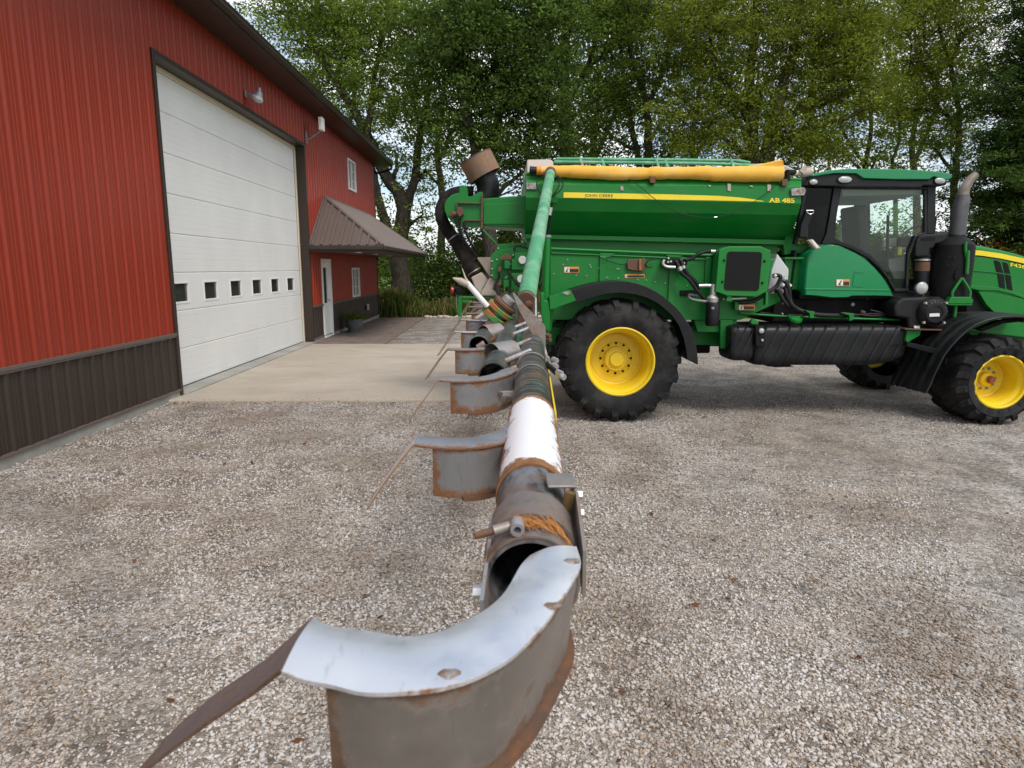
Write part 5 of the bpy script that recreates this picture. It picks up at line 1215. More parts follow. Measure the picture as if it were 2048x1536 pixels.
# green platform step
stp = P('access_step', prism(ZC([(720, 1265), (960, 1265), (985, 1300), (975, 1345), (690, 1345), (695, 1310)]), 8.28, 8.36), GREEN, bevel=0.006)
P('step_edge', prism(ZC([(690, 1348), (972, 1350), (972, 1362), (690, 1360)]), 8.28, 8.5), GREEN, stp)
P('step_arm', ptube([(u, v, 8.32) for u, v in ZC([(850, 1040), (780, 1140), (735, 1215), (735, 1265)])], 0.018, 8), GREEN, stp, smooth=50)
P('step_arm', ptube([(u, v, 8.32) for u, v in ZC([(850, 1040), (930, 1170), (945, 1210), (940, 1265)])], 0.018, 8), GREEN, stp, smooth=50)
P('step_leg', ptube([(u, v, 8.34) for u, v in ZC([(775, 1362), (770, 1440), (760, 1500)])], 0.02, 8, smooth=False), GREEN, stp, smooth=50)
# ---- hood
HY = 8.95
def zb(l): return ZB(l)
hood_px = zb([(270, 325), (330, 318), (450, 335), (650, 378), (800, 412), (947, 455), (1150, 520), (1350, 620), (1480, 760), (1540, 950), (1540, 1250), (1300, 1330), (947, 1215), (600, 1200), (480, 1120), (360, 920), (225, 860), (250, 640), (275, 450)])
a = [onY(u, v, HY) for u, v in hood_px]
hood = P('hood', loft([a, [p + np.array([0, 2 * (YC - HY), 0]) for p in a]]), GREEN, bevel=0.05, seg=3)
P('hood_stripe', prism(zb([(280, 384), (400, 392), (650, 428), (947, 492), (1150, 545), (1300, 600), (1290, 640), (1140, 600), (947, 556), (650, 492), (400, 455), (278, 446)]), HY - 0.006, HY + 0.002), YDECAL, hood)
P('hood_seam', prism(zb([(270, 448), (400, 458), (650, 496), (947, 560), (947, 572), (650, 506), (400, 470), (270, 460)]), HY - 0.004, HY + 0.002), BLACKM, hood)
for pts in ([(560, 515), (610, 520), (645, 545), (690, 700), (600, 690)], [(605, 694), (692, 706), (708, 890), (630, 862)], [(672, 540), (715, 545), (745, 570), (775, 700), (702, 692)], [(704, 706), (778, 712), (802, 905), (732, 880)], [(634, 965), (705, 980), (722, 1190), (652, 1180)], [(735, 982), (800, 1000), (820, 1205), (748, 1195)]):
    vn_ = P('hood_vent', prism(zb(pts), HY - 0.004, HY + 0.002), BLACKM, hood)
    us = [q[0] for q in zb(pts)]; vs_ = [q[1] for q in zb(pts)]
    for t in np.linspace(0.15, 0.85, 5):
        vv = min(vs_) + (max(vs_) - min(vs_)) * t; uc = np.interp(vv, sorted(vs_), sorted(us)) if False else (min(us) + (max(us) - min(us)) * (0.32 + 0.36 * t))
        P('vent_slat', prism([(uc - 4.0, vv - 1), (uc + 4.0, vv + 0.6), (uc + 4.0, vv + 1.6), (uc - 4.0, vv)], HY - 0.008, HY - 0.0035), BLACKP, vn_)
P('hood_crease', prism(zb([(250, 636), (590, 668), (690, 684), (775, 694), (775, 706), (690, 696), (590, 680), (250, 648)]), HY - 0.012, HY + 0.002), GREEN, hood, bevel=0.003)
P('hood_crease', prism(zb([(228, 830), (620, 862), (800, 912), (947, 965), (1200, 1050), (1200, 1075), (947, 1005), (800, 950), (600, 905), (370, 900), (228, 868)]), HY - 0.02, HY + 0.002), GREEN, hood, bevel=0.006)
P('hood_lower_panel', prism(zb([(365, 915), (640, 960), (947, 1010), (947, 1215), (560, 1175), (470, 1085)]), HY - 0.012, HY + 0.002), GREEN, hood, bevel=0.004)
text3('F4365', 1900 + 775 / 6.4, 1900 + 1010 / 6.4, 525.5, 533, 0.16, HY - 0.006, YDECAL, 'lettering', hood, 0.02)
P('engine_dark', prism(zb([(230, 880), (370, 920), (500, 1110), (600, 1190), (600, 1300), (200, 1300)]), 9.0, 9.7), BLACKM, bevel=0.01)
# ---- rear conveyor, spout and fan
spout = P('spout_housing', prism(Z1([(250, 690), (258, 640), (280, 600), (320, 565), (360, 548), (402, 540), (405, 470), (440, 460), (480, 475), (490, 580), (530, 575), (560, 560), (600, 535), (642, 530), (640, 880), (560, 890), (480, 880), (380, 878), (320, 835), (275, 780), (255, 730)]), 8.95, 9.25), GREEN, bevel=0.006)
P('conveyor_arm', prism(Z1([(642, 600), (700, 595), (1085, 568), (1088, 905), (800, 890), (642, 880)]), 9.0, 9.8), GREEN, bevel=0.012)
P('conveyor_face', prism(Z1([(650, 660), (1084, 640), (1086, 862), (650, 862)]), 8.985, 9.001), GREEN, bevel=0.004)
for pts in ([(370, 635), (640, 645), (640, 655), (370, 648)], [(450, 815), (640, 820), (640, 830), (450, 828)], [(628, 560), (645, 560), (645, 900), (622, 910)], [(372, 640), (384, 640), (390, 760), (378, 760)]):
    P('spout_bracket', prism(Z1(pts), 8.90, 8.95), RUST, spout, bevel=0.002)
P('spout_motor', join(prism(Z1([(385, 690), (430, 690), (445, 760), (400, 790), (375, 740)]), 8.80, 8.95), tube([onY(u, v, 8.85) for u, v in Z1([(330, 755), (380, 760)])], 0.03, 10)), RUST, spout, bevel=0.006)
P('spout_pulley', lathe([(0.0, 0.0), (0.035, 0.0), (0.035, 0.04), (0.0, 0.04)], onY(*Z1([(330, 760)])[0], 8.95), (0, -1, 0), 16), RUST, spout, smooth=40)
for pts in ([(405, 800, 8.85), (410, 900, 8.85), (450, 1020, 8.85), (510, 1110, 8.9), (590, 1200, 8.95)], [(445, 840, 8.85), (470, 950, 8.86), (530, 1070, 8.9), (600, 1160, 8.95)], [(350, 780, 8.85), (390, 880, 8.85), (420, 980, 8.86), (470, 1100, 8.9), (560, 1190, 8.95)]):
    P('spout_hose', ptube(Z1(pts), 0.016, 8), HOSE, spout, smooth=60)
cl = Z1([(545, 540), (470, 530), (400, 535), (330, 555), (270, 600), (235, 660), (215, 730), (225, 810), (255, 880), (300, 950), (345, 1010), (400, 1095), (460, 1200), (520, 1295), (570, 1375)])
dp = smoothline([onY(u, v, 9.35 - 0.012 * i) for i, (u, v) in enumerate(cl)], 4)
duct = P('air_duct', tube(dp, [0.078 + 0.012 * i / len(dp) for i in range(len(dp))], 20), DUCT, smooth=60)
for x, y in ((352, 990), (575, 1370)):
    u, v = Z1([(x, y)])[0]; i0 = min(range(len(dp)), key=lambda i: np.linalg.norm(dp[i] - onY(u, v, 9.2))); i0 = min(max(i0, 1), len(dp) - 2)
    P('duct_clamp', tube([dp[i0 - 1] * 0.5 + dp[i0] * 0.5, dp[i0]], 0.098, 18), RUSTY, duct, smooth=40)
P('funnel', prism(Z9([(320, 575), (480, 490), (590, 620), (510, 740), (470, 850), (380, 730)]), 9.0, 9.3), TAN, duct, bevel=0.02)
P('funnel', prism(Z9([(600, 590), (680, 580), (740, 600), (650, 760), (780, 860), (470, 860), (480, 800)]), 8.9, 9.2), TAN, duct, bevel=0.02)
P('side_shield', prism(Z9([(405, 265), (628, 265), (622, 580), (560, 490), (480, 370)]), 9.2, 9.25), TAN, duct, bevel=0.004)
P('conveyor_brace', ptube(Z1([(640, 915, 8.98), (700, 980, 8.98), (780, 1060, 8.98)]), 0.014, 6, smooth=False), GREEN, smooth=50)
P('rear_crossbeam', prism(Z1([(785, 1065), (1080, 1052), (1090, 1120), (790, 1120)]), 8.95, 9.1), GREEN, bevel=0.006)
# fan housing
fc = onY(1000 - 0.0, 0, 9.3) if False else None
el = smoothline([onY(u, v, 9.3) for u, v in Z1([(650, 620), (690, 560), (700, 480), (680, 420), (650, 370)])], 5)
P('fan_elbow', tube(el, [0.150 + 0.0 * i for i in range(len(el))], 28), BLACKP, smooth=60)
dc0 = onY(*Z1([(668, 372)])[0], 9.3); dc1 = onY(*Z1([(566, 178)])[0], 9.3)
dax = dc1 - dc0; dh = np.linalg.norm(dax)
drum = P('intake_drum', lathe([(0.205, 0.0), (0.228, 0.0), (0.228, dh), (0.218, dh), (0.212, dh * 0.3), (0.0, dh * 0.28)], dc0, dax, 40), BROWNDRUM, smooth=35)
P('drum_band', lathe([(0.228, dh * 0.96), (0.234, dh * 0.96), (0.234, dh * 1.0), (0.228, dh * 1.0)], dc0, dax, 40), RUST, drum, smooth=35)
# rear manifold
man = P('rear_manifold_plate', prism(Z9([(625, 250), (710, 145), (1200, 110), (1200, 780), (930, 770), (640, 580)]), 8.85, 8.95), GREEN, bevel=0.006)
P('manifold_block', prism(Z9([(990, 200), (1180, 190), (1170, 330), (1130, 460), (945, 460), (945, 300), (990, 290)]), 8.72, 8.85), GREEN, man, bevel=0.008)
P('manifold_block', prism(Z9([(940, 510), (1120, 510), (1080, 770), (935, 765)]), 8.72, 8.85), GREEN, man, bevel=0.008)
for (x, y, r) in ((1112, 308, 0.053), (1090, 600, 0.053)):
    p = onY(*Z9([(x, y)])[0], 8.70)
    P('pressure_gauge', lathe([(0.0, 0.03), (r * 0.85, 0.03), (r, 0.02), (r, -0.02)], p, (0, -1, 0), 24), WHITED, man, smooth=40)
for pts, m in (([(830, 320), (920, 320), (920, 440), (835, 445)], GREEN), ([(820, 620), (910, 620), (905, 740), (820, 740)], GREEN), ([(760, 270), (880, 205), (950, 260), (940, 310), (760, 310)], RUST), ([(740, 420), (790, 400), (780, 490), (730, 490)], RUST), ([(720, 600), (780, 620), (790, 700), (700, 700)], RUST), ([(840, 280), (890, 280), (890, 320), (840, 320)], GREEN), ([(830, 570), (880, 570), (880, 612), (830, 612)], GREEN)):
    P('rear_valve', prism(Z9(pts), 8.72, 8.80), m, man, bevel=0.008)
for pts in ([(750, 490, 8.7), (755, 560, 8.7), (730, 620, 8.7), (690, 700, 8.68), (720, 800, 8.66), (760, 880, 8.6)], [(900, 470, 8.7), (940, 550, 8.68), (1010, 650, 8.66), (1070, 720, 8.6)], [(990, 180, 8.7), (1000, 100, 8.7), (1080, 90, 8.7), (1200, 130, 8.7)], [(880, 720, 8.7), (930, 790, 8.66), (980, 860, 8.6)]):
    P('manifold_hose', ptube(Z9(pts), 0.014, 8), HOSE, man, smooth=60)
mb = [hexnut(onY(*Z9([(x, y)])[0], 8.85), (0, -1, 0), 0.010, 0.02) for x, y in ((645, 325), (645, 440), (645, 540), (740, 125), (930, 370), (720, 300), (870, 560), (970, 230))]
tag(P('manifold_bolts', join(*mb), SILVER, man), kind='stuff')
# rear frame with tail lamp
P('rear_frame', join(prism(Z9([(120, 860), (180, 860), (180, 1180), (120, 1180)]), 8.9, 9.0), prism(Z9([(180, 865), (960, 870), (960, 905), (180, 900)]), 8.93, 9.0)), GREEN, bevel=0.006) if False else None
for nm_, pts, y0_, y1_ in (('frame_upright', [(120, 860), (180, 860), (180, 1180), (120, 1180)], 8.9, 9.0), ('frame_crossbar', [(181, 865), (960, 870), (960, 905), (181, 900)], 8.93, 9.0), ('frame_crossbar', [(181, 930), (330, 930), (330, 965), (181, 965)], 8.93, 9.0), ('frame_upright', [(1400, 800), (1450, 800), (1450, 920), (1510, 930), (1510, 1060), (1395, 1060)], 8.1, 8.2), ('frame_plate', [(1480, 1060), (1545, 1040), (1530, 1400), (1480, 1420)], 8.16, 8.2)):
    P(nm_, prism(Z9(pts), y0_, y1_), GREEN, bevel=0.006)
P('floor_beam', prism(Z9([(460, 965), (960, 965), (960, 1060), (500, 1060)]), 8.95, 9.2), TAN, bevel=0.01)
tl_ = onY(*Z9([(130, 780)])[0], 8.9)
tlm = P('tail_lamp', lathe([(0.0, 0.03), (0.05, 0.028), (0.055, 0.0), (0.05, -0.05)], tl_, (0.5, -0.8, 0), 18), BLACKM, smooth=40)
P('lamp_reflector', lathe([(0.0, 0.0), (0.045, 0.0), (0.045, 0.03)], tl_ + np.array([-0.07, -0.02, 0.01]), (-1, -0.3, 0), 16), REDL, tlm, smooth=40)
P('lamp_bracket', ptube(Z9([(100, 800, 8.9), (100, 950, 8.9), (110, 1100, 8.9)]), 0.006, 6, smooth=False), GREYP, tlm)

# ================================================================== AIR BOOM towards the camera
BX = lambda y: 0.0455 * y                      # the boom runs out sideways, almost along Y
BZ = 1.552
def worn(name, base, streak, lo, hi, sc=(4, 42, 10)):
    m, n, b = newmat(name); setp(b, 0.38, 0.15, 0.5)
    g = geo_pos(n)
    t = n.nodes.new('ShaderNodeMapping'); t.inputs['Scale'].default_value = sc; n.links.new(g, t.inputs['Vector'])
    n1 = noise(n, 1.0, 6, 0.65, t.outputs['Vector']); n2 = noise(n, 7, 6, 0.6, g)
    f = ramp(n, [(lo, 0.0), (hi, 1.0)]); n.links.new(n1.outputs['Fac'], f.inputs['Fac'])
    c = mixrgb(n, f.outputs['Color'], base, streak)
    f2 = ramp(n, [(0.52, 0.0), (0.64, 0.8)]); n.links.new(n2.outputs['Fac'], f2.inputs['Fac'])
    n.links.new(mixrgb(n, f2.outputs['Color'], c, (0.15, 0.075, 0.04)), b.inputs['Base Color'])
    bump(n, b, n1.outputs['Fac'], 0.2, 0.002)
    return m
WORNBLACK = worn('worn_black_tube', (0.016, 0.018, 0.020), (0.16, 0.22, 0.19), 0.50, 0.62)
WORNSTEEL = worn('scuffed_tube', (0.20, 0.205, 0.225), (0.018, 0.020, 0.026), 0.44, 0.60, (26, 9, 16))
def mat_sleeve():
    """white paint, flaked to rust along both ends and the underside"""
    m, n, b = newmat('white_sleeve'); setp(b, 0.42, 0.0, 0.5)
    tcn = n.nodes.new('ShaderNodeTexCoord'); sx = n.nodes.new('ShaderNodeSeparateXYZ'); n.links.new(tcn.outputs['Object'], sx.inputs[0])
    ab = node(n, 'ShaderNodeMath', operation='ABSOLUTE'); n.links.new(sx.outputs['Y'], ab.inputs[0])
    nz = noise(n, 34, 9, 0.78, geo_pos(n))
    e = node(n, 'ShaderNodeMath', operation='MULTIPLY_ADD'); e.inputs[1].default_value = 0.13; n.links.new(nz.outputs['Fac'], e.inputs[0]); n.links.new(ab.outputs[0], e.inputs[2])
    zn = node(n, 'ShaderNodeMath', operation='MULTIPLY_ADD'); zn.inputs[1].default_value = -1.6; zn.inputs[2].default_value = 0.256; n.links.new(sx.outputs['Z'], zn.inputs[0])
    nz2 = node(n, 'ShaderNodeMath', operation='MULTIPLY_ADD'); nz2.inputs[1].default_value = 0.18; n.links.new(nz.outputs['Fac'], nz2.inputs[0]); n.links.new(zn.outputs[0], nz2.inputs[2])
    mx = node(n, 'ShaderNodeMath', operation='MAXIMUM'); n.links.new(e.outputs[0], mx.inputs[0]); n.links.new(nz2.outputs[0], mx.inputs[1])
    f = ramp(n, [(0.296, 0.0), (0.308, 1.0)]); n.links.new(mx.outputs[0], f.inputs['Fac'])
    n2 = noise(n, 60, 5, 0.6, geo_pos(n))
    ru = mixrgb(n, n2.outputs['Fac'], (0.10, 0.04, 0.015), (0.36, 0.17, 0.06))
    n.links.new(mixrgb(n, f.outputs['Color'], (0.84, 0.84, 0.86), ru), b.inputs['Base Color'])
    ro = ramp(n, [(0, 0.4), (1, 0.85)]); n.links.new(f.outputs['Color'], ro.inputs['Fac']); n.links.new(ro.outputs['Color'], b.inputs['Roughness'])
    bump(n, b, n2.outputs['Fac'], 0.2, 0.002)
    return m
SLEEVE = mat_sleeve()
def hollow(y0, y1, ro, ri, xo=0.0, z=BZ, n=40):
    a = np.array([BX(y0) + xo, y0, z]); b = np.array([BX(y1) + xo, y1, z]); d = b - a; h = np.linalg.norm(d)
    return lathe([(ro, 0.0), (ro, h), (ri, h), (ri, 0.0)], a, d, n, close=True)
CLAMPM = mat_rust('brown_clamp_steel', (0.30, 0.27, 0.25), (0.13, 0.07, 0.04), 0.38, 0.66, 16.0, metal=0.7, rough=0.38)
boom = P('boom_tube', hollow(0.682, 1.02, 0.050, 0.046), WORNSTEEL, smooth=40)
tag(boom, 'scuffed open end of the boom tube nearest the camera')
P('boom_tube', hollow(1.02, 3.75, 0.0502, 0.0465), WORNBLACK, smooth=40)
slv = P('white_sleeve', hollow(0.955, 1.50, 0.0535, 0.0505), SLEEVE, smooth=40)
tag(slv, 'white painted sleeve with rusted edges')
P('bore_shade_plug', hollow(0.95, 1.10, 0.0455, 0.0), BLACKM, boom)  # added black plug, its colour stands in for the shade inside the bore
for y0_, y1_, r_ in ((0.745, 0.825, 0.0555), (0.682, 0.712, 0.0538), (2.28, 2.295, 0.0535), (2.0, 2.012, 0.052)):
    P('clamp_ring', hollow(y0_, y1_, r_, 0.0497), RUSTY if y0_ > 1 else CLAMPM, boom, smooth=40, bevel=0.0015)
# clamp ear with bolts on the right, side strap along the tube
def bx3(x0, x1, y0, y1, z0, z1): return box(x0, x1, y0, y1, z0, z1)
ear = P('clamp_ear', join(bx3(0.060, 0.0985, 0.845, 0.90, 1.6035, 1.608), bx3(0.0945, 0.099, 0.845, 0.90, 1.53, 1.603)), STEELG, boom, bevel=0.002)
P('ear_strap', slab([(0.0885, 0.69, 1.585), (0.0885, 0.69, 1.53), (0.0965, 0.843, 1.53), (0.0965, 0.843, 1.60)], (0.004, 0, 0)), STEELG, boom)
for yb_, zb_ in ((0.865, 1.588), (0.845, 1.570)):
    P('clamp_bolt', hexnut((0.098, yb_, zb_), (1, 0, 0), 0.0075, 0.010), SILVER, boom)
P('clamp_bolt', hexnut((0.083, 0.835, 1.575), (0.2, 0, 1), 0.0075, 0.028), mat_paint('brass', (0.22, 0.14, 0.05), 0.45, metal=0.7), boom)
P('left_strap', slab([(-0.022, 0.60, 1.575), (-0.022, 0.60, 1.48), (-0.014, 0.83, 1.50), (-0.014, 0.83, 1.575)], (0.004, 0, 0)), RUSTY, boom)
for yb_, zb_ in ((0.66, 1.553), (0.635, 1.532)):
    P('clamp_bolt', hexnut((-0.022, yb_, zb_), (-1, 0, 0), 0.0075, 0.009), SILVER, boom)
P('draw_bolt', tube([(-0.030, 0.690, 1.603), (0.018, 0.705, 1.6105)], 0.0042, 10), RUST, boom, smooth=50)
P('draw_bolt_sleeve', tube([(-0.010, 0.696, 1.606), (0.008, 0.702, 1.609)], 0.0062, 10), STEELG, boom, smooth=50)
P('draw_bolt_eye', lathe([(0.0042, 0.0), (0.0078, 0.0), (0.0078, 0.018), (0.0042, 0.018)], (0.0165, 0.684, 1.6115), (0, 1, 0.1), 18, close=True), RUSTY, boom, smooth=40)
straw = empty('straw_tuft', (0.05, 0.70, 1.602), 'tuft of orange dry straw caught on the boom tube clamp', 'straw')
STRAW = mat_paint('dry_straw', (0.50, 0.22, 0.06), 0.8, (0.3, 0.12, 0.03), 0.5, 40)
for k_ in range(60):
    a0 = rng.uniform(-1.25, 0.35); y0_ = 0.735 + rng.normal(0, 0.006); ln = rng.uniform(0.25, 0.9)
    pts = []
    for t in np.linspace(0, 1, 5):
        an = math.pi / 2 + 0.25 - (a0 + 1.0 + ln * t) * 0.55
        rr = 0.0520 + 0.0016 * (k_ % 5) + 0.003 * t * rng.random()
        yy = y0_ - 0.035 * t
        pts.append((BX(yy) + rr * math.cos(an), yy, BZ + rr * math.sin(an)))
    obj('straw_blade', tube(pts, 0.0007, 4), STRAW, straw)
# deflectors: curved stainless top plate, curved wall below, bent flap at the tip
WELD = mat_rust('weld_bead', (0.30, 0.28, 0.26), (0.15, 0.08, 0.045), 0.40, 0.62, 60.0, metal=0.5, rough=0.5)
inn_px = [(1061, 1110), (1041, 1132), (1007, 1186), (968, 1220), (919, 1245), (885, 1262), (817, 1273), (748, 1262), (665, 1254), (626, 1237)]
out_px = [(563, 1342), (602, 1357), (665, 1369), (724, 1384), (787, 1386), (870, 1379), (944, 1357), (1017, 1318), (1060, 1281), (1090, 1249), (1129, 1191), (1161, 1132), (1153, 1093)]
PZ = 1.603
inn_w = [onZ(u, v, PZ) for u, v in inn_px]; out_w = [onZ(u, v, PZ) for u, v in out_px]
def arclen(p):
    d = [0]
    for i in range(1, len(p)): d.append(d[-1] + np.linalg.norm(p[i] - p[i - 1]))
    return np.array(d)
def deflector(k, wallmat, platemat, flapmat):
    """k-th nozzle deflector along the boom; all share the first one's plan"""
    yk = 0.715 * k + (0.02 if k else 0); dx = {0: 0.0, 1: -0.006, 2: -0.022, 3: -0.05}.get(k, -0.022 - 0.012 * k); dz = -0.028 if k else 0.0
    rot = 0.0 if k == 0 else rng.normal(0, 0.05)
    sh = np.array([dx, yk, dz])
    cen = np.array([-0.02, 0.58, PZ])
    M = np.array([[math.cos(rot), -math.sin(rot), 0], [math.sin(rot), math.cos(rot), 0], [0, 0, 1]])
    tilt = 0.0 if k == 0 else rng.normal(0, 0.03)
    f = lambda p: M @ (np.array(p) - cen) + cen + sh + np.array([0, 0, tilt * (p[0] - cen[0])])
    si = smoothline(inn_w, 5); so = smoothline(out_w[::-1], 5)     # both from the tube to the tip
    n = 64; nc = 13
    ai, ao = arclen(si), arclen(so)
    I = [np.array([np.interp(t, ai / ai[-1], [p[j] for p in si]) for j in range(3)]) for t in np.linspace(0, 1, n)]
    O = [np.array([np.interp(t, ao / ao[-1], [p[j] for p in so]) for j in range(3)]) for t in np.linspace(0, 1, n)]
    dent = lambda t, s: 0.0007 * math.sin(9 * t + 2 + k) * math.sin(3 * s + t * 5) + 0.0003 * math.sin(23 * t + 4 * s)
    top = [[f(I[i] + (O[i] - I[i]) * s + np.array([0, 0, 0.004 * math.sin(math.pi * s) + dent(i / n, s)])) for s in np.linspace(0, 1, nc)] for i in range(n)]
    V, Fq = loft(top, cap=False, closed=False)
    Vb, Fb = loft([[p - np.array([0, 0, 0.003]) for p in r] for r in top], cap=False, closed=False)
    m = len(V)
    rimi = [i * nc for i in range(n)] + [(n - 1) * nc + j for j in range(1, nc)] + [i * nc + nc - 1 for i in range(n - 2, -1, -1)] + [j for j in range(nc - 2, 0, -1)]
    side = [(a, b, b + m, a + m) for a, b in zip(rimi, rimi[1:] + rimi[:1])]
    V2 = list(V) + list(Vb); F2 = list(Fq) + [tuple(i + m for i in q) for q in Fb] + side
    pl = P('deflector', (V2, F2), platemat, smooth=40)
    ed = []
    for i in range(n):
        wd = np.linalg.norm(O[i] - I[i])
        for s in np.linspace(0, 1, nc): ed.append(min((1 - s) * wd, 0.012 + s * wd, i / n * ao[-1], 0.006 + (1 - i / n) * ao[-1]))
    def set_edge(o, vals):
        at = o.data.attributes.new('edge', 'FLOAT', 'POINT'); at.data.foreach_set('value', np.array(vals, np.float32))
    set_edge(pl, [e + (0.0035 if k == 0 else 0.0) for e in ed + ed])
    # wall along the outer edge
    i1 = int(n * 0.915)
    wl = [f(O[i] + (I[i] - O[i]) * 0.05) for i in range(i1)]
    nrmI = [(I[i] - O[i]) / np.linalg.norm(I[i] - O[i]) for i in range(i1)]
    h = 0.096
    rg = []; ed = []
    for i, (p, q) in enumerate(zip(wl, nrmI)):
        q = M @ q; col_ = []
        for t in np.linspace(0, 1, 9): col_.append(p + q * (0.010 * t) - np.array([0, 0, 0.0035 + (h - 0.0035) * t])); ed.append(min(0.008 + t * h, (1 - t) * h, (i1 - 1 - i) / n * ao[-1] + 0.002))
        for t in np.linspace(1, 0, 9): col_.append(p + q * (0.010 * t + 0.0035) - np.array([0, 0, 0.0035 + (h - 0.0035) * t])); ed.append(min(0.008 + t * h, (1 - t) * h, (i1 - 1 - i) / n * ao[-1] + 0.002))
        rg.append(col_)
    wo_ = P('curved_wall', loft(rg), wallmat, pl, smooth=40); set_edge(wo_, ed)
    rg = [[p + 0.015 * (M @ q) - np.array([0, 0, h - 0.004]), p + 0.002 * (M @ q) - np.array([0, 0, h - 0.003]), p + 0.002 * (M @ q) - np.array([0, 0, h + 0.005]), p + 0.015 * (M @ q) - np.array([0, 0, h + 0.004])] for p, q in zip(wl[:int(i1 * 0.86)], nrmI)]
    P('bottom_rim', loft(rg), RUST, pl, smooth=40)
    # tack welds along the outer edge
    for t, s in ((0.10, 0.90), (0.34, 0.92), (0.66, 0.86)):
        c = top[int(t * n)][int(s * (nc - 1))]
        rgw = [[c + np.array([rr * math.cos(a) * (1.35 + 0.3 * math.sin(2 * a + k)), rr * math.sin(a) * (0.8 + 0.2 * math.sin(3 * a)), hz]) for a in np.linspace(0, 2 * math.pi, 14, endpoint=False)] for rr, hz in ((0.0065, -0.0005), (0.0048, 0.0016), (0.0022, 0.0022), (0.0004, 0.0016))]
        P('weld_spot', loft(rgw), WELD, pl, smooth=60)
    # flap
    a, b = top[-1][0], top[-1][nc - 1]
    nf_ = 8; rows = []
    for i in range(nf_ + 1):
        t = i / nf_
        d = np.array([-0.086 * t, -0.012 * t, -0.118 * t + 0.004 * math.sin(math.pi * t)])
        wfac = 1.0 + 0.04 * t
        mid_ = (a + b) / 2
        rows.append([mid_ + (a - mid_) * wfac + d + (b - a) * wfac * s for s in np.linspace(0, 1, 7)])
    if k == 0:                                          # the first flap is bent wider and twisted, as the photo shows it
        up_ = smoothline([a] + [onY(u, v, y_) for u, v, y_ in ((529, 1325, .527), (455, 1372, .527), (406, 1412, .527), (358, 1452, .528), (323, 1489, .529), (284, 1536, .53), (255, 1568, .53))], 4)
        lo_ = smoothline([b] + [onY(u, v, y_) for u, v, y_ in ((530, 1369, .462), (494, 1396, .470), (431, 1437, .480), (357, 1490, .495), (299, 1536, .508), (262, 1572, .515))], 4)
        ua, la = arclen(up_), arclen(lo_)
        rs = lambda L_, A_, t: np.array([np.interp(t, A_ / A_[-1], [p[j] for p in L_]) for j in range(3)])
        rows = [[rs(up_, ua, t) * (1 - s) + rs(lo_, la, t) * s for s in np.linspace(0, 1, 7)] for t in np.linspace(0, 1, nf_ + 1)]
    rg = [[p + np.array([-0.0012, 0, 0.0008]) for p in r] + [p + np.array([0.0012, 0, -0.0008]) for p in r[::-1]] for r in rows]
    fo = P('flap', loft(rg), flapmat, pl, smooth=40)
    es = [0.0, 0.015, 0.03, 0.045, 0.03, 0.015, 0.0]
    set_edge(fo, [min(e, (1 - i / nf_) * 0.16 + 0.004) for i in range(nf_ + 1) for e in es + es[::-1]])
    if k:
        w0 = f(O[int(n * 0.45)] + (I[int(n * 0.45)] - O[int(n * 0.45)]) * 0.06) - np.array([0, 0, 0.05])
        P('brace_strap', slab([w0 + np.array([-0.01, -0.012, 0.008]), w0 + np.array([0.10, -0.012, 0.010]), w0 + np.array([0.10, -0.012, -0.006]), w0 + np.array([-0.01, -0.012, -0.008])], (0, 0.004, 0)), RUSTY, pl, bevel=0.001)
        P('brace_bolt', lathe([(0.0, 0.008), (0.006, 0.007), (0.008, 0.0)], w0 + np.array([-0.008, -0.012, 0]), (0, -1, 0), 10), RUST, pl, smooth=50)
    return pl
tag(deflector(0, WALLN, PLATE, FLAPM), 'bright curved stainless deflector right below the camera')
for k_ in range(1, 9):
    deflector(k_, WALLR, PLATE if k_ in (4, 5) else PLATED, PLATE if k_ in (4, 5) else FLAPL)
# further tubes of the boom, each ending at its own deflector
for (xo, y0_, y1_, z_) in ((-0.125, 2.12, 8.6, 1.545), (-0.24, 3.0, 8.6, 1.545), (-0.19, 4.4, 8.6, 1.46), (-0.34, 5.9, 8.7, 1.545), (0.0, 3.70, 8.5, 1.50)):
    P('boom_tube', hollow(y0_, y1_, 0.047, 0.043, xo, z_, 28), WORNBLACK, smooth=40)
for (y0_, xo) in ((2.25, -0.06), (2.62, -0.06), (3.2, -0.12), (3.6, -0.12)):
    P('tube_tie', tube([(BX(y0_) - 0.16, y0_, 1.55), (BX(y0_), y0_ + 0.12, 1.60)], 0.010, 8), RUSTY, smooth=50)
P('boom_truss', tube([(BX(3.8) - 0.1, 3.8, 1.40), (BX(8.5) - 0.1, 8.5, 1.36)], 0.03, 10), GREENW, smooth=50)
for y0_ in (4.3, 5.4, 6.5, 7.6):
    P('boom_clamp', box(BX(y0_) - 0.42, BX(y0_) + 0.08, y0_ - 0.03, y0_ + 0.03, 1.375, 1.40), RUSTY, bevel=0.004)
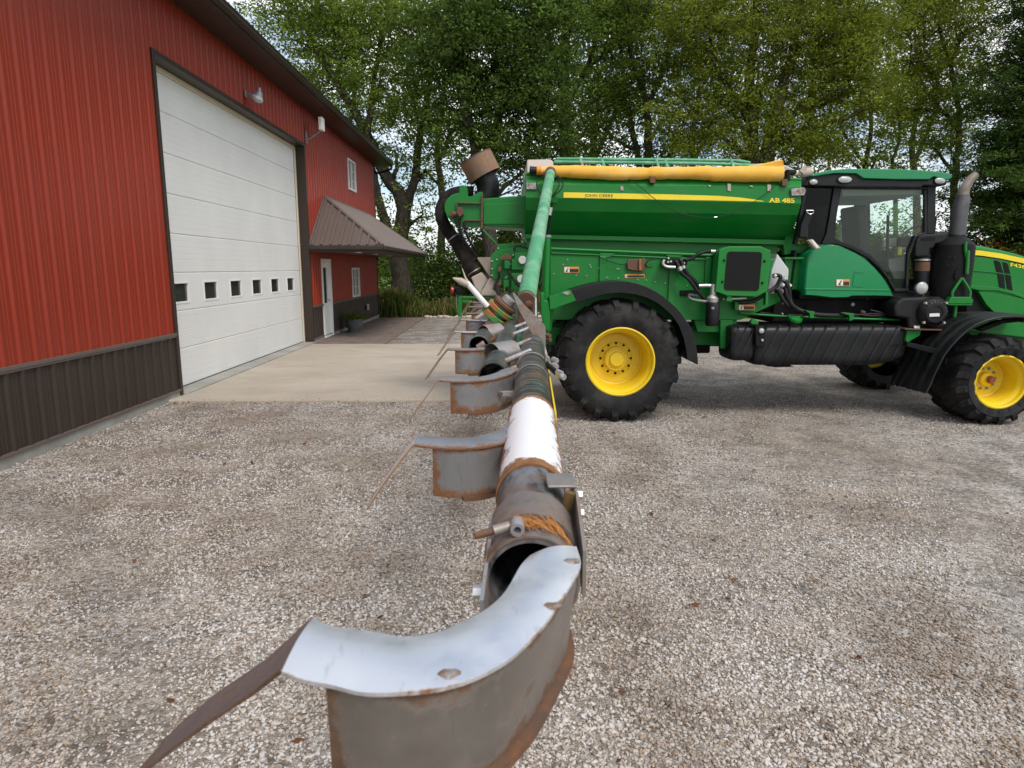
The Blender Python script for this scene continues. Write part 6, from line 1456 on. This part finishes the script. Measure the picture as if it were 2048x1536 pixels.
# breakaway joint: stacked rusty discs, plates, spring rod
jc = onY(1000, 622, 3.95)
ja = np.array([0.64, -0.12, 0.76]); ja /= np.linalg.norm(ja)
for (h0, h1, r, m) in ((-0.062, -0.026, 0.092, GREENRUST), (-0.024, -0.010, 0.066, STEELG), (-0.008, 0.022, 0.088, GREENRUST), (0.024, 0.036, 0.07, RUST), (0.038, 0.060, 0.075, RUST), (0.060, 0.10, 0.040, RUSTY)):
    P('joint_disc', lathe([(r - 0.006, h0), (r, h0 + 0.004), (r, h1 - 0.004), (r - 0.006, h1)], jc, ja, 40, cap=True), m, smooth=35)
rodp = [onY(934, 566, 3.9), onY(975, 613, 3.9)]
P('spring_rod', tube(rodp, 0.0165, 18), WHITEW, smooth=50)
P('rod_fork', join(tube([onY(905.5, 556, 3.9), onY(921, 562, 3.9), onY(937, 570, 3.9)], [0.004, 0.02, 0.018], 12), tube([onY(924, 536, 3.9), onY(931, 556, 3.9), onY(937, 568, 3.9)], [0.002, 0.006, 0.012], 8), tube([onY(910, 560, 3.9), onY(930, 570, 3.9)], [0.002, 0.008], 8)), TAN, smooth=50)
plt_ = P('joint_plate', prism(Z9([(960, 815), (985, 812), (1030, 860), (1130, 980), (1340, 1190), (1460, 1310), (1472, 1400), (1470, 1560), (1460, 1760), (1380, 1700), (1320, 1536), (1060, 1080)]), 2.95, 2.958), STEELG)
P('joint_plate', slab([onY(*Z9([(1310, 890)])[0], 3.7), onY(*Z9([(1330, 890)])[0], 3.7), onY(*Z9([(1335, 1170)])[0], 3.7), onY(*Z9([(1305, 1170)])[0], 3.7)], (0, 0.15, 0)), STEEL)
P('joint_bracket', prism(Z6([(1590, 760), (1640, 800), (1650, 860), (1620, 870), (1585, 840)]), 2.2, 2.24), STEELG, bevel=0.002)
P('joint_bracket', prism(Z6([(1615, 850), (1720, 930), (1690, 980), (1640, 930), (1600, 900)]), 2.0, 2.06), BLACKM, bevel=0.003)
for x, y, yy_ in ((1665, 810, 2.18), (1620, 865, 2.1), (1660, 870, 2.05), (1710, 940, 1.98), (1735, 975, 1.98), (1605, 560, 2.9), (1610, 600, 2.9)):
    P('joint_bolt', hexnut(onY(*Z6([(x, y)])[0], yy_), (0.6, -0.7, -0.2), 0.009, 0.022), SILVER if y > 600 else RUST)
P('riser_foot', join(tube([bot_ + (top_ - bot_) * 0.004, bot_ + (bot_ - top_) * 0.01], 0.050, 20), ball(bot_ + np.array([0.012, -0.02, -0.03]), 0.035, 7)), RUST, riser, smooth=60)
P('riser_foot', box(bot_[0] - 0.05, bot_[0] + 0.05, bot_[1] + 0.0, bot_[1] + 0.05, 1.56, bot_[2]), RUST, riser, bevel=0.006)
P('yellow_strap', slab([(BX(1.48) + 0.0525, 1.48, 1.565), (BX(2.3) + 0.0525, 2.3, 1.565), (BX(2.3) + 0.0525, 2.3, 1.545), (BX(1.48) + 0.0525, 1.48, 1.545)], (0.004, 0, 0)), YELLOW)
# open nozzle mouths and couplings among the tubes
for (u, v, yy_, s) in ((968, 672, 3.35, 1.0), (985, 715, 2.5, 1.0)):
    c = onY(u, v, yy_)
    P('nozzle_mouth', lathe([(0.052, 0.0), (0.055, 0.0), (0.050, 0.10), (0.046, 0.10)], c, (0.75, 0.6, 0.1), 24, close=True), STEELG, smooth=40)
for (u, v, yy_) in ((985, 680, 3.1), (962, 690, 3.0), (1000, 742, 2.35), (978, 738, 2.3), (1012, 733, 2.4), (960, 632, 4.6), (950, 620, 5.2)):
    P('tube_coupling', tube([onY(u - 7, v + 5, yy_), onY(u + 7, v - 4, yy_)], 0.014, 10), random.choice([RUST, RUSTY, TAN]), smooth=50)

# ================================================================== TREES, SHRUBS, WEEDS
def px(u, v, y): return onY(u, v, y)
def vary(n, a, b, g, sat=0.25):
    """n leaf colours between a and b, each a little different"""
    t = g.random((n, 1)); c = np.array(a)[None] * (1 - t) + np.array(b)[None] * t
    return c * (1 + sat * (g.random((n, 1)) * 2 - 1))
def limb(p0, p1, r0, r1, g, bend=0.12, nseg=5, sides=6):
    d = p1 - p0; L_ = np.linalg.norm(d); off = g.normal(size=3) * L_ * bend; off[2] = abs(off[2]) * 0.5
    pts = [p0 + d * t + off * math.sin(math.pi * t) * 0.7 + (g.normal(size=3) * L_ * 0.015 if 0 < t < 1 else 0) for t in np.linspace(0, 1, nseg + 1)]
    return tube(pts, list(r0 + (r1 - r0) * np.linspace(0, 1, nseg + 1) ** 0.8), sides), pts
def tree(name, label, cat, stems, blobs, leaf, ca, cb, seed, group=None, per=90, spread=0.55, droop=0.35, aspect=0.45, hang=0.0, twigs=2, extra=None, mat=LEAF):
    """stems: list of (points, base radius, tip radius). blobs: (centre, radii, number of leaf clusters)"""
    g = np.random.default_rng(seed)
    base = np.array(stems[0][0][0], float); base = np.array([base[0], base[1], 0.0])
    root = empty(name, base, label, cat, group)
    wood = []; nodes = []; rad = []
    for pts, r0, r1 in stems:
        sp_ = smoothline([np.array(p, float) for p in pts], 5)
        rr = list(np.linspace(r0, r1, len(sp_)))
        wood.append(tube([p + g.normal(size=3) * 0.02 for p in sp_], rr, 9))
        nodes += sp_; rad += rr
    nodes = np.array(nodes); rad = np.array(rad)
    P_, C_, S_ = [], [], []
    for (c, rd, n) in blobs:
        c = np.array(c, float); rd = np.array(rd, float)
        # main limb into this part of the crown
        low = nodes[:, 2] < c[2] - 0.1 * rd[2]
        idx = np.where(low)[0] if low.any() else np.arange(len(nodes))
        j = idx[np.argmin(np.linalg.norm(nodes[idx] - c + np.array([0, 0, 1.2]), axis=1))]
        lw, lp = limb(nodes[j], c, min(rad[j] * 0.7, 0.14), 0.035, g)
        wood.append(lw); subs = np.array(lp)
        n = max(3, int(n * 1.12)); lf = leaf * 0.88
        q = g.normal(size=(n, 3)); q /= np.linalg.norm(q, axis=1)[:, None]; q *= (0.35 + 0.65 * g.random((n, 1)) ** 0.5)
        cl = c + q * rd
        for k in range(n):
            s = subs[g.integers(1, len(subs))]
            if k % twigs == 0:
                lw, lp = limb(s, cl[k], 0.032, 0.008, g, 0.12, 4, 4); wood.append(lw)
            m = int(per * 1.95 * (0.6 + 0.8 * g.random()))
            ns = 8                                     # sprays: tight tufts of leaves with gaps between them
            sc_ = g.normal(size=(ns, 3)) * np.array([spread, spread, spread * 0.7])
            sc_[:, 2] -= hang * (sc_[:, 0] ** 2 + sc_[:, 1] ** 2)
            which = g.integers(0, ns, m); tight = (0.09 + 0.13 * g.random(ns))[which][:, None]
            ps = sc_[which] + g.normal(size=(m, 3)) * tight * np.array([1.35, 1.35, 0.7])
            P_.append(cl[k] + ps)
            tone = (0.50 + 0.95 * g.random(ns))[which][:, None]
            C_.append(vary(m, ca, cb, g) * tone)
            S_.append(lf * (0.65 + 0.7 * g.random(m)))
    obj('trunk', join(*wood), BARK, root, smooth=60)
    P_ = np.concatenate(P_); C_ = np.concatenate(C_); S_ = np.concatenate(S_)
    keep = P_[:, 2] > 0.15; P_, C_, S_ = P_[keep], C_[keep], S_[keep]
    V, C = leafquads(P_, S_, aspect, C_, droop, seed)
    quadmesh('crown', V, C, mat, root)
    return root
def blob(u, v, y, ru, rv, n, ry=None):
    """crown lobe seen at pixel (u, v), ru x rv pixels in half-size, standing at distance y"""
    c = onY(u, v, y); s = y / FPX
    return (c, (ru * s, ry if ry else max(ru, rv) * s * 0.8, rv * s), n)
D1, D2 = (0.045, 0.085, 0.016), (0.105, 0.170, 0.030)        # dark elm green
M1, M2 = (0.080, 0.135, 0.018), (0.185, 0.255, 0.036)        # mid green
O1, O2 = (0.085, 0.125, 0.014), (0.215, 0.255, 0.028)        # olive, lighter
GT = 'trees in the belt behind the yard'
def st(y, pts): return [onY(u, v, y) for u, v in pts]
def base_at(u, y): p = onY(u, 600, y); return np.array([p[0], y, 0.0])
y = 29.0
tree('leaning_tree', 'leaning forked tree with sparse crown rising over the barn corner', 'tree',
     [([base_at(812, y)] + st(y, [(803, 560), (795, 500), (806, 440), (800, 390), (770, 350), (735, 270), (690, 190), (640, 110), (600, 30)]), 0.46, 0.07),
      (st(y, [(796, 520), (775, 460), (757, 400), (745, 340), (715, 300)]), 0.26, 0.10),
      (st(y, [(806, 430), (830, 360), (838, 290), (855, 200), (870, 100)]), 0.22, 0.06), (st(y, [(735, 270), (745, 190), (760, 90), (760, 0)]), 0.13, 0.05)],
     [blob(590, 80, y, 90, 70, 20), blob(660, 150, y, 80, 80, 20), blob(700, 60, y, 100, 80, 24), blob(760, 170, y, 80, 80, 18), blob(840, 90, y, 90, 90, 26), blob(640, 10, y, 100, 60, 22), blob(800, 20, y, 100, 70, 24), blob(730, 270, y, 50, 60, 10), blob(850, 230, y, 60, 80, 14), blob(790, 300, y, 60, 60, 8), blob(560, 20, y, 60, 60, 14), blob(850, 340, y, 50, 60, 8), blob(845, 430, y, 50, 50, 8), blob(770, 440, y, 35, 50, 4)],
     0.16, M1, M2, 21, GT, per=85, spread=0.50)
y = 27.5
tree('elm_tree', 'dense dark elm behind the rear conveyor of the spreader', 'tree',
     [([base_at(985, y)] + st(y, [(980, 480), (965, 380), (950, 300), (925, 190), (890, 100), (870, 20)]), 0.36, 0.08), (st(y, [(965, 380), (990, 260), (1020, 150), (1040, 40)]), 0.2, 0.06)],
     [blob(900, 60, y, 110, 90, 40), blob(980, 120, y, 110, 100, 50), blob(1060, 60, y, 110, 90, 40), blob(930, 220, y, 90, 80, 26), blob(1030, 240, y, 90, 90, 38), blob(1100, 190, y, 80, 90, 30), blob(1000, 10, y, 130, 60, 34), blob(1060, 330, y, 80, 70, 22), blob(960, 320, y, 60, 50, 8)],
     0.17, D1, D2, 22, GT, per=105, spread=0.52)
y = 31.0
tree('straight_tree', 'tall straight-trunked tree above the green pipe of the boom', 'tree',
     [([base_at(1135, y)] + st(y, [(1133, 400), (1132, 250), (1130, 130), (1136, 40), (1140, -60)]), 0.34, 0.10), (st(y, [(1132, 210), (1180, 120), (1195, 40), (1200, -40)]), 0.14, 0.05), (st(y, [(1132, 180), (1100, 90), (1080, 0)]), 0.12, 0.05)],
     [blob(1160, 20, y, 100, 70, 28), blob(1220, 100, y, 70, 70, 18), blob(1080, 20, y, 90, 80, 22), blob(1190, 200, y, 60, 60, 14), blob(1150, 300, y, 70, 60, 14), blob(1230, 20, y, 80, 60, 18)],
     0.17, M1, M2, 23, GT, per=90)
y = 30.0
tree('twin_tree', 'slender twin-stemmed tree behind the middle of the yellow tarp', 'tree',
     [([base_at(1296, y)] + st(y, [(1295, 400), (1296, 300), (1290, 200), (1262, 100), (1250, 0)]), 0.24, 0.07), ([base_at(1262, y) + np.array([0.1, 0.2, 0])] + st(y, [(1285, 400), (1268, 280), (1250, 180), (1240, 80)]), 0.18, 0.06), (st(y, [(1290, 220), (1330, 130), (1350, 30)]), 0.12, 0.05)],
     [blob(1260, 40, y, 80, 80, 24), blob(1340, 90, y, 70, 80, 20), blob(1290, 150, y, 70, 60, 18), blob(1320, 0, y, 90, 60, 22), blob(1240, 180, y, 55, 60, 12), blob(1330, 230, y, 70, 60, 14), blob(1255, 290, y, 50, 40, 8), blob(1200, 250, y, 50, 60, 10), blob(1320, 300, y, 60, 30, 10)],
     0.16, M1, O1, 24, GT, per=85)
y = 27.0
tree('locust_tree', 'big spreading tree with forked dark trunk behind the cab', 'tree',
     [([base_at(1512, y)] + st(y, [(1508, 420), (1503, 320), (1504, 240), (1500, 150), (1510, 60), (1515, -40)]), 0.36, 0.10),
      ([base_at(1530, y) + np.array([0.2, 0.3, 0])] + st(y, [(1530, 420), (1532, 330), (1552, 230), (1566, 170), (1590, 80), (1600, -20)]), 0.40, 0.10),
      (st(y, [(1545, 260), (1610, 215), (1690, 190), (1770, 172)]), 0.16, 0.05), (st(y, [(1540, 300), (1620, 255), (1700, 235), (1750, 205)]), 0.13, 0.04), (st(y, [(1504, 250), (1460, 180), (1420, 120), (1380, 60)]), 0.15, 0.05), (st(y, [(1503, 300), (1470, 230), (1420, 190)]), 0.12, 0.05)],
     [blob(1420, 80, y, 90, 80, 34), blob(1500, 40, y, 90, 70, 32), blob(1600, 60, y, 90, 80, 34), blob(1700, 90, y, 90, 80, 36), blob(1430, 190, y, 70, 60, 22), blob(1520, 180, y, 70, 60, 18), blob(1620, 170, y, 80, 50, 24), blob(1720, 190, y, 80, 50, 24), blob(1560, -30, y, 120, 60, 30), blob(1690, 0, y, 100, 60, 30), blob(1570, 265, y, 70, 45, 18), blob(1390, 0, y, 90, 60, 22), blob(1430, 270, y, 60, 40, 12), blob(1600, 300, y, 60, 25, 12), blob(1480, 300, y, 60, 30, 10), blob(1660, 280, y, 60, 40, 14), blob(1360, 250, y, 60, 50, 12)],
     0.15, O1, O2, 25, GT, per=110, spread=0.50, aspect=0.35, hang=0.15)
y = 29.0
tree('slender_tree', 'yellow-green tree with thin pale trunk beside the exhaust stack', 'tree',
     [([base_at(1905, y)] + st(y, [(1908, 400), (1915, 300), (1918, 240), (1905, 150), (1880, 60), (1870, -30)]), 0.17, 0.05), (st(y, [(1915, 260), (1860, 190), (1820, 120)]), 0.09, 0.04)],
     [blob(1850, 60, y, 80, 80, 34), blob(1940, 60, y, 70, 80, 30), blob(1870, 150, y, 80, 70, 32), blob(1930, 210, y, 60, 60, 18), blob(1830, 220, y, 60, 50, 16), blob(1900, -20, y, 100, 60, 28), blob(1800, 0, y, 70, 60, 20), blob(1860, 290, y, 50, 40, 10), blob(1970, 140, y, 40, 60, 10)],
     0.14, O1, O2, 26, GT, per=110, spread=0.50, aspect=0.32, hang=0.15)
y = 33.0
tree('thin_tree', 'thin bare-stemmed tree seen over the cab roof', 'tree',
     [([base_at(1735, y)] + st(y, [(1735, 400), (1730, 330), (1742, 260), (1738, 180), (1750, 80)]), 0.16, 0.05), ([base_at(1790, y)] + st(y, [(1790, 400), (1785, 330), (1800, 270), (1790, 200)]), 0.13, 0.04), (st(y, [(1730, 330), (1690, 270), (1680, 220)]), 0.08, 0.03)],
     [blob(1740, 120, y, 80, 80, 26), blob(1800, 200, y, 50, 50, 12), blob(1680, 240, y, 50, 40, 8), blob(1760, 300, y, 80, 35, 12), blob(1690, 310, y, 60, 30, 10)],
     0.16, M1, O2, 27, GT, per=80)
# a second rank further back closes most of the gaps
for i, (u, yy, vs, lab, nm) in enumerate(((700, 38, 250, 'back-row tree in the gap right of the barn gable', 'background_tree'), (880, 37, 330, 'back-row tree left of the brown drum on the conveyor', 'background_tree'), (1190, 38, 260, 'back-row tree behind the left end of the tarp roll', 'background_tree'), (1390, 37, 230, 'back-row tree behind the right half of the tarp roll', 'background_tree'), (1620, 39, 230, 'back-row tree behind the front end of the hopper', 'background_tree'), (1830, 38, 250, 'back-row tree behind the front edge of the cab roof', 'background_tree'))):
    tree(nm, lab, 'tree', [([base_at(u, yy)] + st(yy, [(u + 4, 400), (u - 6, 300), (u + 8, 180), (u, 80)]), 0.24, 0.06), (st(yy, [(u, 320), (u + 40, 220), (u + 50, 120)]), 0.12, 0.04)],
         [blob(u, 90, yy, 90, 90, 20), blob(u - 60, 180, yy, 60, 70, 13), blob(u + 60, 170, yy, 60, 70, 13), blob(u, 260, yy, 80, 60, 11), blob(u + 20, 0, yy, 90, 70, 16), blob(u - 30, 340, yy, 60, 50, 6)],
         0.21, D1, M2, 40 + i, GT, per=80, spread=0.62)
# pine at the right edge: drooping boughs of soft needles
def pine(u, y, seed, label, vtop, vbot, halfw):
    g = np.random.default_rng(seed)
    b = base_at(u, y); root = empty('pine_tree', b, label, 'tree', GT)
    top = onY(u, vtop, y)[2]; s = y / FPX
    wood = [tube([b, np.array([b[0] + 0.1, y, top * 0.5]), np.array([b[0], y, top])], [0.34, 0.22, 0.05], 10)]
    P_, C_, S_ = [], [], []
    zlo = max(0.6, onY(u, vbot, y)[2])
    for z in np.arange(zlo, top, 0.24):
        f = (z - zlo) / (top - zlo); Lb = halfw * s * (1.05 - 0.5 * f) * (0.7 + 0.4 * g.random())
        for a in np.arange(0, 6.28, 0.95) + g.random() * 6:
            L2 = Lb * (0.5 + 0.6 * g.random()); d = np.array([math.cos(a), math.sin(a), g.uniform(-0.12, 0.30)])
            p0 = np.array([b[0], y, z + g.normal(0, 0.12)]); sagk = g.uniform(-0.03, 0.09)
            pts = [p0 + d * L2 * t + np.array([0, 0, -sagk * L2 * t * t]) for t in np.linspace(0, 1, 5)]
            wood.append(tube(pts, [0.045, 0.035, 0.026, 0.016, 0.008], 4))
            nt_ = int(7 * L2) + 3
            for k in range(nt_):                            # tufts along the bough
                t = 0.18 + 0.85 * g.random() ** 0.8
                c = p0 + d * L2 * t + np.array([0, 0, -sagk * L2 * t * t]) + g.normal(size=3) * np.array([0.30, 0.30, 0.16]) * (0.4 + t)
                m = 26
                q = g.normal(size=(m, 3)) * np.array([0.15, 0.15, 0.085])
                P_.append(c + q); C_.append(vary(m, (0.030, 0.070, 0.014), (0.095, 0.155, 0.028), g) * (0.65 + 0.6 * g.random())); S_.append(0.14 + 0.12 * g.random(m))
    obj('trunk', join(*wood), BARK, root, smooth=60)
    P_ = np.concatenate(P_); C_ = np.concatenate(C_); S_ = np.concatenate(S_)
    V, C = leafquads(P_, S_, 0.22, C_, -0.15, seed, up=1.2)
    quadmesh('crown', V, C, LEAF, root)
pine(2050, 24.5, 71, 'soft-needled pine at the right edge behind the hood', -120, 560, 190)
# shrubs and brush
def shrub(name, label, u, y, w, h, n, ca, cb, seed, leaf=0.15, per=80, group='shrubs and brush under the trees', red=0.0):
    g = np.random.default_rng(seed); b = base_at(u, y)
    root = empty(name, b, label, 'shrub', group)
    wood = []; P_, C_, S_ = [], [], []
    for k in range(n):
        a = g.random() * 6.28; r = math.sqrt(g.random())
        c = b + np.array([math.cos(a) * r * w, math.sin(a) * r * 0.9, h * (0.12 + 0.85 * g.random() * (1 - 0.45 * r * r))])
        lw, _ = limb(b + np.array([c[0] - b[0], c[1] - b[1], 0]) * 0.35, c, 0.03, 0.006, g, 0.15, 4, 4)
        if k % 2 == 0: wood.append(lw)
        m = int(per * (0.6 + 0.8 * g.random()))
        P_.append(c + g.normal(size=(m, 3)) * np.array([0.42, 0.42, 0.30]))
        cc = vary(m, ca, cb, g) * (0.75 + 0.5 * g.random())
        if red and g.random() < red: cc = vary(m, (0.16, 0.03, 0.015), (0.26, 0.09, 0.02), g)
        C_.append(cc); S_.append(leaf * (0.6 + 0.8 * g.random(m)))
    obj('stems', join(*wood), BARK, root, smooth=60)
    P_ = np.concatenate(P_); C_ = np.concatenate(C_); S_ = np.concatenate(S_)
    k = P_[:, 2] > 0.05
    V, C = leafquads(P_[k], S_[k], 0.5, C_[k], 0.2, seed); quadmesh('foliage', V, C, LEAF, root)
for i, (u, yy, w, h, n, ca, cb, red, lab) in enumerate((
    (870, 30.5, 1.5, 3.2, 60, D1, D2, 0.05, 'dark shrub between the leaning trunk and the black air duct'),
    (945, 29.5, 1.6, 4.2, 90, D1, D2, 0.0, 'tall dark shrub behind the black air duct'),
    (1040, 29.0, 1.6, 4.6, 90, D1, M1, 0.0, 'leafy shrub behind the left end of the hopper'),
    (770, 33.0, 1.4, 2.6, 34, M1, M2, 0.0, 'light green shrub left of the leaning trunk'),
    (1150, 30.0, 2.0, 5.0, 80, D1, M1, 0.0, 'brush behind the left half of the tarp roll'),
    (1270, 31.0, 2.0, 5.2, 70, M1, O1, 0.0, 'brush behind the middle of the catwalk rails'),
    (1400, 30.0, 2.0, 5.6, 80, M1, O1, 0.0, 'brush behind the right half of the catwalk rails'),
    (1580, 29.0, 1.8, 5.4, 80, M1, M2, 0.0, 'green brush behind the orange flap of the tarp'),
    (1690, 30.0, 1.9, 4.8, 60, M1, O1, 0.0, 'brush seen through the rear half of the cab window'),
    (1800, 30.0, 1.7, 4.8, 50, M1, M2, 0.0, 'brush seen through the front half of the cab window'),
    (1985, 23.0, 1.4, 2.75, 70, M1, O1, 0.16, 'low shrub with reddish leaves behind the hood'),
    (2090, 22.0, 1.3, 2.6, 60, M1, M2, 0.20, 'low shrub beyond the front of the hood'))):
    shrub('shrub', lab, u, yy, w, h, n, ca, cb, 90 + i, red=red)
# tall weeds along the edge of the gravel
def weeds():
    g = np.random.default_rng(5); n = 26000
    x = -5.3 + 21 * g.random(n); y0 = 26.2 + 2.6 * g.random(n) ** 1.3
    h = (0.35 + 0.75 * g.random(n)) * (0.75 + 0.35 * np.sin(x * 1.7) * np.sin(x * 0.6 + 1)) * (0.6 + 0.4 * np.clip((y0 - 26.2) * 1.4, 0, 1))
    lx, ly = g.normal(0, 0.22, n) * h, g.normal(0, 0.22, n) * h
    w = 0.012 + 0.02 * g.random(n); a = g.random(n) * 6.28
    sx, sy2 = np.cos(a) * w, np.sin(a) * w
    p0 = np.stack([x - sx, y0 - sy2, np.zeros(n) - 0.03], 1); p1 = np.stack([x + sx, y0 + sy2, np.zeros(n) - 0.03], 1)
    p2 = np.stack([x + lx + sx * 0.6, y0 + ly + sy2 * 0.6, h], 1); p3 = np.stack([x + lx * 0.9 - sx * 0.6, y0 + ly * 0.9 - sy2 * 0.6, h * 0.97], 1)
    V = np.stack([p0, p1, p2, p3], 1).reshape(-1, 3)
    t = g.random((n, 1)); zone = (0.5 + 0.5 * np.sin(x * 2.1 + 0.5))[:, None]
    gc = vary(n, (0.045, 0.085, 0.016), (0.11, 0.17, 0.03), g); dc = vary(n, (0.17, 0.12, 0.05), (0.30, 0.22, 0.10), g)
    pick = (t < 0.18 + 0.30 * zone).astype(float)
    C = np.repeat(gc * (1 - pick) + dc * pick, 4, axis=0)
    P2 = np.stack([x, y0, h * (0.15 + 0.6 * g.random(n))], 1)[: n // 2]
    V2, C2 = leafquads(P2, 0.10, 0.4, vary(n // 2, (0.05, 0.09, 0.016), (0.12, 0.16, 0.03), g), 0.0, 6)
    o = quadmesh('tall_weeds', np.concatenate([V, V2]), np.concatenate([C, C2]), LEAF)
    tag(o, 'tall green and straw-coloured weeds along the far gravel edge', kind='stuff')
weeds()
# far wood beyond the field, one mass
def farwood():
    g = np.random.default_rng(9); n = 26000
    x = -120 + 300 * g.random(n); yy = 150 + 10 * g.random(n)
    top = 7 + 3 * np.sin(x * 0.11) + 2.5 * np.sin(x * 0.31 + 2) + 1.5 * np.sin(x * 0.83)
    z = top * g.random(n) ** 0.8
    P_ = np.stack([x, yy, z], 1)
    V, C = leafquads(P_, 1.3 + g.random(n), 0.8, vary(n, (0.05, 0.085, 0.025), (0.10, 0.14, 0.04), g), 0.1, 9)
    tag(quadmesh('distant_wood', V, C, LEAF), 'distant wood beyond the green field', kind='stuff')
farwood()
# fallen leaves on the gravel and along the patio edge
def litter():
    g = np.random.default_rng(12); P_ = []
    for _ in range(150): P_.append((-2.9 + g.normal(0.05, 0.12), 16.7 + 9 * g.random(), 0.03))
    for _ in range(60): P_.append((WX + 0.1 + 3.2 * g.random() ** 2, 9.3 + g.normal(0, 0.06), 0.02))
    for _ in range(70):
        yy = 2.2 + 9 * g.random() ** 1.2; P_.append((-0.6 * yy + g.random() * 1.3 * yy, yy, 0.018))
    P_ = np.array(P_); P_ = P_[P_[:, 0] > WX + 0.05]
    n = len(P_)
    d = g.normal(size=(n, 3)); d[:, 2] *= 0.25; d /= np.linalg.norm(d, axis=1)[:, None]
    s = np.cross(d, np.array([0, 0, 1.0]) + 0.3 * g.normal(size=(n, 3))); s /= np.linalg.norm(s, axis=1)[:, None]
    sz = (0.012 + 0.022 * g.random((n, 1)))
    V = np.stack([P_ - d * sz, P_ + s * sz * 0.5, P_ + d * sz, P_ - s * sz * 0.5], 1).reshape(-1, 3); V[:, 2] = np.maximum(V[:, 2], 0.012)
    C = np.repeat(vary(n, (0.13, 0.045, 0.02), (0.26, 0.12, 0.05), g), 4, axis=0)
    tag(quadmesh('fallen_leaves', V, C, LEAF), 'scattered brown fallen leaves on the gravel', kind='stuff')
litter()
